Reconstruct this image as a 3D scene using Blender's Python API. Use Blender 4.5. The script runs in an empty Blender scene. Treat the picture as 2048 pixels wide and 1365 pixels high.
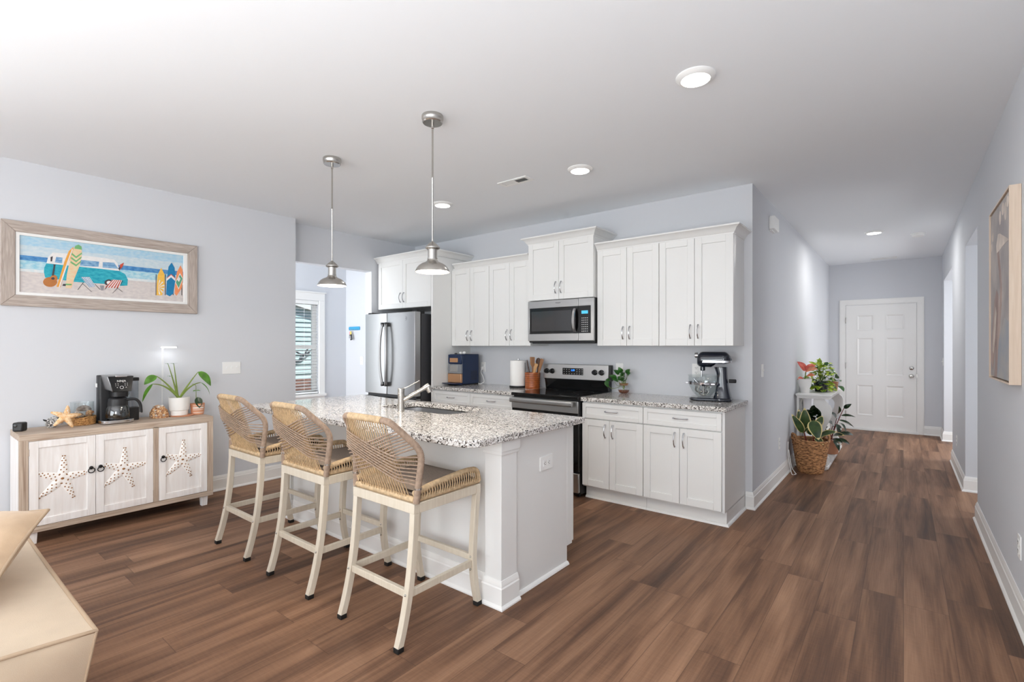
import bpy, bmesh, math, random
from mathutils import Vector, Matrix
random.seed(11)
SC = bpy.context.scene
COL = SC.collection
PI = math.pi
rad = math.radians

# ------------------------------------------------------------------ camera, world, light, exposure
cam_d = bpy.data.cameras.new('camera')
cam = bpy.data.objects.new('camera', cam_d)
COL.objects.link(cam)
cam.location = (0, 0, 1.372)
cam.rotation_euler = (PI / 2, 0, 0.671)
cam_d.sensor_width = 36
cam_d.lens = 986.3 * 36 / 2048
cam_d.shift_y = 10.3 / 2048
cam_d.clip_start = 0.02
SC.camera = cam

SC.view_settings.view_transform = 'Standard'
SC.view_settings.look = 'None'
SC.view_settings.gamma = 1
SC.view_settings.use_curve_mapping = False
SC.view_settings.exposure = 0.38
SC.cycles.max_bounces = 10
SC.cycles.diffuse_bounces = 8
SC.cycles.glossy_bounces = 5
SC.cycles.transmission_bounces = 8
SC.cycles.transparent_max_bounces = 12
SC.cycles.sample_clamp_indirect = 6
SC.cycles.use_denoising = True

world = bpy.data.worlds.new('sky')
SC.world = world
world.use_nodes = True
wn = world.node_tree
bg = wn.nodes['Background']
sky = wn.nodes.new('ShaderNodeTexSky')
sky.sky_type = 'HOSEK_WILKIE'
sky.turbidity = 3.0
sky.sun_direction = Vector((0.3, -0.6, 0.74)).normalized()
wn.links.new(sky.outputs[0], bg.inputs[0])
bg.inputs[1].default_value = 3.0

def area(name, loc, rot, sx, sy, power, col=(1, 1, 1), shape='RECTANGLE', spread=None):
    d = bpy.data.lights.new(name, 'AREA')
    d.shape = shape
    d.size = sx
    if shape in ('RECTANGLE', 'ELLIPSE'):
        d.size_y = sy
    d.energy = power
    d.color = col
    if spread:
        d.spread = spread
    o = bpy.data.objects.new(name, d)
    COL.objects.link(o)
    o.location = loc
    o.rotation_euler = rot
    return o

# daylight through the sliding door behind the camera; the others are added fills
area('daylight_sliding_door', (-2.3, -4.38, 1.10), (PI / 2, 0, 0), 4.2, 2.0, 112, (0.92, 0.965, 1.0))
area('fill_right', (0.40, -2.3, 1.5), (PI / 2, 0, PI / 2), 1.8, 1.3, 55, (0.96, 0.98, 1.0))  # added fill on the solid right wall, brightens island end and hall wall
area('fill_left', (-5.04, -2.0, 1.25), (PI / 2, 0, -PI / 2), 4.0, 2.0, 100, (0.93, 0.97, 1.0), spread=rad(105))  # added wide fill, no window in this wall; lifts the right-hand wall
area('fill_laundry', (-6.0, 1.66, 1.4), (PI / 2, 0, 0), 1.0, 1.8, 40, (0.95, 0.98, 1.0))  # unseen lamp by the closed near wall, added to brighten the key-rack wall
# added uplights standing in for a flash bounced off the living-room ceiling
area('flash_fill', (-2.3, -2.6, 0.30), (PI, 0, 0), 4.6, 2.6, 5, (0.93, 0.97, 1.0))
area('flash_fill_camera', (-0.5, -0.9, 0.9), (PI, 0, 0), 1.6, 1.6, 48, (0.93, 0.97, 1.0))
# daylight from the two side rooms off the hallway
area('daylight_side_room', (2.04, 5.82, 1.35), (PI / 2, 0, PI / 2), 0.9, 2.2, 16, (0.96, 0.98, 1.0))
area('daylight_side_room_far', (2.04, 8.66, 1.35), (PI / 2, 0, PI / 2), 1.5, 2.2, 36, (0.96, 0.98, 1.0))
sun_d = bpy.data.lights.new('sun', 'SUN')
sun_d.energy = 9
sun_d.angle = rad(3)
sun = bpy.data.objects.new('sun', sun_d)
COL.objects.link(sun)
sun.rotation_euler = (rad(38), 0, rad(150))

# ------------------------------------------------------------------ materials
def lin(c):
    out = []
    for v in c:
        v = v / 255.0
        out.append(v / 12.92 if v <= 0.04045 else ((v + 0.055) / 1.055) ** 2.4)
    return (out[0], out[1], out[2], 1.0)

def new_mat(name):
    m = bpy.data.materials.new(name)
    m.use_nodes = True
    nt = m.node_tree
    return m, nt, nt.nodes['Principled BSDF']

def node(nt, t, **kw):
    n = nt.nodes.new(t)
    for k, v in kw.items():
        setattr(n, k, v)
    return n

def pbr(name, col, rough=0.5, metal=0.0, spec=0.5, bump=None, vary=None, coat=0.0, aniso=None, sheen=0):
    """col in sRGB 0-255; bump=(scale, strength, distance); vary=(scale, amount)"""
    m, nt, b = new_mat(name)
    b.inputs['Base Color'].default_value = lin(col)
    b.inputs['Roughness'].default_value = rough
    b.inputs['Metallic'].default_value = metal
    b.inputs['Specular IOR Level'].default_value = spec
    b.inputs['Coat Weight'].default_value = coat
    if sheen:
        b.inputs['Sheen Weight'].default_value = sheen
    tc = None
    if bump or vary:
        tc = node(nt, 'ShaderNodeTexCoord')
    if vary:
        nz = node(nt, 'ShaderNodeTexNoise')
        mp = node(nt, 'ShaderNodeMapping')
        s = vary[0]
        mp.inputs['Scale'].default_value = s if isinstance(s, tuple) else (s, s, s)
        nt.links.new(tc.outputs['Object'], mp.inputs[0])
        nt.links.new(mp.outputs[0], nz.inputs['Vector'])
        nz.inputs['Scale'].default_value = 1.0
        nz.inputs['Detail'].default_value = 4
        cr = node(nt, 'ShaderNodeValToRGB')
        a = vary[1]
        c2 = vary[2] if len(vary) > 2 else tuple(v * (1 - a) for v in col)
        cr.color_ramp.elements[0].position = 0.35
        cr.color_ramp.elements[1].position = 0.65
        cr.color_ramp.elements[0].color = lin(c2)
        cr.color_ramp.elements[1].color = lin(col)
        nt.links.new(nz.outputs[0], cr.inputs[0])
        nt.links.new(cr.outputs[0], b.inputs['Base Color'])
    if bump:
        nz = node(nt, 'ShaderNodeTexNoise')
        mp = node(nt, 'ShaderNodeMapping')
        s = bump[0]
        mp.inputs['Scale'].default_value = s if isinstance(s, tuple) else (s, s, s)
        nt.links.new(tc.outputs['Object'], mp.inputs[0])
        nt.links.new(mp.outputs[0], nz.inputs['Vector'])
        nz.inputs['Scale'].default_value = 1.0
        nz.inputs['Detail'].default_value = 3
        bp = node(nt, 'ShaderNodeBump')
        bp.inputs['Strength'].default_value = bump[1]
        bp.inputs['Distance'].default_value = bump[2]
        nt.links.new(nz.outputs[0], bp.inputs['Height'])
        nt.links.new(bp.outputs[0], b.inputs['Normal'])
    return m

def emit(name, col, strength):
    m, nt, b = new_mat(name)
    b.inputs['Base Color'].default_value = lin(col)
    b.inputs['Emission Color'].default_value = lin(col)
    b.inputs['Emission Strength'].default_value = strength
    return m

def thin_glass(name, tint=(255, 255, 255), clear=0.9, rough=0.03):
    m, nt, b = new_mat(name)
    nt.nodes.remove(b)
    out = nt.nodes['Material Output']
    tr = node(nt, 'ShaderNodeBsdfTransparent')
    tr.inputs[0].default_value = lin(tint)
    gl = node(nt, 'ShaderNodeBsdfGlossy')
    gl.inputs['Roughness'].default_value = rough
    lw = node(nt, 'ShaderNodeLayerWeight')
    lw.inputs[0].default_value = 0.25
    mr = node(nt, 'ShaderNodeMapRange')
    mr.inputs['To Min'].default_value = 1 - clear
    mr.inputs['To Max'].default_value = 0.75
    nt.links.new(lw.outputs['Facing'], mr.inputs[0])
    # facing is bigger towards the silhouette
    pw = node(nt, 'ShaderNodeMath', operation='POWER')
    pw.inputs[1].default_value = 2.5
    nt.links.new(lw.outputs['Facing'], pw.inputs[0])
    nt.links.new(pw.outputs[0], mr.inputs[0])
    mx = node(nt, 'ShaderNodeMixShader')
    nt.links.new(mr.outputs[0], mx.inputs[0])
    nt.links.new(tr.outputs[0], mx.inputs[1])
    nt.links.new(gl.outputs[0], mx.inputs[2])
    nt.links.new(mx.outputs[0], out.inputs[0])
    return m

def grain_wood(name, light, dark, axis='x', scale=26, rough=0.55, stretch=0.05, amt=0.5, bump=0.15):
    m, nt, b = new_mat(name)
    tc = node(nt, 'ShaderNodeTexCoord')
    mp = node(nt, 'ShaderNodeMapping')
    s = [scale, scale, scale]
    s['xyz'.index(axis)] = scale * stretch
    mp.inputs['Scale'].default_value = s
    nt.links.new(tc.outputs['Object'], mp.inputs[0])
    n1 = node(nt, 'ShaderNodeTexNoise')
    n1.inputs['Scale'].default_value = 1.0
    n1.inputs['Detail'].default_value = 6
    n1.inputs['Distortion'].default_value = 1.2
    nt.links.new(mp.outputs[0], n1.inputs['Vector'])
    cr = node(nt, 'ShaderNodeValToRGB')
    cr.color_ramp.elements[0].position = 0.5 - amt * 0.4
    cr.color_ramp.elements[1].position = 0.5 + amt * 0.35
    cr.color_ramp.elements[0].color = lin(dark)
    cr.color_ramp.elements[1].color = lin(light)
    nt.links.new(n1.outputs[0], cr.inputs[0])
    nt.links.new(cr.outputs[0], b.inputs['Base Color'])
    b.inputs['Roughness'].default_value = rough
    bp = node(nt, 'ShaderNodeBump')
    bp.inputs['Strength'].default_value = bump
    bp.inputs['Distance'].default_value = 0.003
    nt.links.new(n1.outputs[0], bp.inputs['Height'])
    nt.links.new(bp.outputs[0], b.inputs['Normal'])
    return m

def floor_material():
    m, nt, b = new_mat('floor_planks')
    L = nt.links.new
    geo = node(nt, 'ShaderNodeNewGeometry')
    sep = node(nt, 'ShaderNodeSeparateXYZ')
    L(geo.outputs['Position'], sep.inputs[0])
    def mth(op, a, bb=None, c=None):
        n = node(nt, 'ShaderNodeMath', operation=op)
        for i, v in enumerate((a, bb, c)):
            if v is None:
                continue
            if isinstance(v, (int, float)):
                n.inputs[i].default_value = v
            else:
                L(v, n.inputs[i])
        return n.outputs[0]
    W, LEN = 0.182, 1.22
    row_f = mth('DIVIDE', sep.outputs['X'], W)
    row = mth('FLOOR', row_f)
    wn1 = node(nt, 'ShaderNodeTexWhiteNoise', noise_dimensions='1D')
    L(row, wn1.inputs['W'])
    off = mth('MULTIPLY', wn1.outputs['Value'], 7.31)
    col_f = mth('ADD', mth('DIVIDE', sep.outputs['Y'], LEN), off)
    colm = mth('FLOOR', col_f)
    cmb = node(nt, 'ShaderNodeCombineXYZ')
    L(row, cmb.inputs[0]); L(colm, cmb.inputs[1])
    wn2 = node(nt, 'ShaderNodeTexWhiteNoise', noise_dimensions='3D')
    L(cmb.outputs[0], wn2.inputs['Vector'])
    # broad streaks inside a plank, running along Y, shifted per plank
    px = mth('ADD', mth('MULTIPLY', sep.outputs['X'], 11.0), mth('MULTIPLY', wn2.outputs['Value'], 91.0))
    py = mth('ADD', mth('MULTIPLY', sep.outputs['Y'], 0.75), mth('MULTIPLY', wn2.outputs['Value'], 37.0))
    v1 = node(nt, 'ShaderNodeCombineXYZ')
    L(px, v1.inputs[0]); L(py, v1.inputs[1])
    n1 = node(nt, 'ShaderNodeTexNoise')
    n1.inputs['Scale'].default_value = 1.0
    n1.inputs['Detail'].default_value = 2.5
    n1.inputs['Distortion'].default_value = 0.6
    L(v1.outputs[0], n1.inputs['Vector'])
    # fine grain
    px2 = mth('ADD', mth('MULTIPLY', sep.outputs['X'], 120.0), mth('MULTIPLY', wn2.outputs['Value'], 53.0))
    py2 = mth('MULTIPLY', sep.outputs['Y'], 3.2)
    v2 = node(nt, 'ShaderNodeCombineXYZ')
    L(px2, v2.inputs[0]); L(py2, v2.inputs[1])
    n2 = node(nt, 'ShaderNodeTexNoise')
    n2.inputs['Scale'].default_value = 1.0
    n2.inputs['Detail'].default_value = 5
    n2.inputs['Distortion'].default_value = 0.8
    L(v2.outputs[0], n2.inputs['Vector'])
    # cross-grain saw marks
    v3 = node(nt, 'ShaderNodeCombineXYZ')
    L(mth('MULTIPLY', sep.outputs['X'], 14.0), v3.inputs[0])
    L(mth('MULTIPLY', sep.outputs['Y'], 110.0), v3.inputs[1])
    n3 = node(nt, 'ShaderNodeTexNoise')
    n3.inputs['Scale'].default_value = 1.0
    n3.inputs['Detail'].default_value = 2
    L(v3.outputs[0], n3.inputs['Vector'])
    val = mth('ADD', mth('MULTIPLY', n1.outputs[0], 1.25), mth('MULTIPLY', n2.outputs[0], 0.42))
    val = mth('ADD', val, mth('MULTIPLY', wn2.outputs['Value'], 0.30))
    val = mth('ADD', val, mth('MULTIPLY', n3.outputs[0], 0.14))
    val = mth('SUBTRACT', val, 0.56)
    cr = node(nt, 'ShaderNodeValToRGB')
    e = cr.color_ramp.elements
    e[0].position = 0.08; e[0].color = lin((78, 57, 46))
    e[1].position = 0.98; e[1].color = lin((170, 132, 104))
    for p, c in ((0.34, (107, 78, 60)), (0.50, (127, 94, 72)), (0.68, (144, 109, 85))):
        x = e.new(p); x.color = lin(c)
    L(val, cr.inputs[0])
    # seams
    fx = mth('FRACT', row_f); fy = mth('FRACT', col_f)
    sx = mth('LESS_THAN', mth('MINIMUM', fx, mth('SUBTRACT', 1.0, fx)), 0.008)
    sy = mth('LESS_THAN', mth('MINIMUM', fy, mth('SUBTRACT', 1.0, fy)), 0.0013)
    seam = mth('MAXIMUM', sx, sy)
    mix = node(nt, 'ShaderNodeMixRGB')
    mix.inputs[2].default_value = lin((66, 47, 38))
    L(mth('MULTIPLY', seam, 0.5), mix.inputs[0])
    L(cr.outputs[0], mix.inputs[1])
    L(mix.outputs[0], b.inputs['Base Color'])
    b.inputs['Roughness'].default_value = 0.5
    b.inputs['Specular IOR Level'].default_value = 0.22
    bp = node(nt, 'ShaderNodeBump')
    bp.inputs['Strength'].default_value = 0.12
    bp.inputs['Distance'].default_value = 0.002
    L(mth('SUBTRACT', n2.outputs[0], seam), bp.inputs['Height'])
    L(bp.outputs[0], b.inputs['Normal'])
    return m

def granite_material():
    m, nt, b = new_mat('granite')
    L = nt.links.new
    tc = node(nt, 'ShaderNodeTexCoord')
    vo = node(nt, 'ShaderNodeTexVoronoi')
    vo.inputs['Scale'].default_value = 150
    nz0 = node(nt, 'ShaderNodeTexNoise')
    nz0.inputs['Scale'].default_value = 90
    nz0.inputs['Detail'].default_value = 3
    mxv = node(nt, 'ShaderNodeMixRGB')
    mxv.inputs[0].default_value = 0.012
    L(tc.outputs['Object'], nz0.inputs['Vector'])
    L(tc.outputs['Object'], mxv.inputs[1])
    L(nz0.outputs['Color'], mxv.inputs[2])
    L(mxv.outputs[0], vo.inputs['Vector'])
    sp = node(nt, 'ShaderNodeSeparateColor')
    L(vo.outputs['Color'], sp.inputs[0])
    nz = node(nt, 'ShaderNodeTexNoise')
    nz.inputs['Scale'].default_value = 42
    nz.inputs['Detail'].default_value = 4
    L(tc.outputs['Object'], nz.inputs['Vector'])
    ad = node(nt, 'ShaderNodeMath', operation='MULTIPLY_ADD')
    ad.inputs[1].default_value = 0.55
    L(nz.outputs[0], ad.inputs[0])
    ml = node(nt, 'ShaderNodeMath', operation='MULTIPLY')
    ml.inputs[1].default_value = 0.75
    L(sp.outputs[0], ml.inputs[0])
    L(ml.outputs[0], ad.inputs[2])
    cr = node(nt, 'ShaderNodeValToRGB')
    cr.color_ramp.interpolation = 'CONSTANT'
    e = cr.color_ramp.elements
    e[0].position = 0.0; e[0].color = lin((34, 31, 30))
    e[1].position = 0.33; e[1].color = lin((92, 86, 82))
    for p, c in ((0.42, (150, 144, 138)), (0.54, (196, 191, 186)), (0.66, (228, 226, 223)), (0.88, (172, 164, 156)), (0.93, (214, 211, 207))):
        x = e.new(p); x.color = lin(c)
    L(ad.outputs[0], cr.inputs[0])
    L(cr.outputs[0], b.inputs['Base Color'])
    b.inputs['Roughness'].default_value = 0.10
    b.inputs['Specular IOR Level'].default_value = 0.55
    return m

def steel(name, col=(176, 176, 176), rough=0.3, axis='x', stretch=0.02):
    m, nt, b = new_mat(name)
    tc = node(nt, 'ShaderNodeTexCoord')
    mp = node(nt, 'ShaderNodeMapping')
    s = [400, 400, 400]
    s['xyz'.index(axis)] = 400 * stretch
    mp.inputs['Scale'].default_value = s
    nz = node(nt, 'ShaderNodeTexNoise')
    nz.inputs['Scale'].default_value = 1
    nt.links.new(tc.outputs['Object'], mp.inputs[0])
    nt.links.new(mp.outputs[0], nz.inputs['Vector'])
    bp = node(nt, 'ShaderNodeBump')
    bp.inputs['Strength'].default_value = 0.05
    bp.inputs['Distance'].default_value = 0.001
    nt.links.new(nz.outputs[0], bp.inputs['Height'])
    nt.links.new(bp.outputs[0], b.inputs['Normal'])
    b.inputs['Base Color'].default_value = lin(col)
    b.inputs['Metallic'].default_value = 1.0
    b.inputs['Roughness'].default_value = rough
    return m

def wicker_material(name, light, dark, sx, sz):
    m, nt, b = new_mat(name)
    L = nt.links.new
    tc = node(nt, 'ShaderNodeTexCoord')
    mp = node(nt, 'ShaderNodeMapping')
    mp.inputs['Scale'].default_value = (sx, sx, sz)
    L(tc.outputs['Object'], mp.inputs[0])
    nz = node(nt, 'ShaderNodeTexNoise')
    nz.inputs['Scale'].default_value = 1
    nz.inputs['Detail'].default_value = 2
    L(mp.outputs[0], nz.inputs['Vector'])
    cr = node(nt, 'ShaderNodeValToRGB')
    cr.color_ramp.elements[0].position = 0.36
    cr.color_ramp.elements[1].position = 0.62
    cr.color_ramp.elements[0].color = lin(dark)
    cr.color_ramp.elements[1].color = lin(light)
    L(nz.outputs[0], cr.inputs[0])
    L(cr.outputs[0], b.inputs['Base Color'])
    b.inputs['Roughness'].default_value = 0.75
    bp = node(nt, 'ShaderNodeBump')
    bp.inputs['Strength'].default_value = 0.6
    bp.inputs['Distance'].default_value = 0.006
    L(nz.outputs[0], bp.inputs['Height'])
    L(bp.outputs[0], b.inputs['Normal'])
    return m

M = {}
M['wall'] = pbr('wall_paint', (210, 212, 216), 0.85, spec=0.2, bump=(220, 0.04, 0.001))
M['ceil'] = pbr('ceiling_paint', (236, 239, 242), 0.9, spec=0.15)
M['trim'] = pbr('trim_white', (236, 235, 232), 0.38)
M['floor'] = floor_material()
M['granite'] = granite_material()
M['cab'] = pbr('cabinet_white', (228, 228, 226), 0.35)
M['cabin'] = pbr('cabinet_underside', (170, 160, 146), 0.6)
M['chrome'] = pbr('chrome', (205, 205, 208), 0.12, 1)
M['nickel'] = steel('brushed_nickel', (186, 183, 178), 0.27, 'z')
M['steel'] = steel('stainless_steel', (188, 188, 187), 0.30, 'x')
M['steelv'] = steel('stainless_steel_door', (172, 172, 172), 0.40, 'z')
M['sinks'] = steel('sink_steel', (176, 176, 177), 0.36, 'x')
M['black'] = pbr('black_gloss', (10, 10, 11), 0.12)
M['blackm'] = pbr('black_plastic', (22, 22, 24), 0.45)
M['dark'] = pbr('dark_grey', (52, 52, 55), 0.5)
M['iron'] = pbr('black_iron', (18, 18, 18), 0.5, 0.4)
M['ovenglass'] = pbr('oven_glass', (16, 16, 18), 0.06, coat=0.3)
M['mwglass'] = pbr('microwave_glass', (52, 53, 55), 0.10, coat=0.3)
M['blueled'] = emit('blue_display', (40, 130, 255), 3.0)
M['cyanled'] = emit('cyan_display', (70, 175, 215), 0.45)
M['white'] = pbr('white_plastic', (238, 238, 236), 0.4)
M['slot'] = pbr('slot_dark', (60, 58, 56), 0.6)
M['lampglow'] = emit('lamp_diffuser', (255, 252, 246), 9.0)
M['pendglow'] = emit('pendant_glow', (255, 244, 226), 14.0)
M['growglow'] = emit('grow_light_glow', (250, 252, 255), 4.0)
M['shadein'] = pbr('shade_white_inside', (245, 243, 238), 0.5)
M['rope'] = pbr('rope_honey', (208, 180, 143), 0.8, spec=0.2, bump=((300, 300, 300), 0.3, 0.002), vary=(60, 0.14))
M['ropet'] = pbr('rope_taupe', (166, 143, 124), 0.8, spec=0.2, bump=((300, 300, 300), 0.3, 0.002), vary=(60, 0.14))
M['stool'] = grain_wood('stool_cream', (212, 202, 184), (198, 186, 166), 'z', 60, 0.45, 0.04, 0.7, 0.08)
M['seat'] = pbr('seat_fabric', (150, 136, 124), 0.9, spec=0.15, bump=(500, 0.35, 0.002), vary=(180, 0.14))
M['rubber'] = pbr('black_rubber', (14, 14, 14), 0.6)
M['sbx'] = grain_wood('driftwood_x', (205, 188, 170), (152, 128, 110), 'x', 60, 0.6, 0.04, 0.7)
M['sby'] = grain_wood('driftwood_y', (212, 196, 178), (146, 122, 103), 'y', 60, 0.6, 0.035, 0.7)
M['sbz'] = grain_wood('driftwood_z', (210, 194, 176), (146, 122, 104), 'z', 60, 0.6, 0.035, 0.7)
M['sbw'] = grain_wood('whitewash', (246, 245, 244), (226, 219, 214), 'z', 26, 0.6, 0.08, 0.8, 0.06)
M['starf'] = pbr('starfish_white', (246, 243, 239), 0.7, bump=(90, 0.2, 0.002))
M['stard'] = pbr('starfish_dots', (150, 104, 62), 0.7)
M['starc'] = pbr('starfish_tan', (216, 164, 106), 0.8, bump=(160, 0.5, 0.004), vary=(70, 0.2, (236, 208, 170)))
M['sofa'] = pbr('sofa_fabric', (196, 176, 152), 0.95, spec=0.1, bump=(420, 0.35, 0.002), vary=(5, 0.06), sheen=0.2)
M['pillow'] = pbr('pillow_fabric', (196, 168, 138), 0.95, spec=0.1, bump=(420, 0.35, 0.002), vary=(7, 0.10), sheen=0.2)
M['piping'] = pbr('piping', (172, 150, 126), 0.9, spec=0.1)
M['navy'] = pbr('navy_plastic', (12, 36, 72), 0.28)
M['copper'] = pbr('copper', (202, 156, 118), 0.3, 0.75)
M['smoke'] = pbr('smoked_window', (128, 130, 134), 0.2)
M['paper'] = pbr('paper_roll', (243, 242, 239), 0.9, bump=(150, 0.3, 0.002))
M['crock'] = grain_wood('banded_wood', (196, 108, 48), (126, 56, 20), 'x', 18, 0.35, 0.06, 0.9, 0.05)
M['spoon'] = grain_wood('spoon_wood', (168, 118, 72), (112, 72, 40), 'z', 60, 0.5, 0.06, 0.8, 0.05)
M['spoonl'] = grain_wood('spoon_wood_pale', (206, 160, 104), (170, 122, 74), 'z', 60, 0.5, 0.06, 0.8, 0.05)
M['spoond'] = grain_wood('spoon_wood_dark', (92, 58, 36), (56, 34, 22), 'z', 60, 0.5, 0.06, 0.8, 0.05)
M['glass'] = thin_glass('clear_glass', (250, 252, 252), 0.93)
M['pane'] = thin_glass('window_pane', (246, 250, 250), 0.95)
M['smokeglass'] = thin_glass('carafe_glass', (150, 156, 160), 0.86)
M['reserv'] = thin_glass('reservoir_plastic', (224, 230, 236), 0.85, 0.1)
M['amber'] = thin_glass('amber_glass', (205, 140, 70), 0.8, 0.05)
M['mixer'] = pbr('mixer_ink_blue', (10, 18, 34), 0.08, coat=0.6)
M['potw'] = pbr('ceramic_white', (232, 230, 226), 0.5)
M['terra'] = pbr('terracotta', (206, 146, 112), 0.7)
M['soil'] = pbr('soil', (52, 40, 32), 0.95, bump=(200, 0.8, 0.004))
M['leafg'] = pbr('leaf_green', (100, 158, 48), 0.35, vary=(22, 0.22))
M['stemg'] = pbr('stem_green', (120, 140, 60), 0.5)
M['leafd'] = pbr('leaf_dark', (28, 58, 26), 0.3, vary=(40, 0.25))
M['leaflime'] = pbr('leaf_lime', (204, 220, 72), 0.4, vary=(26, 0.3, (120, 160, 40)))
M['leafvar'] = pbr('leaf_cream_edge', (222, 204, 140), 0.4)
M['leafrub'] = pbr('leaf_rubber', (70, 92, 48), 0.3, vary=(16, 0.35, (40, 62, 36)))
M['leafpink'] = pbr('leaf_pink', (226, 120, 98), 0.45, vary=(24, 0.2, (196, 72, 66)))
M['leafpk2'] = pbr('leaf_salmon', (236, 150, 112), 0.45, vary=(24, 0.15))
M['stemr'] = pbr('stem_red', (124, 44, 36), 0.5)
M['leafpoth'] = pbr('leaf_pothos', (48, 104, 34), 0.3, vary=(40, 0.3))
M['basket'] = wicker_material('basket_wicker', (204, 150, 100), (92, 58, 34), 34, 120)
M['wickr'] = wicker_material('wicker_tan', (206, 158, 98), (134, 88, 44), 90, 160)
M['shellw'] = pbr('shell_white', (236, 228, 216), 0.5, bump=(90, 0.5, 0.004), vary=(60, 0.3, (150, 120, 100)))
M['shellb'] = pbr('shell_brown', (230, 190, 140), 0.5, bump=(110, 0.6, 0.004), vary=(80, 0.3, (140, 78, 40)))
M['shellbk'] = pbr('shell_black_white', (236, 232, 226), 0.5, vary=(90, 0.3, (26, 24, 24)))
M['shellg'] = pbr('shell_grey', (196, 184, 176), 0.4, vary=(40, 0.3, (120, 112, 112)))
M['frame'] = grain_wood('picture_driftwood', (196, 184, 174), (150, 136, 126), 'y', 80, 0.7, 0.07, 0.7, 0.3)
M['framez'] = grain_wood('picture_driftwood_z', (196, 184, 174), (150, 136, 126), 'z', 80, 0.7, 0.07, 0.7, 0.3)
M['blond'] = grain_wood('blond_wood', (226, 208, 190), (206, 184, 162), 'z', 50, 0.55, 0.05, 0.7, 0.05)
M['blind'] = pbr('blind_white', (240, 240, 238), 0.5)
M['siding'] = pbr('siding_teal', (186, 211, 209), 0.7)
M['brick'] = pbr('brick_brown', (150, 104, 84), 0.9, vary=((6, 6, 22), 0.4, (96, 66, 54)))
M['ground'] = pbr('pine_straw', (136, 98, 74), 0.95, vary=(9, 0.35))
M['keyblue'] = pbr('key_rack_blue', (58, 160, 206), 0.5)
M['yellow'] = pbr('tag_yellow', (228, 206, 90), 0.5)
M['pinktag'] = pbr('tag_pink', (226, 150, 170), 0.5)

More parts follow.
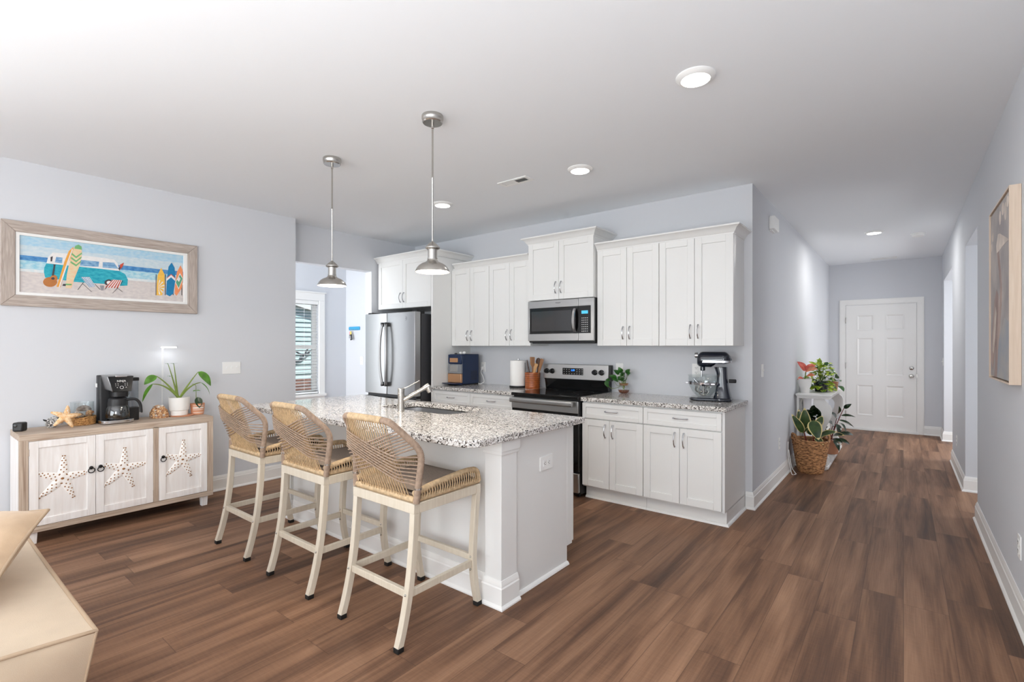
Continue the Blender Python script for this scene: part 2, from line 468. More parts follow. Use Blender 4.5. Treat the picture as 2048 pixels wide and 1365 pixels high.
# ------------------------------------------------------------------ mesh builder
class MB:
    def __init__(self):
        self.v = []; self.f = []; self.m = []
    def box(self, x0, x1, y0, y1, z0, z1, m=0):
        b = len(self.v)
        self.v += [(x0, y0, z0), (x1, y0, z0), (x1, y1, z0), (x0, y1, z0), (x0, y0, z1), (x1, y0, z1), (x1, y1, z1), (x0, y1, z1)]
        for q in ((0, 3, 2, 1), (4, 5, 6, 7), (0, 1, 5, 4), (1, 2, 6, 5), (2, 3, 7, 6), (3, 0, 4, 7)):
            self.f.append(tuple(b + i for i in q)); self.m.append(m)
        return self
    def hexa(self, p, m=0):
        b = len(self.v)
        self.v += [tuple(q) for q in p]
        for q in ((0, 3, 2, 1), (4, 5, 6, 7), (0, 1, 5, 4), (1, 2, 6, 5), (2, 3, 7, 6), (3, 0, 4, 7)):
            self.f.append(tuple(b + i for i in q)); self.m.append(m)
        return self
    def prism(self, poly, axis, a, b_, m=0):
        def P(p, t):
            return {'x': (t, p[0], p[1]), 'y': (p[0], t, p[1]), 'z': (p[0], p[1], t)}[axis]
        b = len(self.v); n = len(poly)
        self.v += [P(p, a) for p in poly] + [P(p, b_) for p in poly]
        self.f.append(tuple(range(b, b + n))); self.m.append(m)
        self.f.append(tuple(range(b + 2 * n - 1, b + n - 1, -1))); self.m.append(m)
        for i in range(n):
            j = (i + 1) % n
            self.f.append((b + i, b + j, b + n + j, b + n + i)); self.m.append(m)
        return self
    def ring(self, outer, inner, axis, a, b_, m=0):
        """plate with a hole: outer and inner loops of the same length"""
        def P(p, t):
            return {'x': (t, p[0], p[1]), 'y': (p[0], t, p[1]), 'z': (p[0], p[1], t)}[axis]
        b = len(self.v); n = len(outer)
        self.v += [P(p, a) for p in outer] + [P(p, a) for p in inner] + [P(p, b_) for p in outer] + [P(p, b_) for p in inner]
        for i in range(n):
            j = (i + 1) % n
            for q in ((i, j, n + j, n + i), (2 * n + i, 3 * n + i, 3 * n + j, 2 * n + j), (i, 2 * n + i, 2 * n + j, j), (n + i, n + j, 3 * n + j, 3 * n + i)):
                self.f.append(tuple(b + k for k in q)); self.m.append(m)
        return self
    def tube(self, pts, r, n=8, closed=False, m=0, caps=True, squash=None):
        pts = [Vector(p) for p in pts]
        N = len(pts)
        rr = r if isinstance(r, (list, tuple)) else [r] * N
        b = len(self.v)
        prev = None
        for i, p in enumerate(pts):
            if closed:
                t = (pts[(i + 1) % N] - pts[i - 1]).normalized()
            else:
                t = (pts[min(i + 1, N - 1)] - pts[max(i - 1, 0)]).normalized()
            if prev is None:
                ref = Vector((0, 0, 1)) if abs(t.z) < 0.9 else Vector((1, 0, 0))
                u = (ref - t * ref.dot(t)).normalized()
            else:
                u = (prev - t * prev.dot(t))
                u = u.normalized() if u.length > 1e-6 else t.orthogonal().normalized()
            prev = u
            w = t.cross(u)
            for k in range(n):
                a = 2 * PI * k / n
                q = p + (u * math.cos(a) + w * math.sin(a)) * rr[i]
                self.v.append(tuple(q))
        last = N if closed else N - 1
        for i in range(last):
            i2 = (i + 1) % N
            for k in range(n):
                k2 = (k + 1) % n
                self.f.append((b + i * n + k, b + i * n + k2, b + i2 * n + k2, b + i2 * n + k)); self.m.append(m)
        if caps and not closed:
            self.f.append(tuple(b + k for k in range(n - 1, -1, -1))); self.m.append(m)
            self.f.append(tuple(b + (N - 1) * n + k for k in range(n))); self.m.append(m)
        return self
    def lathe(self, prof, c, n=24, m=0, axis='z', wob=None):
        """prof: (r, h) pairs along the axis from the centre c"""
        b = len(self.v); N = len(prof)
        for i, (r, h) in enumerate(prof):
            for k in range(n):
                a = 2 * PI * k / n
                rr = r * (1 + (wob(a, h) if wob else 0))
                x, y = rr * math.cos(a), rr * math.sin(a)
                if axis == 'z': q = (c[0] + x, c[1] + y, c[2] + h)
                elif axis == 'y': q = (c[0] + x, c[1] + h, c[2] + y)
                else: q = (c[0] + h, c[1] + x, c[2] + y)
                self.v.append(q)
        for i in range(N - 1):
            for k in range(n):
                k2 = (k + 1) % n
                self.f.append((b + i * n + k, b + i * n + k2, b + (i + 1) * n + k2, b + (i + 1) * n + k)); self.m.append(m)
        if prof[0][0] > 1e-6:
            self.f.append(tuple(b + k for k in range(n - 1, -1, -1))); self.m.append(m)
        if prof[-1][0] > 1e-6:
            self.f.append(tuple(b + (N - 1) * n + k for k in range(n))); self.m.append(m)
        return self
    def openlathe(self, prof, c, n=24, m=0):
        b = len(self.v); N = len(prof)
        for (r, h) in prof:
            for k in range(n):
                a = 2 * PI * k / n
                self.v.append((c[0] + r * math.cos(a), c[1] + r * math.sin(a), c[2] + h))
        for i in range(N - 1):
            for k in range(n):
                k2 = (k + 1) % n
                self.f.append((b + i * n + k, b + i * n + k2, b + (i + 1) * n + k2, b + (i + 1) * n + k)); self.m.append(m)
        return self
    def ball(self, c, r, n=14, m=0, noise=0.0, rot=None):
        if not isinstance(r, (tuple, list)): r = (r, r, r)
        b = len(self.v); h = max(6, n // 2 + 1)
        for i in range(h + 1):
            ph = PI * i / h
            for k in range(n):
                a = 2 * PI * k / n
                g = 1 + (random.uniform(-noise, noise) if noise and 0 < i < h else 0)
                p = Vector((r[0] * math.sin(ph) * math.cos(a) * g, r[1] * math.sin(ph) * math.sin(a) * g, r[2] * math.cos(ph) * g))
                if rot: p = rot @ p
                self.v.append((c[0] + p.x, c[1] + p.y, c[2] + p.z))
        for i in range(h):
            for k in range(n):
                k2 = (k + 1) % n
                self.f.append((b + i * n + k, b + (i + 1) * n + k, b + (i + 1) * n + k2, b + i * n + k2)); self.m.append(m)
        return self
    def sheet(self, rows, m=0):
        b = len(self.v); R_, C_ = len(rows), len(rows[0])
        for r in rows:
            self.v += [tuple(p) for p in r]
        for i in range(R_ - 1):
            for j in range(C_ - 1):
                self.f.append((b + i * C_ + j, b + i * C_ + j + 1, b + (i + 1) * C_ + j + 1, b + (i + 1) * C_ + j)); self.m.append(m)
        return self
    def leaf(self, base, tip, width, up=(0, 0, 1), sag=0.15, fold=0.25, m=0, n=7, edge=None, shape=0.42):
        """a leaf blade from base to tip; up = the way its face looks; edge = second material for a rim"""
        base = Vector(base); tip = Vector(tip); d = tip - base; Ln = d.length
        t = d.normalized(); upv = Vector(up); side = t.cross(upv)
        side = side.normalized() if side.length > 1e-5 else t.orthogonal().normalized()
        nrm = side.cross(t).normalized()
        rows = []
        for i in range(n + 1):
            s = i / n
            w = width * 0.5 * (math.sin(PI * min(1, s ** (shape / 0.5 * 0.86))) ** 0.8) if 0 < s < 1 else 0.0008
            c = base + d * s + nrm * (sag * Ln * math.sin(PI * s))
            k = fold * w
            if edge is None:
                rows.append([c - side * w + nrm * k, c - side * w * 0.5 + nrm * k * 0.35, c, c + side * w * 0.5 + nrm * k * 0.35, c + side * w + nrm * k])
            else:
                e = 0.80
                rows.append([c - side * w + nrm * k, c - side * w * e + nrm * k * 0.8, c, c + side * w * e + nrm * k * 0.8, c + side * w + nrm * k])
        b = len(self.m)
        self.sheet(rows, m)
        if edge is not None:
            for i in range(n):
                self.m[b + i * 4] = edge; self.m[b + i * 4 + 3] = edge
                if i == n - 1:
                    for q in range(4): self.m[b + i * 4 + q] = edge
        return self
    def moulding(self, path, prof, m=0, z0=0.0, closed=False):
        """prof: (out, z) polygon swept along path (x, y); outward = right-hand side of the walk"""
        b = len(self.v); N = len(path); n = len(prof)
        P = [Vector((p[0], p[1])) for p in path]
        for i in range(N):
            if closed:
                a, c = P[i - 1], P[(i + 1) % N]
                d0, d1 = (P[i] - a).normalized(), (c - P[i]).normalized()
            else:
                d0 = (P[i] - P[i - 1]).normalized() if i > 0 else None
                d1 = (P[i + 1] - P[i]).normalized() if i < N - 1 else None
                d0 = d0 or d1; d1 = d1 or d0
            n0 = Vector((d0.y, -d0.x)); n1 = Vector((d1.y, -d1.x))
            mt = (n0 + n1)
            mt = mt / mt.dot(n0)
            for (o, z) in prof:
                q = P[i] + mt * o
                self.v.append((q.x, q.y, z0 + z))
        last = N if closed else N - 1
        for i in range(last):
            j = (i + 1) % N
            for k in range(n):
                k2 = (k + 1) % n
                self.f.append((b + i * n + k, b + j * n + k, b + j * n + k2, b + i * n + k2)); self.m.append(m)
        if not closed:
            self.f.append(tuple(b + k for k in range(n))); self.m.append(m)
            self.f.append(tuple(b + (N - 1) * n + k for k in range(n - 1, -1, -1))); self.m.append(m)
        return self
    def xf(self, mat, start=0):
        for i in range(start, len(self.v)):
            self.v[i] = tuple(mat @ Vector(self.v[i]))
        return self
    def build(self, name, mats, parent=None, bevel=0.0, seg=2, angle=38, subsurf=0, flip=True):
        if not isinstance(mats, (list, tuple)): mats = [mats]
        off = Vector((0, 0, 0)); q = parent
        while q is not None:
            off = off + q.location; q = q.parent
        me = bpy.data.meshes.new(name)
        me.from_pydata([(x - off.x, y - off.y, z - off.z) for x, y, z in self.v], [], self.f)
        for mm in mats: me.materials.append(M[mm] if isinstance(mm, str) else mm)
        me.polygons.foreach_set('material_index', self.m)
        if flip:
            bm = bmesh.new(); bm.from_mesh(me)
            bmesh.ops.recalc_face_normals(bm, faces=bm.faces)
            bm.to_mesh(me); bm.free()
        me.polygons.foreach_set('use_smooth', [True] * len(me.polygons))
        me.set_sharp_from_angle(angle=rad(angle))
        me.update()
        o = bpy.data.objects.new(name, me)
        COL.objects.link(o)
        if parent is not None: o.parent = parent
        if bevel > 0:
            bv = o.modifiers.new('bevel', 'BEVEL')
            bv.width = bevel; bv.segments = seg; bv.limit_method = 'ANGLE'; bv.angle_limit = rad(40)
            bv.harden_normals = False
        if subsurf:
            ss = o.modifiers.new('sub', 'SUBSURF'); ss.levels = subsurf; ss.render_levels = subsurf
        return o

def thing(name, label, cat, loc=(0, 0, 0), group=None):
    o = bpy.data.objects.new(name, None)
    o.empty_display_size = 0.05
    COL.objects.link(o)
    o.location = loc
    o['label'] = label; o['category'] = cat
    if group: o['group'] = group
    return o

def tag(o, label, cat, group=None, kind=None):
    o['label'] = label; o['category'] = cat
    if group: o['group'] = group
    if kind: o['kind'] = kind
    return o

def struct(o, label, cat):
    return tag(o, label, cat, kind='structure')

def rrect(x0, x1, y0, y1, r, n=5):
    pts = []
    for cx, cy, a0 in ((x1 - r, y0 + r, -PI / 2), (x1 - r, y1 - r, 0), (x0 + r, y1 - r, PI / 2), (x0 + r, y0 + r, PI)):
        for i in range(n + 1):
            a = a0 + PI / 2 * i / n
            pts.append((cx + r * math.cos(a), cy + r * math.sin(a)))
    return pts

def text_mesh(txt, size, name, mat, parent, origin, right, up, extrude=0.0006):
    cu = bpy.data.curves.new(name, 'FONT')
    cu.body = txt; cu.size = size; cu.extrude = extrude; cu.align_x = 'CENTER'; cu.align_y = 'CENTER'
    tmp = bpy.data.objects.new(name, cu)
    COL.objects.link(tmp)
    dg = bpy.context.evaluated_depsgraph_get()
    me = bpy.data.meshes.new_from_object(tmp.evaluated_get(dg))
    bpy.data.objects.remove(tmp)
    right = Vector(right).normalized(); up = Vector(up).normalized(); nn = right.cross(up)
    off = Vector((0, 0, 0)); q = parent
    while q is not None:
        off = off + q.location; q = q.parent
    og = Vector(origin) - off
    for v in me.vertices:
        c = v.co.copy()
        v.co = og + right * c.x + up * c.y + nn * c.z
    me.materials.clear(); me.materials.append(M[mat])
    o = bpy.data.objects.new(name, me)
    COL.objects.link(o); o.parent = parent
    return o

# ------------------------------------------------------------------ the room
CE = 2.741
KY, HX, RX, DY, LX, L2 = 4.502, -0.994, 0.457, 9.918, -5.10, -5.283

struct(MB().box(-8.4, 2.3, -4.7, 10.1, -0.12, 0).build('floor', 'floor'), 'brown wood-look plank floor', 'floor')
struct(MB().box(-8.4, 2.3, -4.7, 10.1, CE, CE + 0.12).build('ceiling', 'ceil'), 'smooth white ceiling', 'ceiling')
struct(MB().box(-5.41, LX, -4.6, 2.696, 0, CE).build('wall_left', 'wall'), 'pale grey wall behind the sideboard', 'wall')
w = MB()
w.box(-5.41, L2, 3.79, KY + 0.12, 0, CE).box(-5.41, L2, 2.696, 3.79, 2.318, CE)
struct(w.build('wall_recess', 'wall'), 'pale grey wall with the opening beside the refrigerator', 'wall')
struct(MB().box(-5.41, HX, KY, KY + 0.12, 0, CE).build('wall_back', 'wall'), 'pale grey kitchen wall behind the cabinets', 'wall')
struct(MB().box(HX - 0.12, HX, KY + 0.12, DY + 0.12, 0, CE).build('wall_hall', 'wall'), 'grey hallway wall on the plant side', 'wall')
struct(MB().box(HX - 0.12, 2.2, DY, DY + 0.12, 0, CE).build('wall_end', 'wall'), 'grey wall at the end of the hallway', 'wall')
w = MB()
w.box(RX, RX + 0.12, -4.6, 5.328, 0, CE)
w.box(RX, RX + 0.12, 6.31, 7.862, 0, CE).box(RX, RX + 0.12, 9.45, DY, 0, CE)
w.box(RX, RX + 0.12, 5.328, 6.31, 2.318, CE).box(RX, RX + 0.12, 7.862, 9.45, 2.318, CE)
w.box(RX + 0.12, 2.2, 5.208, 5.328, 0, CE).box(RX + 0.12, 2.2, 6.31, 6.43, 0, CE)
w.box(RX + 0.12, 2.2, 7.742, 7.862, 0, CE).box(RX + 0.12, 2.2, 9.45, 9.57, 0, CE)
w.box(2.08, 2.2, 5.328, 6.31, 0, CE).box(2.08, 2.2, 7.862, 9.45, 0, CE)
struct(w.build('wall_right', 'wall'), 'pale grey right-hand wall with two side openings', 'wall')
# rear wall with the sliding door opening
w = MB()
w.box(-5.41, -4.45, -4.6, -4.48, 0, CE).box(-0.15, RX + 0.12, -4.6, -4.48, 0, CE).box(-4.45, -0.15, -4.6, -4.48, 2.12, CE)
struct(w.build('wall_rear', 'wall'), 'pale grey wall around the sliding door', 'wall')
w = MB()
for x0, x1 in ((-4.45, -4.37), (-2.34, -2.26), (-0.23, -0.15)):
    w.box(x0, x1, -4.58, -4.50, 0, 2.12)
w.box(-4.45, -0.15, -4.58, -4.50, 2.04, 2.12).box(-4.45, -0.15, -4.58, -4.50, 0, 0.06)
wd = struct(w.build('window_2', 'trim'), 'white framed sliding door behind the viewer', 'window')
MB().box(-4.40, -0.20, -4.545, -4.535, 0.05, 2.06).build('pane', 'pane', wd)
# laundry room beyond the recess wall
w = MB()
WX = -6.6
w.box(WX - 0.14, WX, 1.5, 2.60, 0, CE).box(WX - 0.14, WX, 3.838, 4.40, 0, CE)
w.box(WX - 0.14, WX, 2.60, 3.838, 0, 0.69).box(WX - 0.14, WX, 2.60, 3.838, 2.02, CE)
struct(w.build('wall_laundry_window', 'wall'), 'pale blue-grey wall around the laundry window', 'wall')
struct(MB().box(WX, -5.41, 4.278, 4.40, 0, CE).build('wall_laundry_hooks', 'wall'), 'pale wall carrying the blue key rack', 'wall')
struct(MB().box(WX, -5.41, 1.5, 1.62, 0, CE).build('wall_laundry_near', 'wall'), 'pale wall closing the side room', 'wall')

# baseboards
BASE = [(0, 0), (0.026, 0), (0.026, 0.008), (0.020, 0.016), (0.015, 0.020), (0.015, 0.105), (0.011, 0.112), (0.011, 0.122), (0.006, 0.134), (0.004, 0.142), (0, 0.142)]
def baseboard(name, path, label):
    struct(MB().moulding(path, BASE).build(name, 'trim', angle=25), label, 'baseboard')
baseboard('baseboard_left', [(LX, -4.48), (LX, 2.696), (L2, 2.696)][0:2], 'white baseboard under the sideboard wall')
baseboard('baseboard_hall', [(-1.046, KY), (HX, KY), (HX, DY), (-0.84, DY)], 'white baseboard running down the hallway wall')
baseboard('baseboard_end', [(0.25, DY), (RX, DY), (RX, 9.45), (2.08, 9.45)], 'white baseboard beside the hallway door')
baseboard('baseboard_far_right', [(RX, 7.862), (RX, 6.31), (2.08, 6.31)][::1], 'white baseboard between the two openings')
baseboard('baseboard_right', [(2.08, 5.328), (RX, 5.328), (RX, -4.48)], 'white baseboard on the right-hand wall')
baseboard('baseboard_recess', [(L2, 3.79), (L2, 3.90)], 'short white baseboard beside the refrigerator')
baseboard('baseboard_laundry', [(WX, 1.62), (WX, 4.278), (-5.41, 4.278)], 'white baseboard below the laundry window')

# window_1 in the laundry room
w = MB()
y0, y1, z0, z1 = 2.60, 3.838, 0.69, 2.02
for a, b in ((y0 - 0.085, y0 + 0.004), (y1 - 0.004, y1 + 0.082)):
    w.box(WX, WX + 0.02, a, b, z0 - 0.02, z1 + 0.004)
w.box(WX, WX + 0.022, y0 - 0.085, y1 + 0.082, z1 + 0.004, z1 + 0.11)
w.box(WX, WX + 0.034, y0 - 0.10, y1 + 0.10, z1 + 0.11, z1 + 0.128)
w.box(WX - 0.10, WX + 0.05, y0 - 0.10, y1 + 0.095, z0 - 0.035, z0)
w.box(WX, WX + 0.018, y0 - 0.085, y1 + 0.08, z0 - 0.12, z0 - 0.035)
win = struct(w.build('window_1', 'trim', bevel=0.003), 'white cased laundry window with open blinds', 'window')
w = MB()
fx0, fx1 = WX - 0.13, WX - 0.085
w.box(fx0, fx1, y0, y0 + 0.05, z0, z1).box(fx0, fx1, y1 - 0.05, y1, z0, z1).box(fx0, fx1, y0, y1, z0, z0 + 0.05).box(fx0, fx1, y0, y1, z1 - 0.05, z1)
w.box(fx0, fx1 + 0.01, y0, y1, 1.33, 1.385)
w.build('window_frame', 'trim', win)
MB().box(WX - 0.115, WX - 0.108, y0 + 0.05, y1 - 0.05, z0 + 0.05, z1 - 0.05).build('pane', 'pane', win)
bl = thing('window_blind', 'white horizontal slat blind lowered over the laundry window', 'blind', (WX - 0.03, 3.2, z0))
MB().box(WX - 0.062, WX - 0.004, y0 + 0.006, y1 - 0.006, z1 - 0.05, z1).build('headrail', 'blind', bl, 0.003)
s = MB(); k = z0 + 0.05
while k < z1 - 0.06:
    s.hexa([(WX - 0.06, y0 + 0.01, k + 0.003), (WX - 0.008, y0 + 0.01, k - 0.003), (WX - 0.008, y1 - 0.01, k - 0.003), (WX - 0.06, y1 - 0.01, k + 0.003),
            (WX - 0.06, y0 + 0.01, k + 0.006), (WX - 0.008, y0 + 0.01, k), (WX - 0.008, y1 - 0.01, k), (WX - 0.06, y1 - 0.01, k + 0.006)])
    k += 0.043
s.build('slats', 'blind', bl)
MB().box(WX - 0.058, WX - 0.01, y0 + 0.01, y1 - 0.01, z0 + 0.005, z0 + 0.03).build('bottom_rail', 'blind', bl, 0.002)
for yy in (y0 + 0.15, y1 - 0.22): MB().tube([(WX - 0.006, yy, z0 + 0.02), (WX - 0.006, yy, z1 - 0.03)], 0.0016, 5).build('cord', 'blind', bl)

# what is outside that window
nb = thing('neighbouring_house', 'pale teal sided house seen through the laundry window', 'house', (-11.2, 5.5, -0.3))
w = MB(); k = 0.62
while k < 2.35:
    w.hexa([(-11.25, 2.5, k), (-11.0, 2.5, k), (-11.0, 10, k), (-11.25, 10, k), (-11.25, 2.5, k + 0.11), (-11.02, 2.5, k + 0.11), (-11.02, 10, k + 0.11), (-11.25, 10, k + 0.11)])
    k += 0.11
w.prism([(2.5, 2.36), (10, 2.36), (6.2, 2.36), (4.9, 2.62), (2.5, 3.2)], 'x', -11.25, -11.02)
w.build('siding', 'siding', nb)
MB().box(-11.3, -10.98, 2.5, 10, -0.3, 0.62).build('foundation', 'brick', nb)
MB().prism([(2.2, 3.20), (6.4, 2.16), (6.4, 2.28), (2.2, 3.34)], 'x', -11.25, -10.93).build('rake_board', 'trim', nb)
s = MB()
for dy, dz in ((0, 0), (0.16, 0.08)):
    s.tube([(-10.93, 5.5 + dy + t * 0.05, 1.36 - (0.34 - dy) * math.sin(t * PI / 12)) for t in range(13)], 0.02, 6)
s.build('cable', 'dark', nb)
struct(MB().box(-16, -6.75, -6, 14, -0.42, -0.3).build('ground', 'ground'), 'brown pine-straw ground outside', 'ground')

# hall door
def casing(mb, x0, x1, zt, y, wd=0.088, t=0.02):
    # stepped casing around an opening in a wall facing -y
    for k, (a, b_, th) in enumerate(((0, wd, 0.012), (0.012, wd - 0.006, 0.017), (0.05, wd - 0.012, t))):
        mb.box(x0 - b_, x0 - a, y - th, y, 0, zt + b_)
        mb.box(x1 + a, x1 + b_, y - th, y, 0, zt + b_)
        mb.box(x0 - a, x1 + a, y - th, y, zt + a, zt + b_)
DX0, DX1, DZ = -0.755, 0.163, 2.050
door = MB()
yf = DY - 0.012
door.box(DX0 + 0.004, DX1 - 0.004, yf + 0.007, DY + 0.03, 0.025, DZ - 0.004)
PCOLS = ((DX0 + 0.155, DX0 + 0.375), (DX0 + 0.535, DX0 + 0.765)); PROWS = ((0.24, 0.74), (0.90, 1.51), (1.63, 1.88))
xs_ = [DX0 + 0.004, PCOLS[0][0], PCOLS[0][1], PCOLS[1][0], PCOLS[1][1], DX1 - 0.004]
zs_ = [0.025, 0.24, 0.74, 0.90, 1.51, 1.63, 1.88, DZ - 0.004]
for i_ in range(5):
    for j_ in range(7):
        if i_ % 2 == 1 and j_ % 2 == 1: continue
        door.box(xs_[i_], xs_[i_ + 1], yf, yf + 0.0075, zs_[j_], zs_[j_ + 1])
def panel(mb, x0, x1, z0, z1):
    # moulded slope into the recess, then a raised field
    def loft(e0, y0_, e1, y1_):
        b = len(mb.v)
        for e, yy in ((e0, y0_), (e1, y1_)):
            mb.v += [(x0 + e, yy, z0 + e), (x1 - e, yy, z0 + e), (x1 - e, yy, z1 - e), (x0 + e, yy, z1 - e)]
        for k in range(4):
            k2 = (k + 1) % 4
            mb.f.append((b + k, b + k2, b + 4 + k2, b + 4 + k)); mb.m.append(0)
        return b
    loft(0.0, yf - 0.004, 0.006, yf - 0.004); loft(0.006, yf - 0.004, 0.024, yf + 0.0066)
    b = loft(0.030, yf + 0.0068, 0.056, yf + 0.001)
    mb.f.append((b + 4, b + 5, b + 6, b + 7)); mb.m.append(0)
for px in PCOLS:
    for pz in PROWS: panel(door, px[0], px[1], pz[0], pz[1])
dr = struct(door.build('door_1', 'trim', angle=20), 'white six-panel door at the end of the hallway', 'door')
cs = MB(); casing(cs, DX0, DX1, DZ, DY); cs.build('door_casing', 'trim', dr, angle=20)
MB().box(DX0 - 0.02, DX1 + 0.02, DY - 0.05, DY - 0.001, 0, 0.022).build('threshold', 'trim', dr, 0.003)
kx = 0.098
MB().lathe([(0.032, 0), (0.032, -0.006), (0.014, -0.010), (0.013, -0.03), (0.026, -0.038), (0.029, -0.05), (0.022, -0.062), (0.0, -0.064)], (kx, yf, 0.905), 20, axis='y').build('door_knob', 'nickel', dr)
MB().lathe([(0.030, 0), (0.030, -0.010), (0.022, -0.016), (0.0, -0.017)], (kx, yf, 1.03), 20, axis='y').box(kx - 0.014, kx + 0.014, yf - 0.03, yf - 0.014, 1.026, 1.034).build('deadbolt', 'nickel', dr)
MB().box(DX1 - 0.004, DX1 + 0.006, yf - 0.006, yf + 0.01, 0.875, 0.935).build('strike_plate', 'nickel', dr)
for hz in (0.25, 1.05, 1.80):
    MB().tube([(DX0 + 0.001, yf - 0.004, hz - 0.05), (DX0 + 0.001, yf - 0.004, hz + 0.05)], 0.007, 8).build('hinge', 'nickel', dr)

# ------------------------------------------------------------------ ceiling fittings
def ceiling_light(x, y, label):
    t = thing('ceiling_light', label, 'ceiling light', (x, y, CE), 'recessed ceiling lights')
    MB().lathe([(0.096, 0), (0.096, -0.005), (0.090, -0.011), (0.078, -0.017), (0.070, -0.020), (0.070, -0.010), (0.0, -0.010)], (x, y, CE), 40).build('trim_ring', 'white', t)
    MB().lathe([(0.0, -0.0125), (0.069, -0.0125), (0.069, -0.018), (0.05, -0.022), (0.0, -0.024)], (x, y, CE), 40).build('diffuser', 'lampglow', t)
    return t
ceiling_light(-0.826, 2.538, 'round white ceiling light nearest the camera, over the walkway')
ceiling_light(-1.955, 3.307, 'round white ceiling light above the right-hand kitchen cabinets')
ceiling_light(-3.471, 3.298, 'round white ceiling light beside the nearer pendant rod')
ceiling_light(-0.277, 7.315, 'round white ceiling light down the hallway')
for (x, y, p) in ((-0.826, 2.538, 3), (-1.955, 3.307, 1.6), (-3.471, 3.298, 2), (-0.277, 7.315, 10)):
    area('recessed_lamp', (x, y, CE - 0.03), (0, 0, 0), 0.13, 0.13, p, (1.0, 0.985, 0.96), 'DISK')

t = thing('ceiling_vent', 'white rectangular louvred vent on the kitchen ceiling', 'vent', (-2.52, 3.22, CE))
MB().ring([(-2.67, 3.16), (-2.37, 3.16), (-2.37, 3.28), (-2.67, 3.28)], [(-2.64, 3.185), (-2.40, 3.185), (-2.40, 3.255), (-2.64, 3.255)], 'z', CE - 0.008, CE).build('frame', 'white', t, 0.002)
MB().box(-2.64, -2.40, 3.185, 3.255, CE - 0.001, CE).build('duct_opening', 'slot', t)
s = MB()
for i in range(9):
    x = -2.632 + i * 0.0125
    s.hexa([(x, 3.185, CE - 0.008), (x + 0.002, 3.185, CE - 0.008), (x + 0.002, 3.255, CE - 0.008), (x, 3.255, CE - 0.008),
            (x + 0.011, 3.185, CE - 0.001), (x + 0.013, 3.185, CE - 0.001), (x + 0.013, 3.255, CE - 0.001), (x + 0.011, 3.255, CE - 0.001)])
for i in range(9):
    x = -2.404 - i * 0.0125
    s.hexa([(x - 0.002, 3.185, CE - 0.008), (x, 3.185, CE - 0.008), (x, 3.255, CE - 0.008), (x - 0.002, 3.255, CE - 0.008),
            (x - 0.013, 3.185, CE - 0.001), (x - 0.011, 3.185, CE - 0.001), (x - 0.011, 3.255, CE - 0.001), (x - 0.013, 3.255, CE - 0.001)])
s.box(-2.524, -2.516, 3.185, 3.255, CE - 0.008, CE)
s.build('louvres', 'white', t)
t = thing('ceiling_vent', 'narrow white slot vent on the ceiling before the hallway door', 'vent', (-0.24, 9.60, CE))
MB().ring([(-0.40, 9.52), (-0.08, 9.52), (-0.08, 9.68), (-0.40, 9.68)], [(-0.38, 9.54), (-0.10, 9.54), (-0.10, 9.66), (-0.38, 9.66)], 'z', CE - 0.008, CE).build('frame', 'white', t, 0.002)
MB().box(-0.38, -0.10, 9.54, 9.66, CE - 0.001, CE).build('duct_opening', 'slot', t)
s = MB()
for i in range(5): s.box(-0.38, -0.10, 9.55 + i * 0.022, 9.558 + i * 0.022, CE - 0.007, CE)
s.build('louvres', 'white', t)
t = thing('smoke_detector', 'round white smoke detector on the hallway ceiling', 'smoke detector', (0.138, 7.744, CE))
MB().lathe([(0.072, 0), (0.072, -0.012), (0.066, -0.016)], (0.138, 7.744, CE), 32).build('base', 'white', t)
MB().lathe([(0.060, -0.016), (0.060, -0.030), (0.052, -0.038), (0.02, -0.041), (0, -0.041)], (0.138, 7.744, CE), 32).build('cover', 'white', t)

# pendants over the island
def pendant(x, y, label):
    t = thing('pendant_light', label, 'pendant light', (x, y, CE), 'pendants over the island')
    MB().lathe([(0.062, 0), (0.064, -0.004), (0.064, -0.022), (0.061, -0.026), (0.061, -0.040), (0.056, -0.046), (0.0, -0.046)], (x, y, CE), 32).build('canopy', 'nickel', t)
    s = MB()
    s.lathe([(0.0085, -0.046), (0.0085, -0.075), (0.0055, -0.078), (0.0055, -0.36), (0.0065, -0.362), (0.0065, -0.372), (0.0055, -0.374), (0.0055, -0.775)], (x, y, CE), 12)
    s.build('rod', 'nickel', t)
    zb = 1.815
    def P(*pr): return [(r, z) for r, z in pr]
    MB().lathe(P((0.006, 0.180), (0.014, 0.172), (0.024, 0.164), (0.038, 0.150), (0.044, 0.143), (0.044, 0.138), (0.040, 0.134), (0.034, 0.132), (0.032, 0.130)), (x, y, zb), 32).build('cap', 'nickel', t)
    MB().lathe(P((0.0275, 0.131), (0.0275, 0.080), (0.030, 0.079), (0.030, 0.073), (0.0275, 0.072)), (x, y, zb), 28).build('socket', 'nickel', t)
    MB().openlathe(P((0.0285, 0.077), (0.030, 0.068), (0.035, 0.060), (0.047, 0.053), (0.064, 0.046), (0.080, 0.035), (0.092, 0.021), (0.099, 0.007), (0.1005, 0.0), (0.102, -0.003), (0.100, -0.003)), (x, y, zb), 48).build('shade', 'nickel', t)
    MB().openlathe(P((0.026, 0.066), (0.045, 0.050), (0.063, 0.043), (0.078, 0.032), (0.090, 0.019), (0.097, 0.005), (0.100, -0.003)), (x, y, zb), 48).build('shade_lining', 'shadein', t, flip=True)
    MB().lathe([(0.0, 0.006), (0.088, 0.006), (0.090, 0.004), (0.066, 0.001), (0.0, -0.001)], (x, y, zb), 32).build('diffuser', 'pendglow', t)
    return t
pendant(-3.262, 2.0, 'brushed-nickel pendant further from the camera, in front of the laundry opening')
pendant(-2.190, 2.0, 'brushed-nickel pendant nearer the camera, over the sink end')
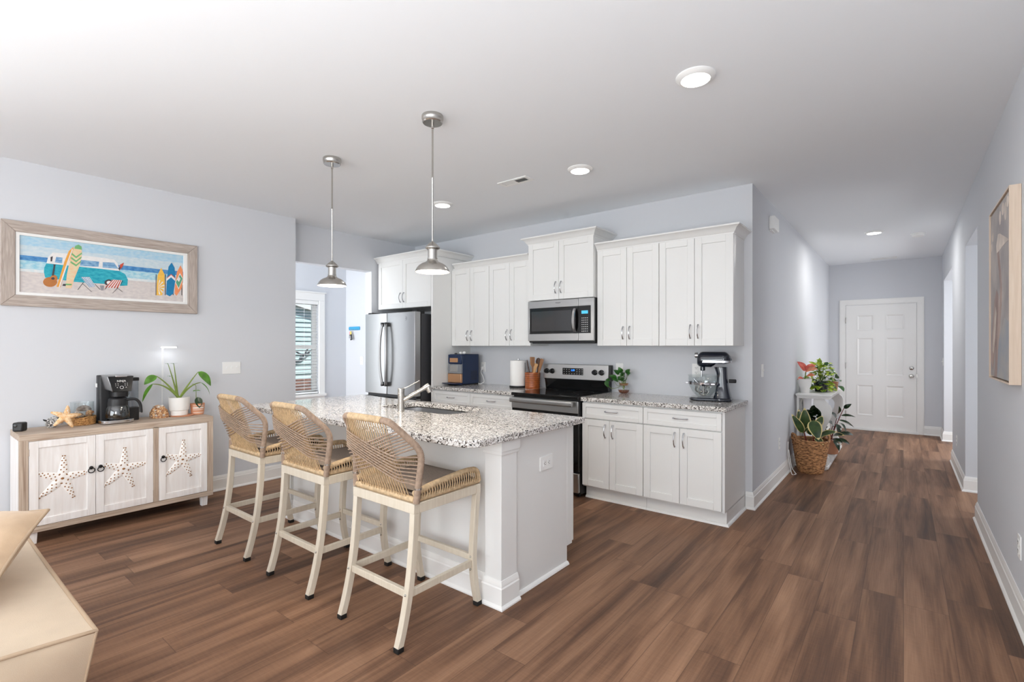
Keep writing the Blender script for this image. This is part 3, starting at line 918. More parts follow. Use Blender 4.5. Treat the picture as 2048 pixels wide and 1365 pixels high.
for x in (-3.262, -2.190):
    area('pendant_lamp', (x, 2.0, 1.808), (0, 0, 0), 0.15, 0.15, 5, (1.0, 0.86, 0.68), 'DISK')

# ------------------------------------------------------------------ plates on the walls
def plate(name, label, cat, kind, a, z, wall, w=0.072, h=0.116, n=1, group=None):
    """wall = ('x', X, sign) faces +/-x  or ('y', Y, sign)"""
    ax, W, sg = wall
    loc = (W, a, z) if ax == 'x' else (a, W, z)
    t = thing(name, label, cat, loc, group)
    def B(mb, a0, a1, z0, z1, d0, d1, m=0):
        lo, hi = sorted((W + sg * d0, W + sg * d1))
        if ax == 'x': mb.box(lo, hi, a0, a1, z0, z1, m)
        else: mb.box(a0, a1, lo, hi, z0, z1, m)
    mb = MB(); B(mb, a - w / 2, a + w / 2, z - h / 2, z + h / 2, 0, 0.006); mb.build('cover_plate', 'white', t, 0.002)
    for i in range(n):
        ca = a + (i - (n - 1) / 2) * 0.046
        if kind == 'switch':
            mb = MB(); B(mb, ca - 0.005, ca + 0.005, z - 0.012, z + 0.012, 0.006, 0.008); B(mb, ca - 0.0035, ca + 0.0035, z - 0.002, z + 0.010, 0.008, 0.018)
            mb.build('toggle', 'white', t)
        else:
            for dz in (-0.021, 0.021):
                mb = MB(); B(mb, ca - 0.017, ca + 0.017, z + dz - 0.014, z + dz + 0.014, 0.006, 0.0085)
                o = mb.build('socket', 'white', t, 0.001)
                mb = MB()
                for q in (-0.0065, 0.0065): B(mb, ca + q - 0.0012, ca + q + 0.0012, z + dz - 0.002, z + dz + 0.008, 0.0085, 0.0092)
                B(mb, ca - 0.0025, ca + 0.0025, z + dz - 0.0095, z + dz - 0.005, 0.0085, 0.0092)
                mb.build('slots', 'slot', o)
    return t
plate('light_switch', 'white triple light switch on the left wall above the sideboard end', 'light switch', 'switch', 2.052, 1.162, ('x', LX, 1), 0.165, 0.116, 3)
plate('light_switch', 'white single light switch on the hallway wall near the kitchen corner', 'light switch', 'switch', 4.86, 1.153, ('x', HX, 1))
plate('light_switch', 'white light switch by the far opening near the hallway door', 'light switch', 'switch', 9.60, 1.14, ('x', RX, -1))
plate('light_switch', 'white switch plate below the blue key rack', 'light switch', 'switch', -6.195, 1.16, ('y', 4.278, -1))
plate('power_outlet', 'white outlet low on the hallway wall beside the basket', 'outlet', 'outlet', 5.62, 0.38, ('x', HX, 1))
plate('power_outlet', 'white outlet low on the right wall at the edge of the picture', 'outlet', 'outlet', 3.505, 0.37, ('x', RX, -1))
plate('power_outlet', 'white outlet low on the wall between the two openings', 'outlet', 'outlet', 7.20, 0.345, ('x', RX, -1))
plate('power_outlet', 'white outlet above the plant in the glass vase', 'outlet', 'outlet', -2.207, 1.135, ('y', KY, -1), 0.08, 0.135)
plate('power_outlet', 'white outlet behind the stand mixer', 'outlet', 'outlet', -1.457, 1.155, ('y', KY, -1), 0.075, 0.12)
plate('power_outlet', 'white outlet with a cord plugged in behind the navy ice maker', 'outlet', 'outlet', -4.02, 1.12, ('y', KY, -1))
t = thing('door_chime', 'white oblong door chime box high on the hallway wall', 'door chime', (HX, 5.25, 2.535))
MB().prism(rrect(5.14, 5.36, 2.475, 2.60, 0.012), 'x', HX, HX + 0.05).build('cover', 'white', t, 0.008, 3)
MB().box(HX, HX + 0.02, 5.17, 5.33, 2.467, 2.477).build('base', 'white', t)

# ------------------------------------------------------------------ kitchen cabinets (fronts face -y)
def shaker(x0, x1, z0, z1, yf, name, parent, rail=0.058, t=0.020, rec=0.009):
    mb = MB()
    mb.box(x0, x0 + rail, yf, yf + t, z0, z1).box(x1 - rail, x1, yf, yf + t, z0, z1)
    mb.box(x0 + rail, x1 - rail, yf, yf + t, z0, z0 + rail).box(x0 + rail, x1 - rail, yf, yf + t, z1 - rail, z1)
    mb.box(x0 + rail - 0.001, x1 - rail + 0.001, yf + rec, yf + t - 0.002, z0 + rail - 0.001, z1 - rail + 0.001)
    return mb.build(name, 'cab', parent, 0.0016, 1)

def pull(x, z, yf, parent, vertical=True, ln=0.115, name='handle'):
    mb = MB(); h = ln / 2
    def P(s, o): return (x, yf - o, z + s) if vertical else (x + s, yf - o, z)
    pts = []; rr = []
    for i in range(15):
        s = -1 + 2 * i / 14
        pts.append(P(s * h, 0.010 + 0.022 * (1 - s * s)))
        rr.append(0.0042 + 0.0022 * abs(s) ** 2)
    mb.tube(pts, rr, 8)
    for s in (-1, 1):
        mb.tube([P(s * h * 0.96, 0.0), P(s * h * 0.96, 0.012)], [0.007, 0.0055], 8)
    return mb.build(name, 'chrome', parent)

CROWN = [(0, 0), (0.004, 0), (0.006, 0.010), (0.013, 0.016), (0.020, 0.027), (0.031, 0.043), (0.048, 0.054), (0.058, 0.058), (0.058, 0.070), (0, 0.070)]
G = 0.0015
UY = 4.192      # upper box front; doors stand 20 mm proud of it
def upper(name, label, x0, x1, xs, z0, z1, ztop, group, boxf=UY, crown=None, hz=0.12, side_r=False, cs=1.0):
    t = thing(name, label, 'cabinet', ((x0 + x1) / 2, KY - 0.15, z0), group)
    MB().box(x0, x1, boxf, KY - 0.001, z0, ztop).build('carcass', 'cab', t, 0.001, 1)
    for a, b, hx in ((x0, xs, xs - 0.032), (xs, x1, xs + 0.032)):
        d = shaker(a + G, b - G, z0 + 0.002, z1, boxf - 0.021, 'door', t)
        pull(hx, z0 + hz, boxf - 0.021, d)
    if crown:
        MB().moulding(crown, [(o * cs, z * cs) for o, z in CROWN], z0=z1 - 0.004).build('crown_moulding', 'cab', t, angle=30)
    return t
gu = 'white upper cabinets on the kitchen wall'
FY = 3.893
upper('upper_cabinet', 'white two-door cabinet above the refrigerator', -5.255, -4.268, -4.775, 1.835, 2.425, 2.44, gu, FY,
      [(-5.270, FY - 0.02), (-4.232, FY - 0.02), (-4.232, KY - 0.002)], 0.13)
upper('upper_cabinet', 'tall white two-door cabinet above the navy ice maker', -4.232, -3.642, -3.934, 1.374, 2.276, 2.30, gu, crown=[(-4.170, UY - 0.02), (-3.6415, UY - 0.02)])
upper('upper_cabinet', 'tall white two-door cabinet between the ice-maker cabinet and the microwave', -3.640, -3.062, -3.347, 1.374, 2.276, 2.30, gu, crown=[(-3.6415, UY - 0.02), (-3.062, UY - 0.02)])
upper('upper_cabinet', 'short white two-door cabinet with crown directly above the microwave', -3.058, -2.292, -2.682, 1.838, 2.422, 2.44, gu, 4.145,
      [(-3.058, KY - 0.002), (-3.058, 4.125), (-2.292, 4.125), (-2.292, KY - 0.002)], 0.12)
upper('upper_cabinet', 'tall white two-door cabinet just right of the microwave', -2.279, -1.674, -1.977, 1.374, 2.276, 2.30, gu, crown=[(-2.279, UY - 0.02), (-1.673, UY - 0.02)])
upper('upper_cabinet', 'tall white two-door cabinet above the stand mixer, last on the right', -1.672, -1.060, -1.367, 1.374, 2.276, 2.30, gu, crown=[(-1.673, UY - 0.02), (-1.060, UY - 0.02), (-1.060, KY - 0.002)])

tag(MB().box(-4.265, -4.236, 3.872, KY - 0.001, 0, 2.419).build('refrigerator_surround', 'cab', None, 0.002), 'tall white side panel between the refrigerator and the ice maker', 'panel')

BF = 3.893
def base(label, x0, x1, xs, group, end=False, drawers_only=False):
    t = thing('base_cabinet', label, 'cabinet', ((x0 + x1) / 2, KY - 0.3, 0), group)
    mb = MB()
    mb.box(x0, x1, BF, KY - 0.001, 0.112, 0.878)
    mb.box(x0, x1 + (0.004 if end else 0), BF + 0.055, KY - 0.001, 0, 0.118)
    if end: mb.box(x1, x1 + 0.018, BF - 0.002, KY - 0.001, 0.112, 0.878)
    if end: mb.box(x1, x1 + 0.018, BF + 0.05, KY - 0.001, 0.0, 0.118)
    mb.build('carcass', 'cab', t, 0.001, 1)
    shoe = [(0, 0), (0.017, 0), (0.016, 0.006), (0.012, 0.013), (0.006, 0.018), (0, 0.019)]
    path = [(x0, BF + 0.055), (x1 + 0.018, BF + 0.055), (x1 + 0.018, KY - 0.02)] if end else [(x0, BF + 0.055), (x1, BF + 0.055)]
    MB().moulding(path, shoe).build('shoe_moulding', 'cab', t, angle=30)
    yf = BF - 0.021
    d = shaker(x0 + G, x1 - G, 0.730, 0.864, yf, 'drawer', t, rail=0.036)
    pull((x0 + x1) / 2, 0.800, yf, d, False)
    for a, b, hx in ((x0, xs, xs - 0.036), (xs, x1, xs + 0.036)):
        d = shaker(a + G, b - G, 0.126, 0.722, yf, 'door', t)
        pull(hx, 0.63, yf, d)
    return t
gb = 'white base cabinets along the kitchen wall'
base('white base cabinet under the navy ice maker', -4.232, -3.652, -3.942, gb)
base('white base cabinet just left of the range', -3.650, -3.052, -3.351, gb)
base('white drawer-and-door base cabinet just right of the range', -2.268, -1.690, -1.998, gb)
base('white drawer-and-door base cabinet under the stand mixer, with its side showing', -1.688, -1.068, -1.386, gb, True)

def slab(name, label, x0, x1, y0, y1, z0=0.879, z1=0.915):
    return tag(MB().box(x0, x1, y0, y1, z0, z1).build(name, 'granite', None, 0.004), label, 'countertop')
slab('countertop', 'speckled granite countertop under the navy ice maker and paper roll', -4.234, -3.048, 3.852, KY - 0.001)
slab('countertop', 'speckled granite countertop right of the range under the stand mixer', -2.272, -1.030, 3.852, KY - 0.001)

# ------------------------------------------------------------------ range
RX0, RX1 = -3.043, -2.277
t = thing('range', 'stainless-steel electric range with black glass top and rear controls', 'stove', ((RX0 + RX1) / 2, 4.15, 0))
MB().box(RX0 + 0.003, RX1 - 0.003, 3.86, 4.49, 0.03, 0.890).build('body', 'blackm', t, 0.003)
s = MB()
for x in (RX0 + 0.05, RX1 - 0.05):
    for y in (3.92, 4.42): s.lathe([(0.018, 0), (0.018, 0.03)], (x, y, 0), 10)
s.build('feet', 'blackm', t)
MB().prism(rrect(RX0, RX1, 3.815, 4.40, 0.012), 'z', 0.890, 0.918).build('cooktop', 'black', t, 0.004)
s = MB()
for bx, by, br in ((-2.86, 3.96, 0.11), (-2.46, 3.96, 0.09), (-2.86, 4.23, 0.08), (-2.46, 4.23, 0.10)):
    s.ring([(bx + br * math.cos(k * PI / 16), by + br * math.sin(k * PI / 16)) for k in range(32)], [(bx + (br - .003) * math.cos(k * PI / 16), by + (br - .003) * math.sin(k * PI / 16)) for k in range(32)], 'z', 0.918, 0.9184)
s.build('burner_rings', 'dark', t)
od = MB().box(RX0 + 0.004, RX1 - 0.004, 3.828, 3.86, 0.235, 0.875).build('oven_door', 'black', t, 0.004)
MB().box(RX0 + 0.004, RX1 - 0.004, 3.822, 3.829, 0.765, 0.873).build('steel_band', 'steel', od, 0.002)
MB().box(RX0 + 0.05, RX1 - 0.05, 3.825, 3.829, 0.36, 0.74).build('oven_window', 'ovenglass', od, 0.002)
h = MB()
h.prism(rrect(3.764, 3.788, 0.826, 0.872, 0.010, 4), 'x', RX0 + 0.02, RX1 - 0.04)
for x in (RX0 + 0.06, RX1 - 0.09): h.box(x, x + 0.03, 3.785, 3.825, 0.838, 0.86)
h.build('oven_handle', 'steel', od)
dw = MB().box(RX0 + 0.004, RX1 - 0.004, 3.828, 3.86, 0.05, 0.225).build('drawer', 'steel', t, 0.004)
bk = MB()
bk.hexa([(RX0 + 0.01, 4.405, 0.918), (RX1 - 0.01, 4.405, 0.918), (RX1 - 0.01, 4.49, 0.918), (RX0 + 0.01, 4.49, 0.918), (RX0 + 0.01, 4.385, 1.035), (RX1 - 0.01, 4.385, 1.035), (RX1 - 0.01, 4.49, 1.035), (RX0 + 0.01, 4.49, 1.035)])
bk.box(RX0 - 0.004, RX1 + 0.004, 4.395, 4.49, 1.02, 1.182)
bk.build('backguard', 'black', t, 0.006)
pn = MB().hexa([(RX0 - 0.004, 4.382, 1.028), (RX1 + 0.004, 4.382, 1.028), (RX1 + 0.004, 4.396, 1.028), (RX0 - 0.004, 4.396, 1.028),
                (RX0 - 0.004, 4.386, 1.182), (RX1 + 0.004, 4.386, 1.182), (RX1 + 0.004, 4.396, 1.182), (RX0 - 0.004, 4.396, 1.182)]).build('control_panel', 'steel', t, 0.003)
cp = MB().box(-2.80, -2.555, 4.378, 4.386, 1.075, 1.145).build('display', 'black', t, 0.002)
text_mesh('1:19', 0.026, 'clock_digits', 'blueled', cp, (-2.675, 4.3775, 1.122), (1, 0, 0), (0, 0, 1))
s = MB()
for i in range(8):
    for j in range(3):
        x = -2.785 + i * 0.031
        if 2 < i < 5 and j > 0: continue
        s.box(x, x + 0.010, 4.3772, 4.3782, 1.084 + j * 0.022, 1.090 + j * 0.022)
s.build('touch_keys', 'steel', cp)
for kx in (-3.0, -2.93, -2.42, -2.345):
    kb = MB().lathe([(0.028, 0), (0.028, -0.006), (0.024, -0.008), (0.022, -0.030), (0.018, -0.034), (0, -0.034)], (kx, 4.384, 1.108), 24, axis='y').build('knob', 'black', t)
    MB().box(kx - 0.004, kx + 0.004, 4.343, 4.352, 1.090, 1.126).build('knob_grip', 'blackm', kb, 0.001)

# ------------------------------------------------------------------ microwave
MX0, MX1, MF, MZ0, MZ1 = -3.048, -2.282, 4.105, 1.412, 1.832
t = thing('microwave', 'stainless-steel over-the-range microwave with black window', 'microwave', ((MX0 + MX1) / 2, 4.3, MZ0))
mw = MB().box(MX0 + 0.004, MX1 - 0.004, MF + 0.018, KY - 0.002, MZ0 - 0.004, MZ1).build('body', 'blackm', t, 0.003)
MB().box(MX0 + 0.02, MX1 - 0.02, MF + 0.05, 4.40, MZ0 - 0.014, MZ0 - 0.003).build('vent_grille', 'dark', t, 0.002)
xd = MX1 - 0.165
d = MB()
d.box(MX0, xd - 0.002, MF, MF + 0.024, MZ0 + 0.012, MZ0 + 0.085).box(MX0, xd - 0.002, MF, MF + 0.024, MZ1 - 0.075, MZ1 - 0.002)
d.box(MX0, MX0 + 0.022, MF, MF + 0.024, MZ0 + 0.08, MZ1 - 0.07)
dr_ = d.build('door', 'steel', t, 0.003)
MB().box(MX0 + 0.020, xd - 0.002, MF + 0.003, MF + 0.022, MZ0 + 0.083, MZ1 - 0.073).build('window_border', 'black', dr_)
MB().box(MX0 + 0.045, xd - 0.075, MF + 0.0015, MF + 0.006, MZ0 + 0.112, MZ1 - 0.108).build('window', 'mwglass', dr_)
c = MB()
c.box(xd, MX1, MF, MF + 0.024, MZ0 + 0.012, MZ0 + 0.085).box(xd, MX1, MF, MF + 0.024, MZ1 - 0.075, MZ1 - 0.002).box(MX1 - 0.030, MX1, MF, MF + 0.024, MZ0 + 0.08, MZ1 - 0.07)
cf = c.build('control_frame', 'steel', t, 0.003)
kp = MB().box(xd, MX1 - 0.030, MF + 0.003, MF + 0.022, MZ0 + 0.083, MZ1 - 0.073).build('keypad', 'black', t)
MB().box(xd + 0.035, xd + 0.105, MF + 0.0015, MF + 0.003, MZ1 - 0.150, MZ1 - 0.120).build('display', 'cyanled', kp)
s = MB()
for i in range(4):
    for j in range(7):
        s.box(xd + 0.036 + i * 0.019, xd + 0.046 + i * 0.019, MF + 0.0022, MF + 0.003, MZ0 + 0.10 + j * 0.021, MZ0 + 0.107 + j * 0.021)
s.build('keys', 'steel', kp)
h = MB()
pts = [(xd - 0.035, MF - 0.004 - 0.034 * math.sin(PI * k / 14) ** 0.6, MZ0 + 0.095 + (MZ1 - MZ0 - 0.19) * k / 14) for k in range(15)]
b0 = len(h.v); rows = []
for p in pts:
    rows.append([(p[0] - 0.016, p[1] + 0.006, p[2]), (p[0] - 0.012, p[1] - 0.006, p[2]), (p[0] + 0.012, p[1] - 0.006, p[2]), (p[0] + 0.016, p[1] + 0.006, p[2]), (p[0] - 0.016, p[1] + 0.006, p[2])])
h.sheet(rows)
h.build('handle', 'steelv', dr_, angle=60)
text_mesh('Whirlpool', 0.014, 'logo', 'dark', dr_, (-2.68, MF - 0.0005, MZ1 - 0.030), (1, 0, 0), (0, 0, 1))

# ------------------------------------------------------------------ refrigerator
FX0, FX1 = -5.235, -4.305
FD = 3.655
t = thing('refrigerator', 'stainless-steel french-door refrigerator with black sides', 'refrigerator', ((FX0 + FX1) / 2, 4.0, 0))
MB().box(FX0 + 0.006, FX1 - 0.006, 3.765, 4.46, 0.02, 1.745).build('body', 'dark', t, 0.004)
xm = -4.806
def fdoor(x0, x1, z0, z1, name):
    mb = MB()
    n = 10; out = []
    for i in range(n + 1):
        s = i / n
        out.append((x0 + (x1 - x0) * s, FD + 0.0 + 0.010 * (2 * s - 1) ** 2))
    poly = out + [(x1, FD + 0.095), (x0, FD + 0.095)]
    mb.prism(poly, 'z', z0, z1)
    return mb.build(name, 'steelv', t, 0.006, 3, angle=30)
dl = fdoor(FX0, xm - 0.003, 0.800, 1.765, 'door')
dr2 = fdoor(xm + 0.003, FX1, 0.800, 1.765, 'door')
fz = fdoor(FX0, FX1, 0.07, 0.770, 'freezer_drawer')
MB().box(FX0 + 0.01, FX1 - 0.01, 3.70, 3.77, 0.765, 0.802).build('gasket', 'blackm', t)
def fhandle(x, dd, sgn):
    mb = MB()
    pts = []
    for i in range(17):
        s = -1 + 2 * i / 16
        pts.append((x + sgn * 0.028 * (s * s), FD - 0.052 + 0.018 * abs(s) ** 3, 1.275 + 0.355 * s))
    mb.tube(pts, 0.0165, 10)
    hb = mb.build('handle', 'steelv', dd)
    e = MB()
    for s in (-1, 1):
        e.box(x + sgn * 0.026 - 0.012, x + sgn * 0.026 + 0.012, FD - 0.050, FD + 0.012, 1.275 + s * 0.352 - 0.024, 1.275 + s * 0.352 + 0.024)
    e.build('handle_mount', 'dark', hb, 0.004)
fhandle(xm - 0.060, dl, 1)
fhandle(xm + 0.060, dr2, -1)
h = MB(); h.tube([(FX0 + 0.06, FD - 0.045, 0.70), (FX1 - 0.06, FD - 0.045, 0.70)], 0.0145, 10)
for x in (FX0 + 0.10, FX1 - 0.10): h.box(x - 0.012, x + 0.012, FD - 0.045, FD + 0.01, 0.685, 0.715)
h.build('handle', 'steelv', fz)
MB().box(FX1 - 0.09, FX1 - 0.01, 3.70, 3.82, 1.745, 1.785).build('hinge_cover', 'blackm', t, 0.004)
MB().box(FX0 + 0.01, FX0 + 0.09, 3.70, 3.82, 1.745, 1.785).build('hinge_cover', 'blackm', t, 0.004)
e = MB(); cx, cz, rr_ = -4.455, 1.690, 0.022
e.tube([(cx + rr_ * math.cos(k * PI / 16), FD + 0.003, cz + rr_ * math.sin(k * PI / 16)) for k in range(32)], 0.0018, 6, True)
bd = e.build('badge', 'dark', dr2)
text_mesh('GE', 0.022, 'badge_letters', 'dark', bd, (cx, FD + 0.002, cz), (1, 0, 0), (0, 0, 1))

# ------------------------------------------------------------------ island
t = thing('kitchen_island', 'white kitchen island with panelled end and outlet', 'kitchen island', (-2.8, 2.35, 0))
IX0, IX1 = -3.93, -1.662
IY0, IY1 = 2.005, 2.712
b = MB()
b.box(IX0, IX1, IY0, IY0 + 0.08, 0, 0.878).box(IX0, IX0 + 0.02, IY0 + 0.08, IY1 - 0.06, 0, 0.878).box(IX1 - 0.02, IX1, IY0 + 0.08, IY1 - 0.06, 0, 0.878).box(IX0 + 0.022, IX1 - 0.022, IY0 + 0.08, IY1 - 0.062, 0.09, 0.112)
b.box(IX0 + 0.02, IX1 - 0.02, IY1 - 0.064, IY1 - 0.060, 0, 0.112).box(IX0, IX1, IY1 - 0.012, IY1, 0.112, 0.878).box(IX0, IX0 + 0.02, IY1 - 0.06, IY1 - 0.012, 0.112, 0.878).box(IX1 - 0.02, IX1, IY1 - 0.06, IY1 - 0.012, 0.112, 0.878)
b.build('body', 'cab', t, 0.002)
p = MB()
p.box(-1.760, IX1 + 0.016, IY0 - 0.022, IY0 + 0.11, 0, 0.838)
p.box(-1.768, IX1 + 0.024, IY0 - 0.030, IY0 + 0.118, 0.800, 0.818).box(-1.774, IX1 + 0.030, IY0 - 0.036, IY0 + 0.124, 0.818, 0.878)
p.build('corner_post', 'cab', t, 0.002)
p = MB()
p.box(IX0 - 0.016, IX0 + 0.10, IY0 - 0.022, IY0 + 0.11, 0, 0.878)
p.build('corner_post', 'cab', t, 0.002)
q = MB()
q.moulding([(IX0 - 0.016, IY0 + 0.11), (IX0 - 0.016, IY0 - 0.022), (IX0 + 0.10, IY0 - 0.022), (IX0 + 0.10, IY0), (-1.760, IY0), (-1.760, IY0 - 0.022), (IX1 + 0.016, IY0 - 0.022), (IX1 + 0.016, IY0 + 0.115)], BASE)
q.build('baseboard', 'trim', t, angle=25)
MB().moulding([(IX1, IY0 + 0.115), (IX1, IY1 - 0.06)], [(0, 0), (0.017, 0), (0.016, 0.006), (0.012, 0.013), (0.006, 0.018), (0, 0.019)]).build('shoe_moulding', 'trim', t, angle=30)
for x0, x1 in ((-3.925, -3.36), (-3.358, -2.79), (-2.788, -2.23), (-2.228, -1.665)):
    # kitchen-side doors
    d = MB()
    r = 0.058
    for a, b_, c_, d_ in ((x0, x0 + r, 0.126, 0.864), (x1 - r, x1, 0.126, 0.864), (x0 + r, x1 - r, 0.126, 0.126 + r), (x0 + r, x1 - r, 0.864 - r, 0.864)):
        d.box(a, b_, IY1 + 0.001, IY1 + 0.021, c_, d_)
    d.box(x0 + r, x1 - r, IY1 + 0.002, IY1 + 0.012, 0.126 + r, 0.864 - r)
    d.build('door', 'cab', t, 0.0015, 1)
# outlet on the island end, mounted sideways
o = MB().box(IX1, IX1 + 0.006, 2.352, 2.480, 0.640, 0.722).build('outlet_plate', 'white', t, 0.002)
for dy in (-0.021, 0.021):
    s2 = MB().box(IX1 + 0.006, IX1 + 0.0085, 2.416 + dy - 0.014, 2.416 + dy + 0.014, 0.664, 0.698).build('socket', 'white', o, 0.001)
s = MB()
for dy in (-0.021, 0.021):
    for dz in (-0.0065, 0.0065): s.box(IX1 + 0.0085, IX1 + 0.0092, 2.416 + dy - 0.002, 2.416 + dy + 0.008, 0.681 + dz - 0.0012, 0.681 + dz + 0.0012)
    s.box(IX1 + 0.0085, IX1 + 0.0092, 2.416 + dy - 0.0095, 2.416 + dy - 0.005, 0.6785, 0.6835)
s.build('slots', 'slot', o)

# island top with the sink cut-out
TX0, TX1, TY0, TY1 = -4.02, -1.604, 1.712, 2.775
SX0, SX1, SY0, SY1 = -3.13, -2.37, 2.30, 2.685
def rr4(x0, x1, y0, y1, rs, n=8):
    """rounded rectangle with its own radius per corner: (x1,y0), (x1,y1), (x0,y1), (x0,y0)"""
    pts = []
    for cx, cy, a0, r in ((x1 - rs[0], y0 + rs[0], -PI / 2, rs[0]), (x1 - rs[1], y1 - rs[1], 0, rs[1]), (x0 + rs[2], y1 - rs[2], PI / 2, rs[2]), (x0 + rs[3], y0 + rs[3], PI, rs[3])):
        for i in range(n + 1):
            a = a0 + PI / 2 * i / n
            pts.append((cx + r * math.cos(a), cy + r * math.sin(a)))
    return pts
top = MB().ring(rr4(TX0, TX1, TY0, TY1, (0.10, 0.006, 0.006, 0.10)), rr4(SX0, SX1, SY0, SY1, (0.09, 0.09, 0.09, 0.09)), 'z', 0.879, 0.915)
tag(top.build('countertop', 'granite', None, 0.004), 'large speckled granite island top with rounded corner and sink cut-out', 'countertop')
b = MB()
rings = []
for inset, z in ((-0.012, 0.877), (0.0, 0.872), (0.004, 0.80), (0.012, 0.715), (0.05, 0.695)):
    rings.append([(x, y, z) for x, y in rr4(SX0 + inset, SX1 - inset, SY0 + inset, SY1 - inset, [0.09] * 4)])
n = len(rings[0])
bb = 0
for r_ in rings: b.v += r_
for i in range(len(rings) - 1):
    for k in range(n):
        k2 = (k + 1) % n
        b.f.append((i * n + k, i * n + k2, (i + 1) * n + k2, (i + 1) * n + k)); b.m.append(0)
b.f.append(tuple((len(rings) - 1) * n + k for k in range(n))); b.m.append(0)
sk = thing('sink', 'stainless-steel sink set under the island top', 'sink', (-2.75, 2.5, 0.69))
b.build('basin', 'sinks', sk)
MB().lathe([(0.045, 0.0), (0.045, 0.004), (0.03, 0.005), (0.0, 0.003)], (-2.75, 2.5, 0.6955), 24).build('drain', 'chrome', sk)

fx, fy, fz0 = -2.755, 2.222, 0.915
t = thing('faucet', 'brushed-nickel pull-out faucet beside the island sink', 'faucet', (fx, fy, fz0))
MB().lathe([(0.026, 0), (0.026, 0.002), (0.0235, 0.004), (0.0235, 0.128), (0.0225, 0.129), (0.0225, 0.131), (0.0235, 0.132), (0.0235, 0.160), (0.021, 0.163), (0, 0.163)], (fx, fy, fz0), 32).build('body', 'nickel', t)
dv = Vector((0.16, 0.99, 0)).normalized()
dvh = Vector((0.62, 0.60, 0)).normalized()
a0 = Vector((fx, fy, fz0 + 0.070)); a1 = a0 + dvh * 0.185 + Vector((0, 0, 0.105))
spd = (a1 - a0).normalized()
MB().tube([a0, a0 + spd * 0.03, a1 - spd * 0.02], [0.0165, 0.0145, 0.0145], 20).build('spout', 'nickel', t)
q0 = a1 - spd * 0.026
dn = (dvh * 0.34 + Vector((0, 0, -0.94))).normalized()
mb = MB()
mb.tube([a1 - spd * 0.035, a1 - spd * 0.005, a1 + spd * 0.012], [0.017, 0.0205, 0.0195], 20)
mb.tube([a1 + Vector((0, 0, 0.004)), a1 + dn * 0.030, a1 + dn * 0.046], [0.018, 0.0205, 0.0175], 20)
mb.build('spray_head', 'nickel', t)
MB().tube([Vector((fx, fy, fz0 + 0.150)), Vector((fx, fy, fz0 + 0.152)) + dvh * 0.04 + Vector((0, 0, 0.016)), Vector((fx, fy, fz0 + 0.152)) + dvh * 0.125 + Vector((0, 0, 0.062))], [0.0045, 0.0040, 0.0032], 10).build('lever', 'nickel', t)

# ------------------------------------------------------------------ stools
def ropewrap(mb, pts, r, pitch=0.0066, n=8, m=0):
    """tube wrapped in rope: rings swell and shrink along the path"""
    P = [Vector(p) for p in pts]
    seg = [(P[i + 1] - P[i]).length for i in range(len(P) - 1)]
    total = sum(seg); step = pitch / 2; N = max(4, int(total / step))
    out = []; rr = []
    acc = 0; i = 0
    for k in range(N + 1):
        d = total * k / N
        while i < len(seg) - 1 and d > acc + seg[i]:
            acc += seg[i]; i += 1
        out.append(P[i].lerp(P[i + 1], min(1, (d - acc) / seg[i]) if seg[i] > 0 else 0))
        rr.append(r if k % 2 == 0 else r - 0.0022)
    mb.tube(out, rr, n, m=m)

def smooth_path(ctrl, n=10):
    P = [Vector(c) for c in ctrl]; out = []
    for i in range(len(P) - 1):
        p0 = P[max(i - 1, 0)]; p1 = P[i]; p2 = P[i + 1]; p3 = P[min(i + 2, len(P) - 1)]
        for k in range(n):
            t_ = k / n
            out.append(0.5 * ((2 * p1) + (-p0 + p2) * t_ + (2 * p0 - 5 * p1 + 4 * p2 - p3) * t_ * t_ + (-p0 + 3 * p1 - 3 * p2 + p3) * t_ ** 3))
    out.append(P[-1]); return out

def corner_path(ctrl, r, n=5):
    """polyline with rounded corners"""
    P = [Vector(c) for c in ctrl]; out = [P[0]]
    for i in range(1, len(P) - 1):
        a = (P[i - 1] - P[i]); b_ = (P[i + 1] - P[i])
        ra = min(r, a.length * 0.45, b_.length * 0.45)
        s = P[i] + a.normalized() * ra; e = P[i] + b_.normalized() * ra
        for k in range(n + 1):
            u = k / n
            out.append(s * (1 - u) ** 2 + P[i] * 2 * u * (1 - u) + e * u * u)
    out.append(P[-1]); return out

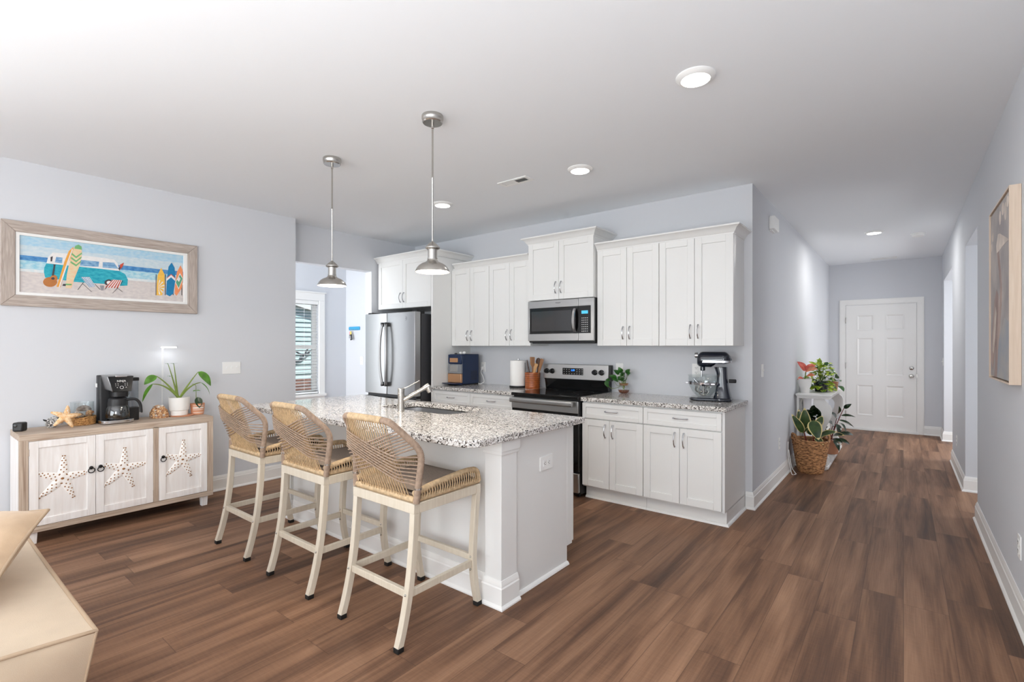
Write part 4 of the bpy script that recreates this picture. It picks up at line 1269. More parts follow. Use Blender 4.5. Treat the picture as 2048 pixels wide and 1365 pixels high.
SW = 0.240           # half width of the seat frame
ST = 0.645           # top of the seat frame
YR, YF = 1.490, 1.945
def make_stool(cx, label):
    t = thing('bar_stool', label, 'bar stool', (cx, 1.70, 0), 'woven counter stools at the island')
    def leg(sx, rear):
        mb = MB(); rows = []
        hw = 0.0165
        for k in range(13):
            s = k / 12; z = 0.022 + (ST - 0.045 - 0.022) * s
            if rear: y = YR + 0.017 - 0.030 * (1 - s) - 0.062 * (1 - s) ** 2.6
            else: y = YF - 0.017 - 0.040 * math.sin(PI * (1 - s) * 0.55) * (1 - 0.25 * (1 - s)) + 0.038 * max(0, 1 - s * 2.2) ** 1.6
            x = sx * (SW - 0.017)
            rows.append((x, y, z))
        b = 0
        for (x, y, z) in rows:
            mb.v += [(cx + x - hw, y - hw, z), (cx + x + hw, y - hw, z), (cx + x + hw, y + hw, z), (cx + x - hw, y + hw, z)]
        for i in range(len(rows) - 1):
            for k in range(4):
                k2 = (k + 1) % 4
                mb.f.append((i * 4 + k, i * 4 + k2, i * 4 + 4 + k2, i * 4 + 4 + k)); mb.m.append(0)
        mb.f.append((0, 1, 2, 3)); mb.m.append(0); e = (len(rows) - 1) * 4; mb.f.append((e + 3, e + 2, e + 1, e)); mb.m.append(0)
        lg = mb.build('leg', 'stool', t, 0.002, 1, angle=50)
        x, y, z = rows[0]
        MB().box(cx + x - 0.0175, cx + x + 0.0175, y - 0.0175, y + 0.0175, 0.0, 0.024).build('foot_cap', 'rubber', lg, 0.003)
        return rows
    lr = {}
    for sx in (-1, 1):
        for rear in (True, False):
            lr[(sx, rear)] = leg(sx, rear)
    def ypt(rows, z):
        for i in range(len(rows) - 1):
            if rows[i][2] <= z <= rows[i + 1][2]:
                f = (z - rows[i][2]) / (rows[i + 1][2] - rows[i][2]); return rows[i][1] + f * (rows[i + 1][1] - rows[i][1])
    f = MB(); z0 = ST - 0.047
    f.box(cx - SW, cx + SW, YR, YR + 0.034, z0, ST).box(cx - SW, cx + SW, YF - 0.034, YF, z0, ST)
    f.box(cx - SW, cx - SW + 0.034, YR + 0.034, YF - 0.034, z0, ST).box(cx + SW - 0.034, cx + SW, YR + 0.034, YF - 0.034, z0, ST)
    f.build('seat_frame', 'stool', t, 0.002, 1)
    zr = 0.238
    yr, yf_ = ypt(lr[(1, True)], zr), ypt(lr[(1, False)], zr)
    xi = SW - 0.034
    MB().box(cx - xi, cx + xi, yr - 0.010, yr + 0.012, zr - 0.017, zr + 0.017).build('rear_stretcher', 'stool', t, 0.002, 1)
    for sx in (-1, 1):
        MB().box(cx + sx * (SW - 0.017) - 0.010, cx + sx * (SW - 0.017) + 0.010, yr + 0.017, yf_ - 0.017, zr - 0.017, zr + 0.017).build('side_stretcher', 'stool', t, 0.002, 1)
    MB().box(cx - xi, cx + xi, yf_ - 0.010, yf_ + 0.010, zr + 0.008, zr + 0.040).build('footrest', 'stool', t, 0.002, 1)
    b = MB()
    for sx in (-1, 1):
        for dz in (0.033, -0.033):
            b.ball((cx + sx * (SW - 0.017), yf_ - 0.0185, zr + dz), 0.0055, 8)
        b.ball((cx + sx * (SW - 0.017), yr - 0.0175, zr), 0.0055, 8)
    b.build('bolts', 'nickel', t)
    # seat pad
    pad = MB(); rows = []
    n = 12
    for i in range(n + 1):
        v = i / n; y = YR + 0.045 + (YF - 0.012 - YR - 0.045) * v; row = []
        for j in range(n + 1):
            u = -1 + 2 * j / n
            ed = max(abs(u), abs(2 * v - 1)) ** 8
            z = 0.702 - 0.012 * ed - 0.010 * (1 - u * u) * math.sin(PI * v)
            if v > 0.9: z -= 0.03 * ((v - 0.9) / 0.1) ** 2
            row.append((cx + u * (SW - 0.030), y, z))
        rows.append(row)
    pad.sheet(rows)
    e = len(pad.v)
    pad.box(cx - SW + 0.032, cx + SW - 0.032, YR + 0.047, YF - 0.014, ST + 0.001, 0.676)
    pad.build('seat', 'seat', t, angle=60)
    # woven seat sides: lower and upper wrapped rails with cords between
    lo = ST + 0.014
    side = MB()
    xs = SW - 0.016
    for sx in (-1, 1):
        cords = MB()
        up = corner_path([(cx + sx * xs, YR + 0.015, 0.688), (cx + sx * xs, YR + 0.12, 0.708), (cx + sx * xs, YF - 0.10, 0.728), (cx + sx * xs, YF - 0.016, 0.720), (cx + sx * xs, YF - 0.004, 0.66)], 0.06)
        ropewrap(side, up, 0.0165, 0.0075)
        ropewrap(side, [(cx + sx * xs, YR + 0.03, lo), (cx + sx * xs, YF - 0.004, lo)], 0.0150, 0.0075)
        k = 0; N = 24
        for k in range(N):
            y = YR + 0.045 + (YF - 0.03 - YR - 0.045) * k / (N - 1)
            zt = 0.70 + 0.028 * min(1, k / (N * 0.75))
            if k > N - 4: zt -= 0.006 * (k - N + 4)
            for o in (0.0135, -0.0135):
                cords.tube([(cx + sx * xs + o, y, lo + 0.004), (cx + sx * (xs) + o * 1.15, y + 0.004, (lo + zt) / 2), (cx + sx * xs + o, y, zt - 0.002)], 0.0028, 5, caps=False)
        cords.build('seat_cords', 'rope', t, angle=80)
    ropewrap(side, [(cx - xs, YR + 0.017, lo), (cx + xs, YR + 0.017, lo)], 0.0155, 0.0075)
    ropewrap(side, [(cx - xs, YF - 0.012, lo), (cx + xs, YF - 0.012, lo)], 0.0150, 0.0075)
    side.build('woven_rails', 'rope', t, angle=80)
    # back frame
    bend_x, bend_y, bend_z = 0.262, 1.520, 0.888
    top_x, top_y, top_z = 0.176, 1.402, 1.028
    base_x, base_y, base_z = 0.236, 1.506, ST + 0.002
    for sx in (-1, 1):
        fr = MB()
        path = corner_path([(cx + sx * base_x, base_y, base_z), (cx + sx * bend_x, bend_y, bend_z), (cx + sx * (top_x - 0.0), top_y, top_z), (cx + sx * (top_x - 0.055), top_y - 0.006, top_z + 0.004)], 0.055, 7)
        ropewrap(fr, path, 0.0168, 0.0078, 10)
        fr.build('back_frame', 'ropet', t, angle=80)
    tr = MB()
    ropewrap(tr, [(cx + (top_x - 0.05) * (1 - 2 * k / 10), top_y - 0.006 - 0.014 * math.sin(PI * k / 10), top_z + 0.004 + 0.004 * math.sin(PI * k / 10)) for k in range(11)], 0.0172, 0.0062, 10)
    tr.build('top_rail', 'rope', t, angle=80)
    # fan of upright cords
    cd = MB(); N = 18
    for k in range(N):
        u = -1 + 2 * k / (N - 1)
        for o in (-0.006, 0.006):
            a = Vector((cx + u * 0.142, top_y - 0.010 - 0.010 * (1 - u * u) + o, top_z - 0.004))
            b_ = Vector((cx + u * 0.172, YR + 0.017 + o * 1.4, lo + 0.006))
            mid = a.lerp(b_, 0.5) + Vector((0, -0.004, 0))
            cd.tube([a, mid, b_], 0.0025, 5, caps=False)
    cd.build('upright_cords', 'rope', t, angle=80)
    # crossing bands: from the sloping side rail down to the opposite post
    cr = MB()
    def onpath(sx, s):
        """s 0..1 along the sloping rail (top to bend), 1..2 down the post"""
        if s <= 1: p = Vector((sx * top_x, top_y, top_z)).lerp(Vector((sx * bend_x, bend_y, bend_z)), s)
        else: p = Vector((sx * bend_x, bend_y, bend_z)).lerp(Vector((sx * base_x, base_y, base_z)), s - 1)
        return p + Vector((cx, 0, 0))
    for sx, off in ((1, -0.007), (-1, 0.0)):
        for k in range(8):
            s = k / 7
            a = onpath(-sx, 0.30 + 0.56 * s); b_ = onpath(sx, 1.12 + 0.54 * s)
            pts = []
            for q in range(15):
                u = q / 14; p = a.lerp(b_, u) + Vector((0, 0, -0.016 * math.sin(PI * u)))
                f = max(0, min(1, (p.z - (lo + 0.006)) / (top_z - lo - 0.01)))
                uy = (YR + 0.017) + (top_y - 0.016 - YR - 0.017) * f - 0.017 + off
                w = min(1, math.sin(PI * u) * 2.2)
                pts.append(Vector((p.x, p.y * (1 - w) + min(p.y, uy) * w, p.z)))
            cr.tube(pts, 0.0037, 6, caps=False)
    cr.build('crossing_cords', 'ropet', t, angle=80)
    for sx in (-1, 1):
        p = onpath(sx, 1.72)
        MB().lathe([(0.0185, -0.004), (0.0185, 0.004)], (p.x, p.y, p.z), 14).build('clip', 'nickel', t)
    return t

def copy_thing(root, loc, label):
    r = root.copy(); COL.objects.link(r); r.location = loc; r['label'] = label
    def rec(src, dst):
        for ch in list(src.children):
            if ch is dst: continue
            c_ = ch.copy(); COL.objects.link(c_); c_.parent = dst
            rec(ch, c_)
    kids = list(root.children)
    for ch in kids:
        c_ = ch.copy(); COL.objects.link(c_); c_.parent = r
        for g in list(ch.children):
            d_ = g.copy(); COL.objects.link(d_); d_.parent = c_
    return r
st = make_stool(-1.995, 'woven rope counter stool nearest the camera, by the island corner post')
copy_thing(st, (-2.752, 1.70, 0), 'woven rope counter stool in the middle of the row of three')
copy_thing(st, (-3.510, 1.70, 0), 'woven rope counter stool nearest the sideboard')

# ------------------------------------------------------------------ framed beach picture on the left wall
PX = LX
t = thing('framed_picture', 'wide driftwood-framed beach picture with a teal van and surfboards', 'picture', (PX, 1.12, 1.975))
FY0, FY1, FZ0, FZ1 = 0.489, 1.748, 1.667, 2.290
IY0_, IY1_, IZ0_, IZ1_ = 0.565, 1.671, 1.749, 2.211
def miter(mb, pts, x0, x1, m=0): mb.prism(pts, 'x', x0, x1, m)
f1 = MB()
miter(f1, [(FY0, FZ0), (FY1, FZ0), (IY1_, IZ0_), (IY0_, IZ0_)], PX + 0.001, PX + 0.032)
miter(f1, [(FY0, FZ1), (FY1, FZ1), (IY1_, IZ1_), (IY0_, IZ1_)], PX + 0.001, PX + 0.032)
miter(f1, [(FY0, FZ0), (IY0_, IZ0_), (IY0_, IZ1_), (FY0, FZ1)], PX + 0.001, PX + 0.032, 1)
miter(f1, [(FY1, FZ0), (IY1_, IZ0_), (IY1_, IZ1_), (FY1, FZ1)], PX + 0.001, PX + 0.032, 1)
f1.build('frame', ['frame', 'framez'], t, 0.004)
MB().ring([(IY0_, IZ0_), (IY1_, IZ0_), (IY1_, IZ1_), (IY0_, IZ1_)], [(0.588, 1.771), (1.640, 1.771), (1.640, 2.189), (0.588, 2.189)], 'x', PX + 0.004, PX + 0.024).build('mat', 'trim', t, 0.003)

ART_PAINTS = [
    ('art_sky', (186, 206, 216), (206, 216, 220)),
    ('art_sky_high', (158, 198, 220), (184, 208, 220)),
    ('art_sea', (58, 118, 176), (92, 150, 198)),
    ('art_surf', (142, 196, 214), (190, 216, 222)),
    ('art_foam', (202, 216, 220), (226, 226, 224)),
    ('art_sand', (200, 192, 190), (214, 206, 200)),
    ('art_white', (232, 230, 228), None),
    ('art_teal', (30, 150, 172), (60, 176, 190)),
    ('art_window', (92, 140, 186), (150, 186, 210)),
    ('art_dark', (70, 66, 70), None),
    ('art_orange', (236, 166, 74), None),
    ('art_beige', (224, 208, 172), (230, 190, 150)),
    ('art_green', (120, 180, 120), None),
    ('art_guitar', (186, 120, 66), None),
    ('art_stripe_blue', (90, 140, 180), None),
    ('art_red', (200, 80, 60), None),
    ('art_grey', (150, 150, 154), None),
    ('art_yellow', (244, 192, 84), None),
    ('art_blue', (34, 128, 178), None),
    ('art_coral', (240, 150, 100), None),
    ('art_sage', (96, 166, 132), None),
]
# each patch of paint: (paint, layer, outline in mm along the wall and above the floor)
ART = [
    (0, 0, [(588,1771),(1640,1771),(1640,2189),(588,2189)]),
    (1, 1, [(588,2120),(1640,2120),(1640,2189),(588,2189)]),
    (2, 2, [(588,1995),(1640,1995),(1640,2044),(588,2044)]),
    (3, 3, [(588,1930),(1640,1930),(1640,2008),(588,2008)]),
    (4, 4, [(588,1905),(1640,1905),(1640,1945),(588,1945)]),
    (5, 5, [(588,1771),(1640,1771),(1640,1925),(588,1925)]),
    (6, 6, [(732,1995),(743,2049),(768,2087),(836,2091),(1031,2090),(1141,2086),(1166,2056),(1178,1995),(1058,1996),(925,1994)]),
    (7, 7, [(721,1965),(733,2000),(925,1999),(1058,1998),(1177,1995),(1216,1973),(1234,1930),(1231,1879),(1169,1871),(1072,1878),(899,1876),(811,1885),(726,1892),(719,1932)]),
    (8, 8, [(788,2057),(825,2056),(822,2012),(780,2013)]),
    (8, 8, [(931,2054),(1046,2055),(1042,2012),(928,2006)]),
    (8, 8, [(1069,2054),(1142,2059),(1171,2012),(1068,2010)]),
    (9, 8, [(756,2051),(769,2059),(765,2019),(756,2018)]),
    (9, 8, [(1135,1894),(1134,1885),(1129,1877),(1121,1870),(1112,1866),(1103,1865),(1094,1868),(1086,1873),(1081,1880),(1080,1889),(1081,1898),(1086,1906),(1094,1913),(1103,1917),(1112,1918),(1121,1916),(1129,1911),(1134,1903)]),
    (6, 9, [(1121,1893),(1121,1888),(1118,1884),(1114,1880),(1110,1878),(1105,1878),(1100,1879),(1097,1882),(1094,1886),(1094,1890),(1094,1895),(1097,1900),(1100,1903),(1105,1905),(1110,1906),(1114,1905),(1118,1902),(1121,1898)]),
    (9, 8, [(827,1853),(843,1855),(843,1838),(824,1838)]),
    (10, 10, [(790,1828),(806,1893),(836,2029),(861,2112),(888,2150),(886,2103),(850,1997),(831,1912),(812,1825)]),
    (6, 11, [(802,1826),(820,1902),(848,2014),(881,2136),(884,2126),(856,2015),(828,1903),(809,1825)]),
    (11, 11, [(842,1823),(850,1931),(866,2033),(884,2119),(898,2157),(918,2172),(937,2160),(939,2094),(925,2005),(894,1902),(876,1823)]),
    (12, 12, [(893,2136),(899,2159),(918,2172),(937,2160),(939,2134)]),
    (12, 12, [(879,2102),(904,2077),(939,2114),(939,2101),(904,2062),(876,2088)]),
    (12, 12, [(876,2069),(904,2045),(937,2082),(936,2068),(904,2030),(873,2056)]),
    (12, 12, [(872,2037),(904,2013),(934,2049),(933,2035),(904,1998),(870,2023)]),
    (12, 12, [(843,1857),(879,1859),(876,1847),(843,1845)]),
    (13, 12, [(794,1865),(791,1852),(784,1840),(774,1830),(761,1824),(747,1823),(734,1826),(723,1834),(717,1844),(714,1857),(717,1870),(723,1882),(734,1891),(747,1897),(761,1899),(774,1896),(784,1888),(791,1878)]),
    (13, 13, [(795,1891),(794,1882),(790,1873),(785,1866),(778,1862),(771,1861),(764,1864),(759,1870),(755,1878),(754,1887),(755,1897),(759,1905),(764,1912),(771,1916),(778,1917),(785,1915),(790,1909),(794,1901)]),
    (9, 14, [(779,1890),(779,1886),(777,1883),(774,1881),(771,1879),(768,1879),(765,1880),(762,1882),(760,1884),(760,1888),(760,1891),(762,1894),(765,1897),(768,1898),(771,1899),(774,1898),(777,1896),(779,1893)]),
    (9, 14, [(763,1911),(774,1988),(771,1997),(785,1997),(782,1985),(774,1911)]),
    (6, 13, [(933,1918),(985,1924),(1023,1852),(984,1841)]),
    (14, 14, [(934,1918),(939,1919),(989,1843),(985,1842)]),
    (14, 14, [(945,1919),(950,1920),(997,1845),(993,1844)]),
    (14, 14, [(955,1921),(960,1921),(1004,1847),(1000,1846)]),
    (14, 14, [(966,1922),(971,1922),(1012,1849),(1008,1848)]),
    (14, 14, [(976,1923),(981,1923),(1020,1851),(1016,1850)]),
    (6, 13, [(1133,1919),(1194,1920),(1172,1850),(1080,1850)]),
    (15, 14, [(1134,1919),(1140,1919),(1092,1850),(1082,1850)]),
    (15, 14, [(1147,1919),(1153,1919),(1110,1850),(1101,1850)]),
    (15, 14, [(1159,1919),(1165,1919),(1128,1850),(1119,1850)]),
    (15, 14, [(1171,1920),(1177,1920),(1147,1850),(1138,1850)]),
    (15, 14, [(1183,1920),(1189,1920),(1166,1850),(1156,1850)]),
    (9, 15, [(946,1877),(950,1877),(915,1816),(912,1815)]),
    (9, 15, [(943,1865),(946,1865),(1000,1807),(997,1807)]),
    (9, 15, [(1016,1872),(1019,1872),(1053,1831),(1050,1830)]),
    (9, 15, [(1000,1815),(1003,1816),(1054,1831),(1051,1830)]),
    (9, 15, [(1105,1872),(1108,1872),(1084,1835),(1080,1835)]),
    (9, 15, [(1158,1856),(1162,1856),(1200,1823),(1197,1823)]),
    (9, 15, [(1168,1859),(1172,1859),(1133,1808),(1130,1807)]),
    (9, 15, [(1197,1917),(1200,1917),(1186,1880),(1182,1880)]),
    (16, 15, [(1051,1863),(1077,1865),(1072,1825),(1058,1824)]),
    (15, 12, [(1182,2049),(1207,2068),(1198,2033),(1175,1998),(1178,2022)]),
    (9, 13, [(1169,2016),(1187,2036),(1178,1998)]),
    (9, 9, [(1431,1997),(1436,1996),(1435,1815),(1430,1814)]),
    (9, 9, [(1499,2005),(1505,2004),(1504,1820),(1498,1820)]),
    (9, 9, [(1559,2012),(1565,2011),(1564,1825),(1558,1825)]),
    (9, 9, [(1626,2019),(1632,2018),(1631,1830),(1625,1830)]),
    (17, 10, [(1438,1904),(1444,1989),(1471,2058),(1495,2004),(1498,1910),(1477,1818),(1436,1815)]),
    (6, 11, [(1447,1887),(1456,1952),(1465,1950)]),
    (6, 11, [(1447,1887),(1479,1940),(1486,1931)]),
    (6, 11, [(1447,1887),(1493,1914),(1496,1901)]),
    (6, 11, [(1447,1887),(1496,1880),(1493,1867)]),
    (6, 11, [(1447,1887),(1485,1848),(1478,1838)]),
    (6, 11, [(1447,1887),(1464,1826),(1454,1822)]),
    (18, 10, [(1507,1828),(1513,1959),(1526,2074),(1549,2114),(1572,2071),(1578,1966),(1562,1840),(1535,1813)]),
    (6, 11, [(1511,1968),(1545,2006),(1577,1976),(1577,1953),(1545,1983),(1510,1946)]),
    (15, 12, [(1512,1976),(1545,2012),(1577,1983),(1577,1975),(1545,2004),(1511,1968)]),
    (19, 10, [(1573,1839),(1577,1928),(1590,2034),(1618,2098),(1634,2059),(1638,1982),(1627,1894),(1588,1823)]),
    (6, 11, [(1578,1941),(1613,2028),(1637,1982),(1603,1880)]),
    (20, 12, [(1581,1943),(1613,2014),(1634,1980),(1603,1894)]),
    (6, 13, [(1591,1967),(1605,1994),(1618,1978),(1605,1948)]),
]
for nm_, c1_, c2_ in ART_PAINTS:
    M[nm_] = pbr(nm_, c1_, 0.6, spec=0.3, vary=((1, 30, 60), 0.12, c2_) if c2_ else ((1, 30, 60), 0.05))
pm = MB()
for m_, d_, q_ in ART:
    pm.prism([(y / 1000, z / 1000) for y, z in q_], 'x', PX + 0.005, PX + 0.012 + d_ * 0.00025, m_)
pm.build('painting', [p[0] for p in ART_PAINTS], t, angle=20)

# ------------------------------------------------------------------ sideboard
BX0, BX1, BY0, BY1, BZ0, BZ1 = -5.082, -4.690, 0.539, 1.740, 0.083, 0.766
t = thing('sideboard', 'whitewashed driftwood sideboard with three starfish doors', 'sideboard', (-4.89, 1.14, 0))
fr = MB()
fr.box(BX0, BX1, BY0, BY1, BZ1 - 0.042, BZ1, 1)
fr.build('top', ['sbx', 'sby'], t, 0.003)
fr = MB()
fr.box(BX1 - 0.03, BX1 - 0.001, BY0 + 0.047, BY1 - 0.047, BZ1 - 0.050, BZ1 - 0.041, 0).box(BX0, BX1 - 0.001, BY0 + 0.001, BY1 - 0.001, BZ0, BZ0 + 0.040, 0)
fr.box(BX1 - 0.03, BX1 - 0.001, BY0 + 0.001, BY0 + 0.047, BZ0 + 0.04, BZ1 - 0.042, 1).box(BX1 - 0.03, BX1 - 0.001, BY1 - 0.047, BY1 - 0.001, BZ0 + 0.04, BZ1 - 0.042, 1)
fr.box(BX1 - 0.03, BX1 - 0.001, 1.303, 1.340, BZ0 + 0.04, BZ1 - 0.042, 1)
fr.build('face_frame', ['sby', 'sbz'], t, 0.0015)
fr = MB()
fr.box(BX0, BX1 - 0.031, BY0, BY0 + 0.022, BZ0 + 0.04, BZ1 - 0.042).box(BX0, BX1 - 0.031, BY1 - 0.022, BY1, BZ0 + 0.04, BZ1 - 0.042).box(BX0, BX0 + 0.012, BY0 + 0.02, BY1 - 0.02, BZ0 + 0.04, BZ1 - 0.042)
fr.build('side_panels', 'sbw', t)
for y in (BY0 + 0.045, BY1 - 0.085):
    for x in (BX0 + 0.03, BX1 - 0.07):
        MB().hexa([(x + .004, y + .004, 0), (x + 0.046, y + .004, 0), (x + 0.046, y + 0.046, 0), (x + .004, y + 0.046, 0), (x, y, BZ0), (x + 0.05, y, BZ0), (x + 0.05, y + 0.05, BZ0), (x, y + 0.05, BZ0)]).build('leg', 'sbw', t, 0.002)
def starfish_shape(cx, cz, R_, rot, x0, h, m=0, dots=True):
    mb = MB(); n = 5
    # arms as tapered lofts in the plane x = const
    def P(r, a, d): return (x0 + d, cx + r * math.cos(a), cz + r * math.sin(a))
    sc = (1.0, 0.93, 1.04, 1.0, 0.96)
    for k in range(5):
        a = rot + k * 2 * PI / 5
        rows = []
        for i in range(10):
            s = i / 9
            r = R_ * sc[k] * s
            w = R_ * (0.17 * (1 - s) ** 0.85 + 0.056 * (1 - s ** 6))
            aa = a + 0.10 * math.sin(s * 2.0 + k) * s
            c = Vector(P(r, aa, 0)); sd = Vector((0, -math.sin(aa), math.cos(aa)))
            hh = h * (1 - 0.55 * s) * (1 if i < 9 else 0.3)
            rows.append([c - sd * w, c - sd * w * 0.72 + Vector((hh * 0.72, 0, 0)), c + Vector((hh, 0, 0)), c + sd * w * 0.72 + Vector((hh * 0.72, 0, 0)), c + sd * w])
        mb.sheet(rows)
        if dots:
            for i in range(1, 10):
                s = 0.08 + i / 9 * 0.88; r = R_ * sc[k] * s
                w = R_ * (0.17 * (1 - s) ** 0.85 + 0.056)
                aa = a + 0.10 * math.sin(s * 2.0 + k) * s
                for q in ((-0.55, 0.55) if i % 2 else (-0.02,)):
                    c = Vector(P(r, aa, h * (1 - 0.55 * s) * (0.82 if q < -.1 or q > .1 else 1.0))) + Vector((0, -math.sin(aa), math.cos(aa))) * w * q
                    mb.ball(c, (0.0020, 0.0047, 0.0047), 7, 1)
    mb.ball(P(0, 0, h), (0.003, 0.010, 0.008), 10, 1)
    return mb
DX = BX1 + 0.002
for k, (ya, yb, sy, ry) in enumerate(((0.588, 0.944, 0.760, 0.918), (0.946, 1.302, 1.112, 0.972), (1.341, 1.692, 1.508, 1.369))):
    za, zb = 0.126, 0.714; r = 0.048
    d = MB()
    d.box(DX - 0.020, DX, ya, ya + r, za, zb).box(DX - 0.020, DX, yb - r, yb, za, zb).box(DX - 0.020, DX, ya + r, yb - r, za, za + r).box(DX - 0.020, DX, ya + r, yb - r, zb - r, zb)
    d.box(DX - 0.020, DX - 0.010, ya + r - 0.001, yb - r + 0.001, za + r - 0.001, zb - r + 0.001)
    dd = d.build('door', 'sbw', t, 0.0015, 1)
    starfish_shape(sy, 0.430, 0.165, rad(82), DX - 0.0098, 0.009).build('starfish_ornament', ['starf', 'stard'], dd, angle=70)
    rp = MB()
    rp.lathe([(0.012, 0), (0.013, 0.004), (0.010, 0.010), (0.009, 0.016), (0, 0.018)], (DX, ry, 0.476), 14, axis='x')
    rp.tube([(DX + 0.012 + 0.004 * math.cos(a * PI / 12), ry + 0.0185 * math.sin(a * PI / 12), 0.458 + 0.0185 * math.cos(a * PI / 12)) for a in range(24)], 0.0032, 8, True)
    rp.build('ring_pull', 'iron', dd)
    hy = ya - 0.001 if k in (0,) else yb + 0.001
    for hz_ in (0.20, 0.64):
        MB().tube([(DX - 0.002, hy, hz_ - 0.022), (DX - 0.002, hy, hz_ + 0.022)], 0.0035, 8).build('hinge', 'sbz', dd)

TZ = BZ1
# ---- things on the sideboard, from the left end
t = thing('security_camera', 'small black cube camera at the left end of the sideboard', 'camera', (-4.93, 0.572, TZ))
b = MB().box(-0.03, 0.03, -0.030, 0.030, 0.0, 0.064); b.xf(Matrix.Translation((-4.93, 0.572, TZ)) @ Matrix.Rotation(rad(-35), 4, 'Z'))
b.build('body', 'blackm', t, 0.010, 3)
b = MB().lathe([(0.010, 0), (0.010, 0.003), (0.007, 0.004), (0, 0.003)], (0.03, -0.010, 0.042), 16, axis='x'); b.xf(Matrix.Translation((-4.93, 0.572, TZ)) @ Matrix.Rotation(rad(-35), 4, 'Z'))
b.build('lens', 'black', t)

def conch(mb, c, L_, R_, rot, turns=4.2, knob=0.0, n=90, m=0):
    """spiral shell: a tube whose radius shrinks while it winds along its axis"""
    pts = []; rr = []
    for i in range(n + 1):
        s = i / n; a = s * turns * 2 * PI
        r = R_ * (1 - s) ** 1.25
        k = 1 + (knob * max(0, math.sin(a * 3.2)) if knob else 0)
        p = rot @ Vector((r * 0.55 * math.cos(a), r * 0.55 * math.sin(a), L_ * (s ** 0.85 - 0.35)))
        pts.append(Vector(c) + p); rr.append(max(0.0008, r * 0.62 * k))
    mb.tube(pts, rr, 9, m=m)
    return mb
s = MB(); conch(s, (-4.965, 0.742, TZ + 0.036), 0.085, 0.048, Matrix.Rotation(rad(70), 3, 'X') @ Matrix.Rotation(rad(40), 3, 'Y'))
for i in range(16):
    a = i * 2.4; s.tube([Vector((-4.965, 0.742, TZ + 0.040)), Vector((-4.965 + 0.042 * math.cos(a), 0.742 + 0.045 * math.sin(a), TZ + 0.045 + 0.032 * math.sin(i * 1.3)))], [0.010, 0.002], 6, m=1)
tag(s.build('seashell', ['shellbk', 'blackm'], None, angle=60), 'knobbly black-and-white seashell behind the tan starfish', 'seashell')

s = MB()
Rm = Matrix.Translation((-4.862, 0.803, TZ + 0.078)) @ Matrix.Rotation(rad(-20), 4, 'Y') @ Matrix.Rotation(rad(-12), 4, 'X')
for k in range(5):
    a = rad(84) + k * 2 * PI / 5
    pts = []; rr = []
    for i in range(12):
        q = i / 11
        pts.append(Rm @ Vector((0.012 * math.sin(q * PI) + 0.004 * k % 2, 0.088 * q * math.cos(a + 0.1 * q), 0.088 * q * math.sin(a + 0.1 * q)))); rr.append(0.019 * (1 - q) ** 0.8 + 0.0065)
    s.tube(pts, rr, 10)
s.ball(Rm @ Vector((0.008, 0, 0)), 0.024, 12)
for k in range(60):
    a = rad(84) + (k % 5) * 2 * PI / 5; q = random.uniform(0.1, 0.95); w = (0.021 * (1 - q) ** 0.8 + 0.007)
    o = random.uniform(-0.7, 0.7)
    s.ball(Rm @ Vector((0.012 * math.sin(q * PI) + w * math.cos(o) * 0.95, 0.088 * q * math.cos(a) - w * math.sin(o) * math.sin(a), 0.088 * q * math.sin(a) + w * math.sin(o) * math.cos(a))), 0.0024, 6, 1)
tag(s.build('starfish', ['starc', 'starf'], None, angle=60), 'large tan dried starfish leaning on the glass and wicker dish', 'starfish')

cx, cy = -4.975, 0.920
t = thing('wicker_dish_holder', 'low tan wicker basket around the glass jar of shells', 'basket', (cx, cy, TZ))
w = MB()
for i in range(8):
    z = TZ + 0.006 + i * 0.0075
    rad_ = 0.079 + 0.0004 * i
    pts = [(cx + rad_ * (1 + 0.012 * math.sin(k * PI / 4 * 4 + (i % 2) * PI)) * math.cos(2 * PI * k / 64), cy + rad_ * (1 + 0.012 * math.sin(k * PI + (i % 2) * PI)) * math.sin(2 * PI * k / 64), z + (0.004 * math.sin(2 * PI * k / 16) if i == 7 else 0)) for k in range(64)]
    w.tube(pts, 0.0042, 6, True)
w.lathe([(0.0, 0.0), (0.076, 0.0), (0.076, 0.006), (0, 0.006)], (cx, cy, TZ), 32)
w.build('weave', 'wickr', t, angle=60)
w = MB()
for k in range(32):
    a = 2 * PI * k / 32; w.tube([(cx + 0.079 * math.cos(a), cy + 0.079 * math.sin(a), TZ + 0.002), (cx + 0.082 * math.cos(a), cy + 0.082 * math.sin(a), TZ + 0.064)], 0.0026, 5)
w.build('stakes', 'wickr', t)
tag(MB().openlathe([(0.001, 0.008), (0.070, 0.008), (0.071, 0.012), (0.071, 0.172), (0.073, 0.176), (0.070, 0.176), (0.068, 0.170), (0.068, 0.014), (0.001, 0.012)], (cx, cy, TZ), 40).build('glass_jar', 'glass', None), 'clear open glass jar of shells sitting in the wicker basket', 'jar')
sh = [((-0.010, 0.012, 0.120), 0.05, 0.032, 'shellg', 'grey scallop-like shell on top inside the glass jar'), ((0.025, 0.035, 0.080), 0.045, 0.026, 'shellb', 'orange-brown shell at the right inside the glass jar'), ((0.012, -0.028, 0.078), 0.045, 0.026, 'shellw', 'pale shell at the left inside the glass jar'), ((-0.03, -0.005, 0.072), 0.04, 0.026, 'shellw', 'pale shell at the back inside the glass jar'), ((0.0, 0.0, 0.040), 0.05, 0.022, 'shellb', 'brown shell at the bottom of the glass jar')]
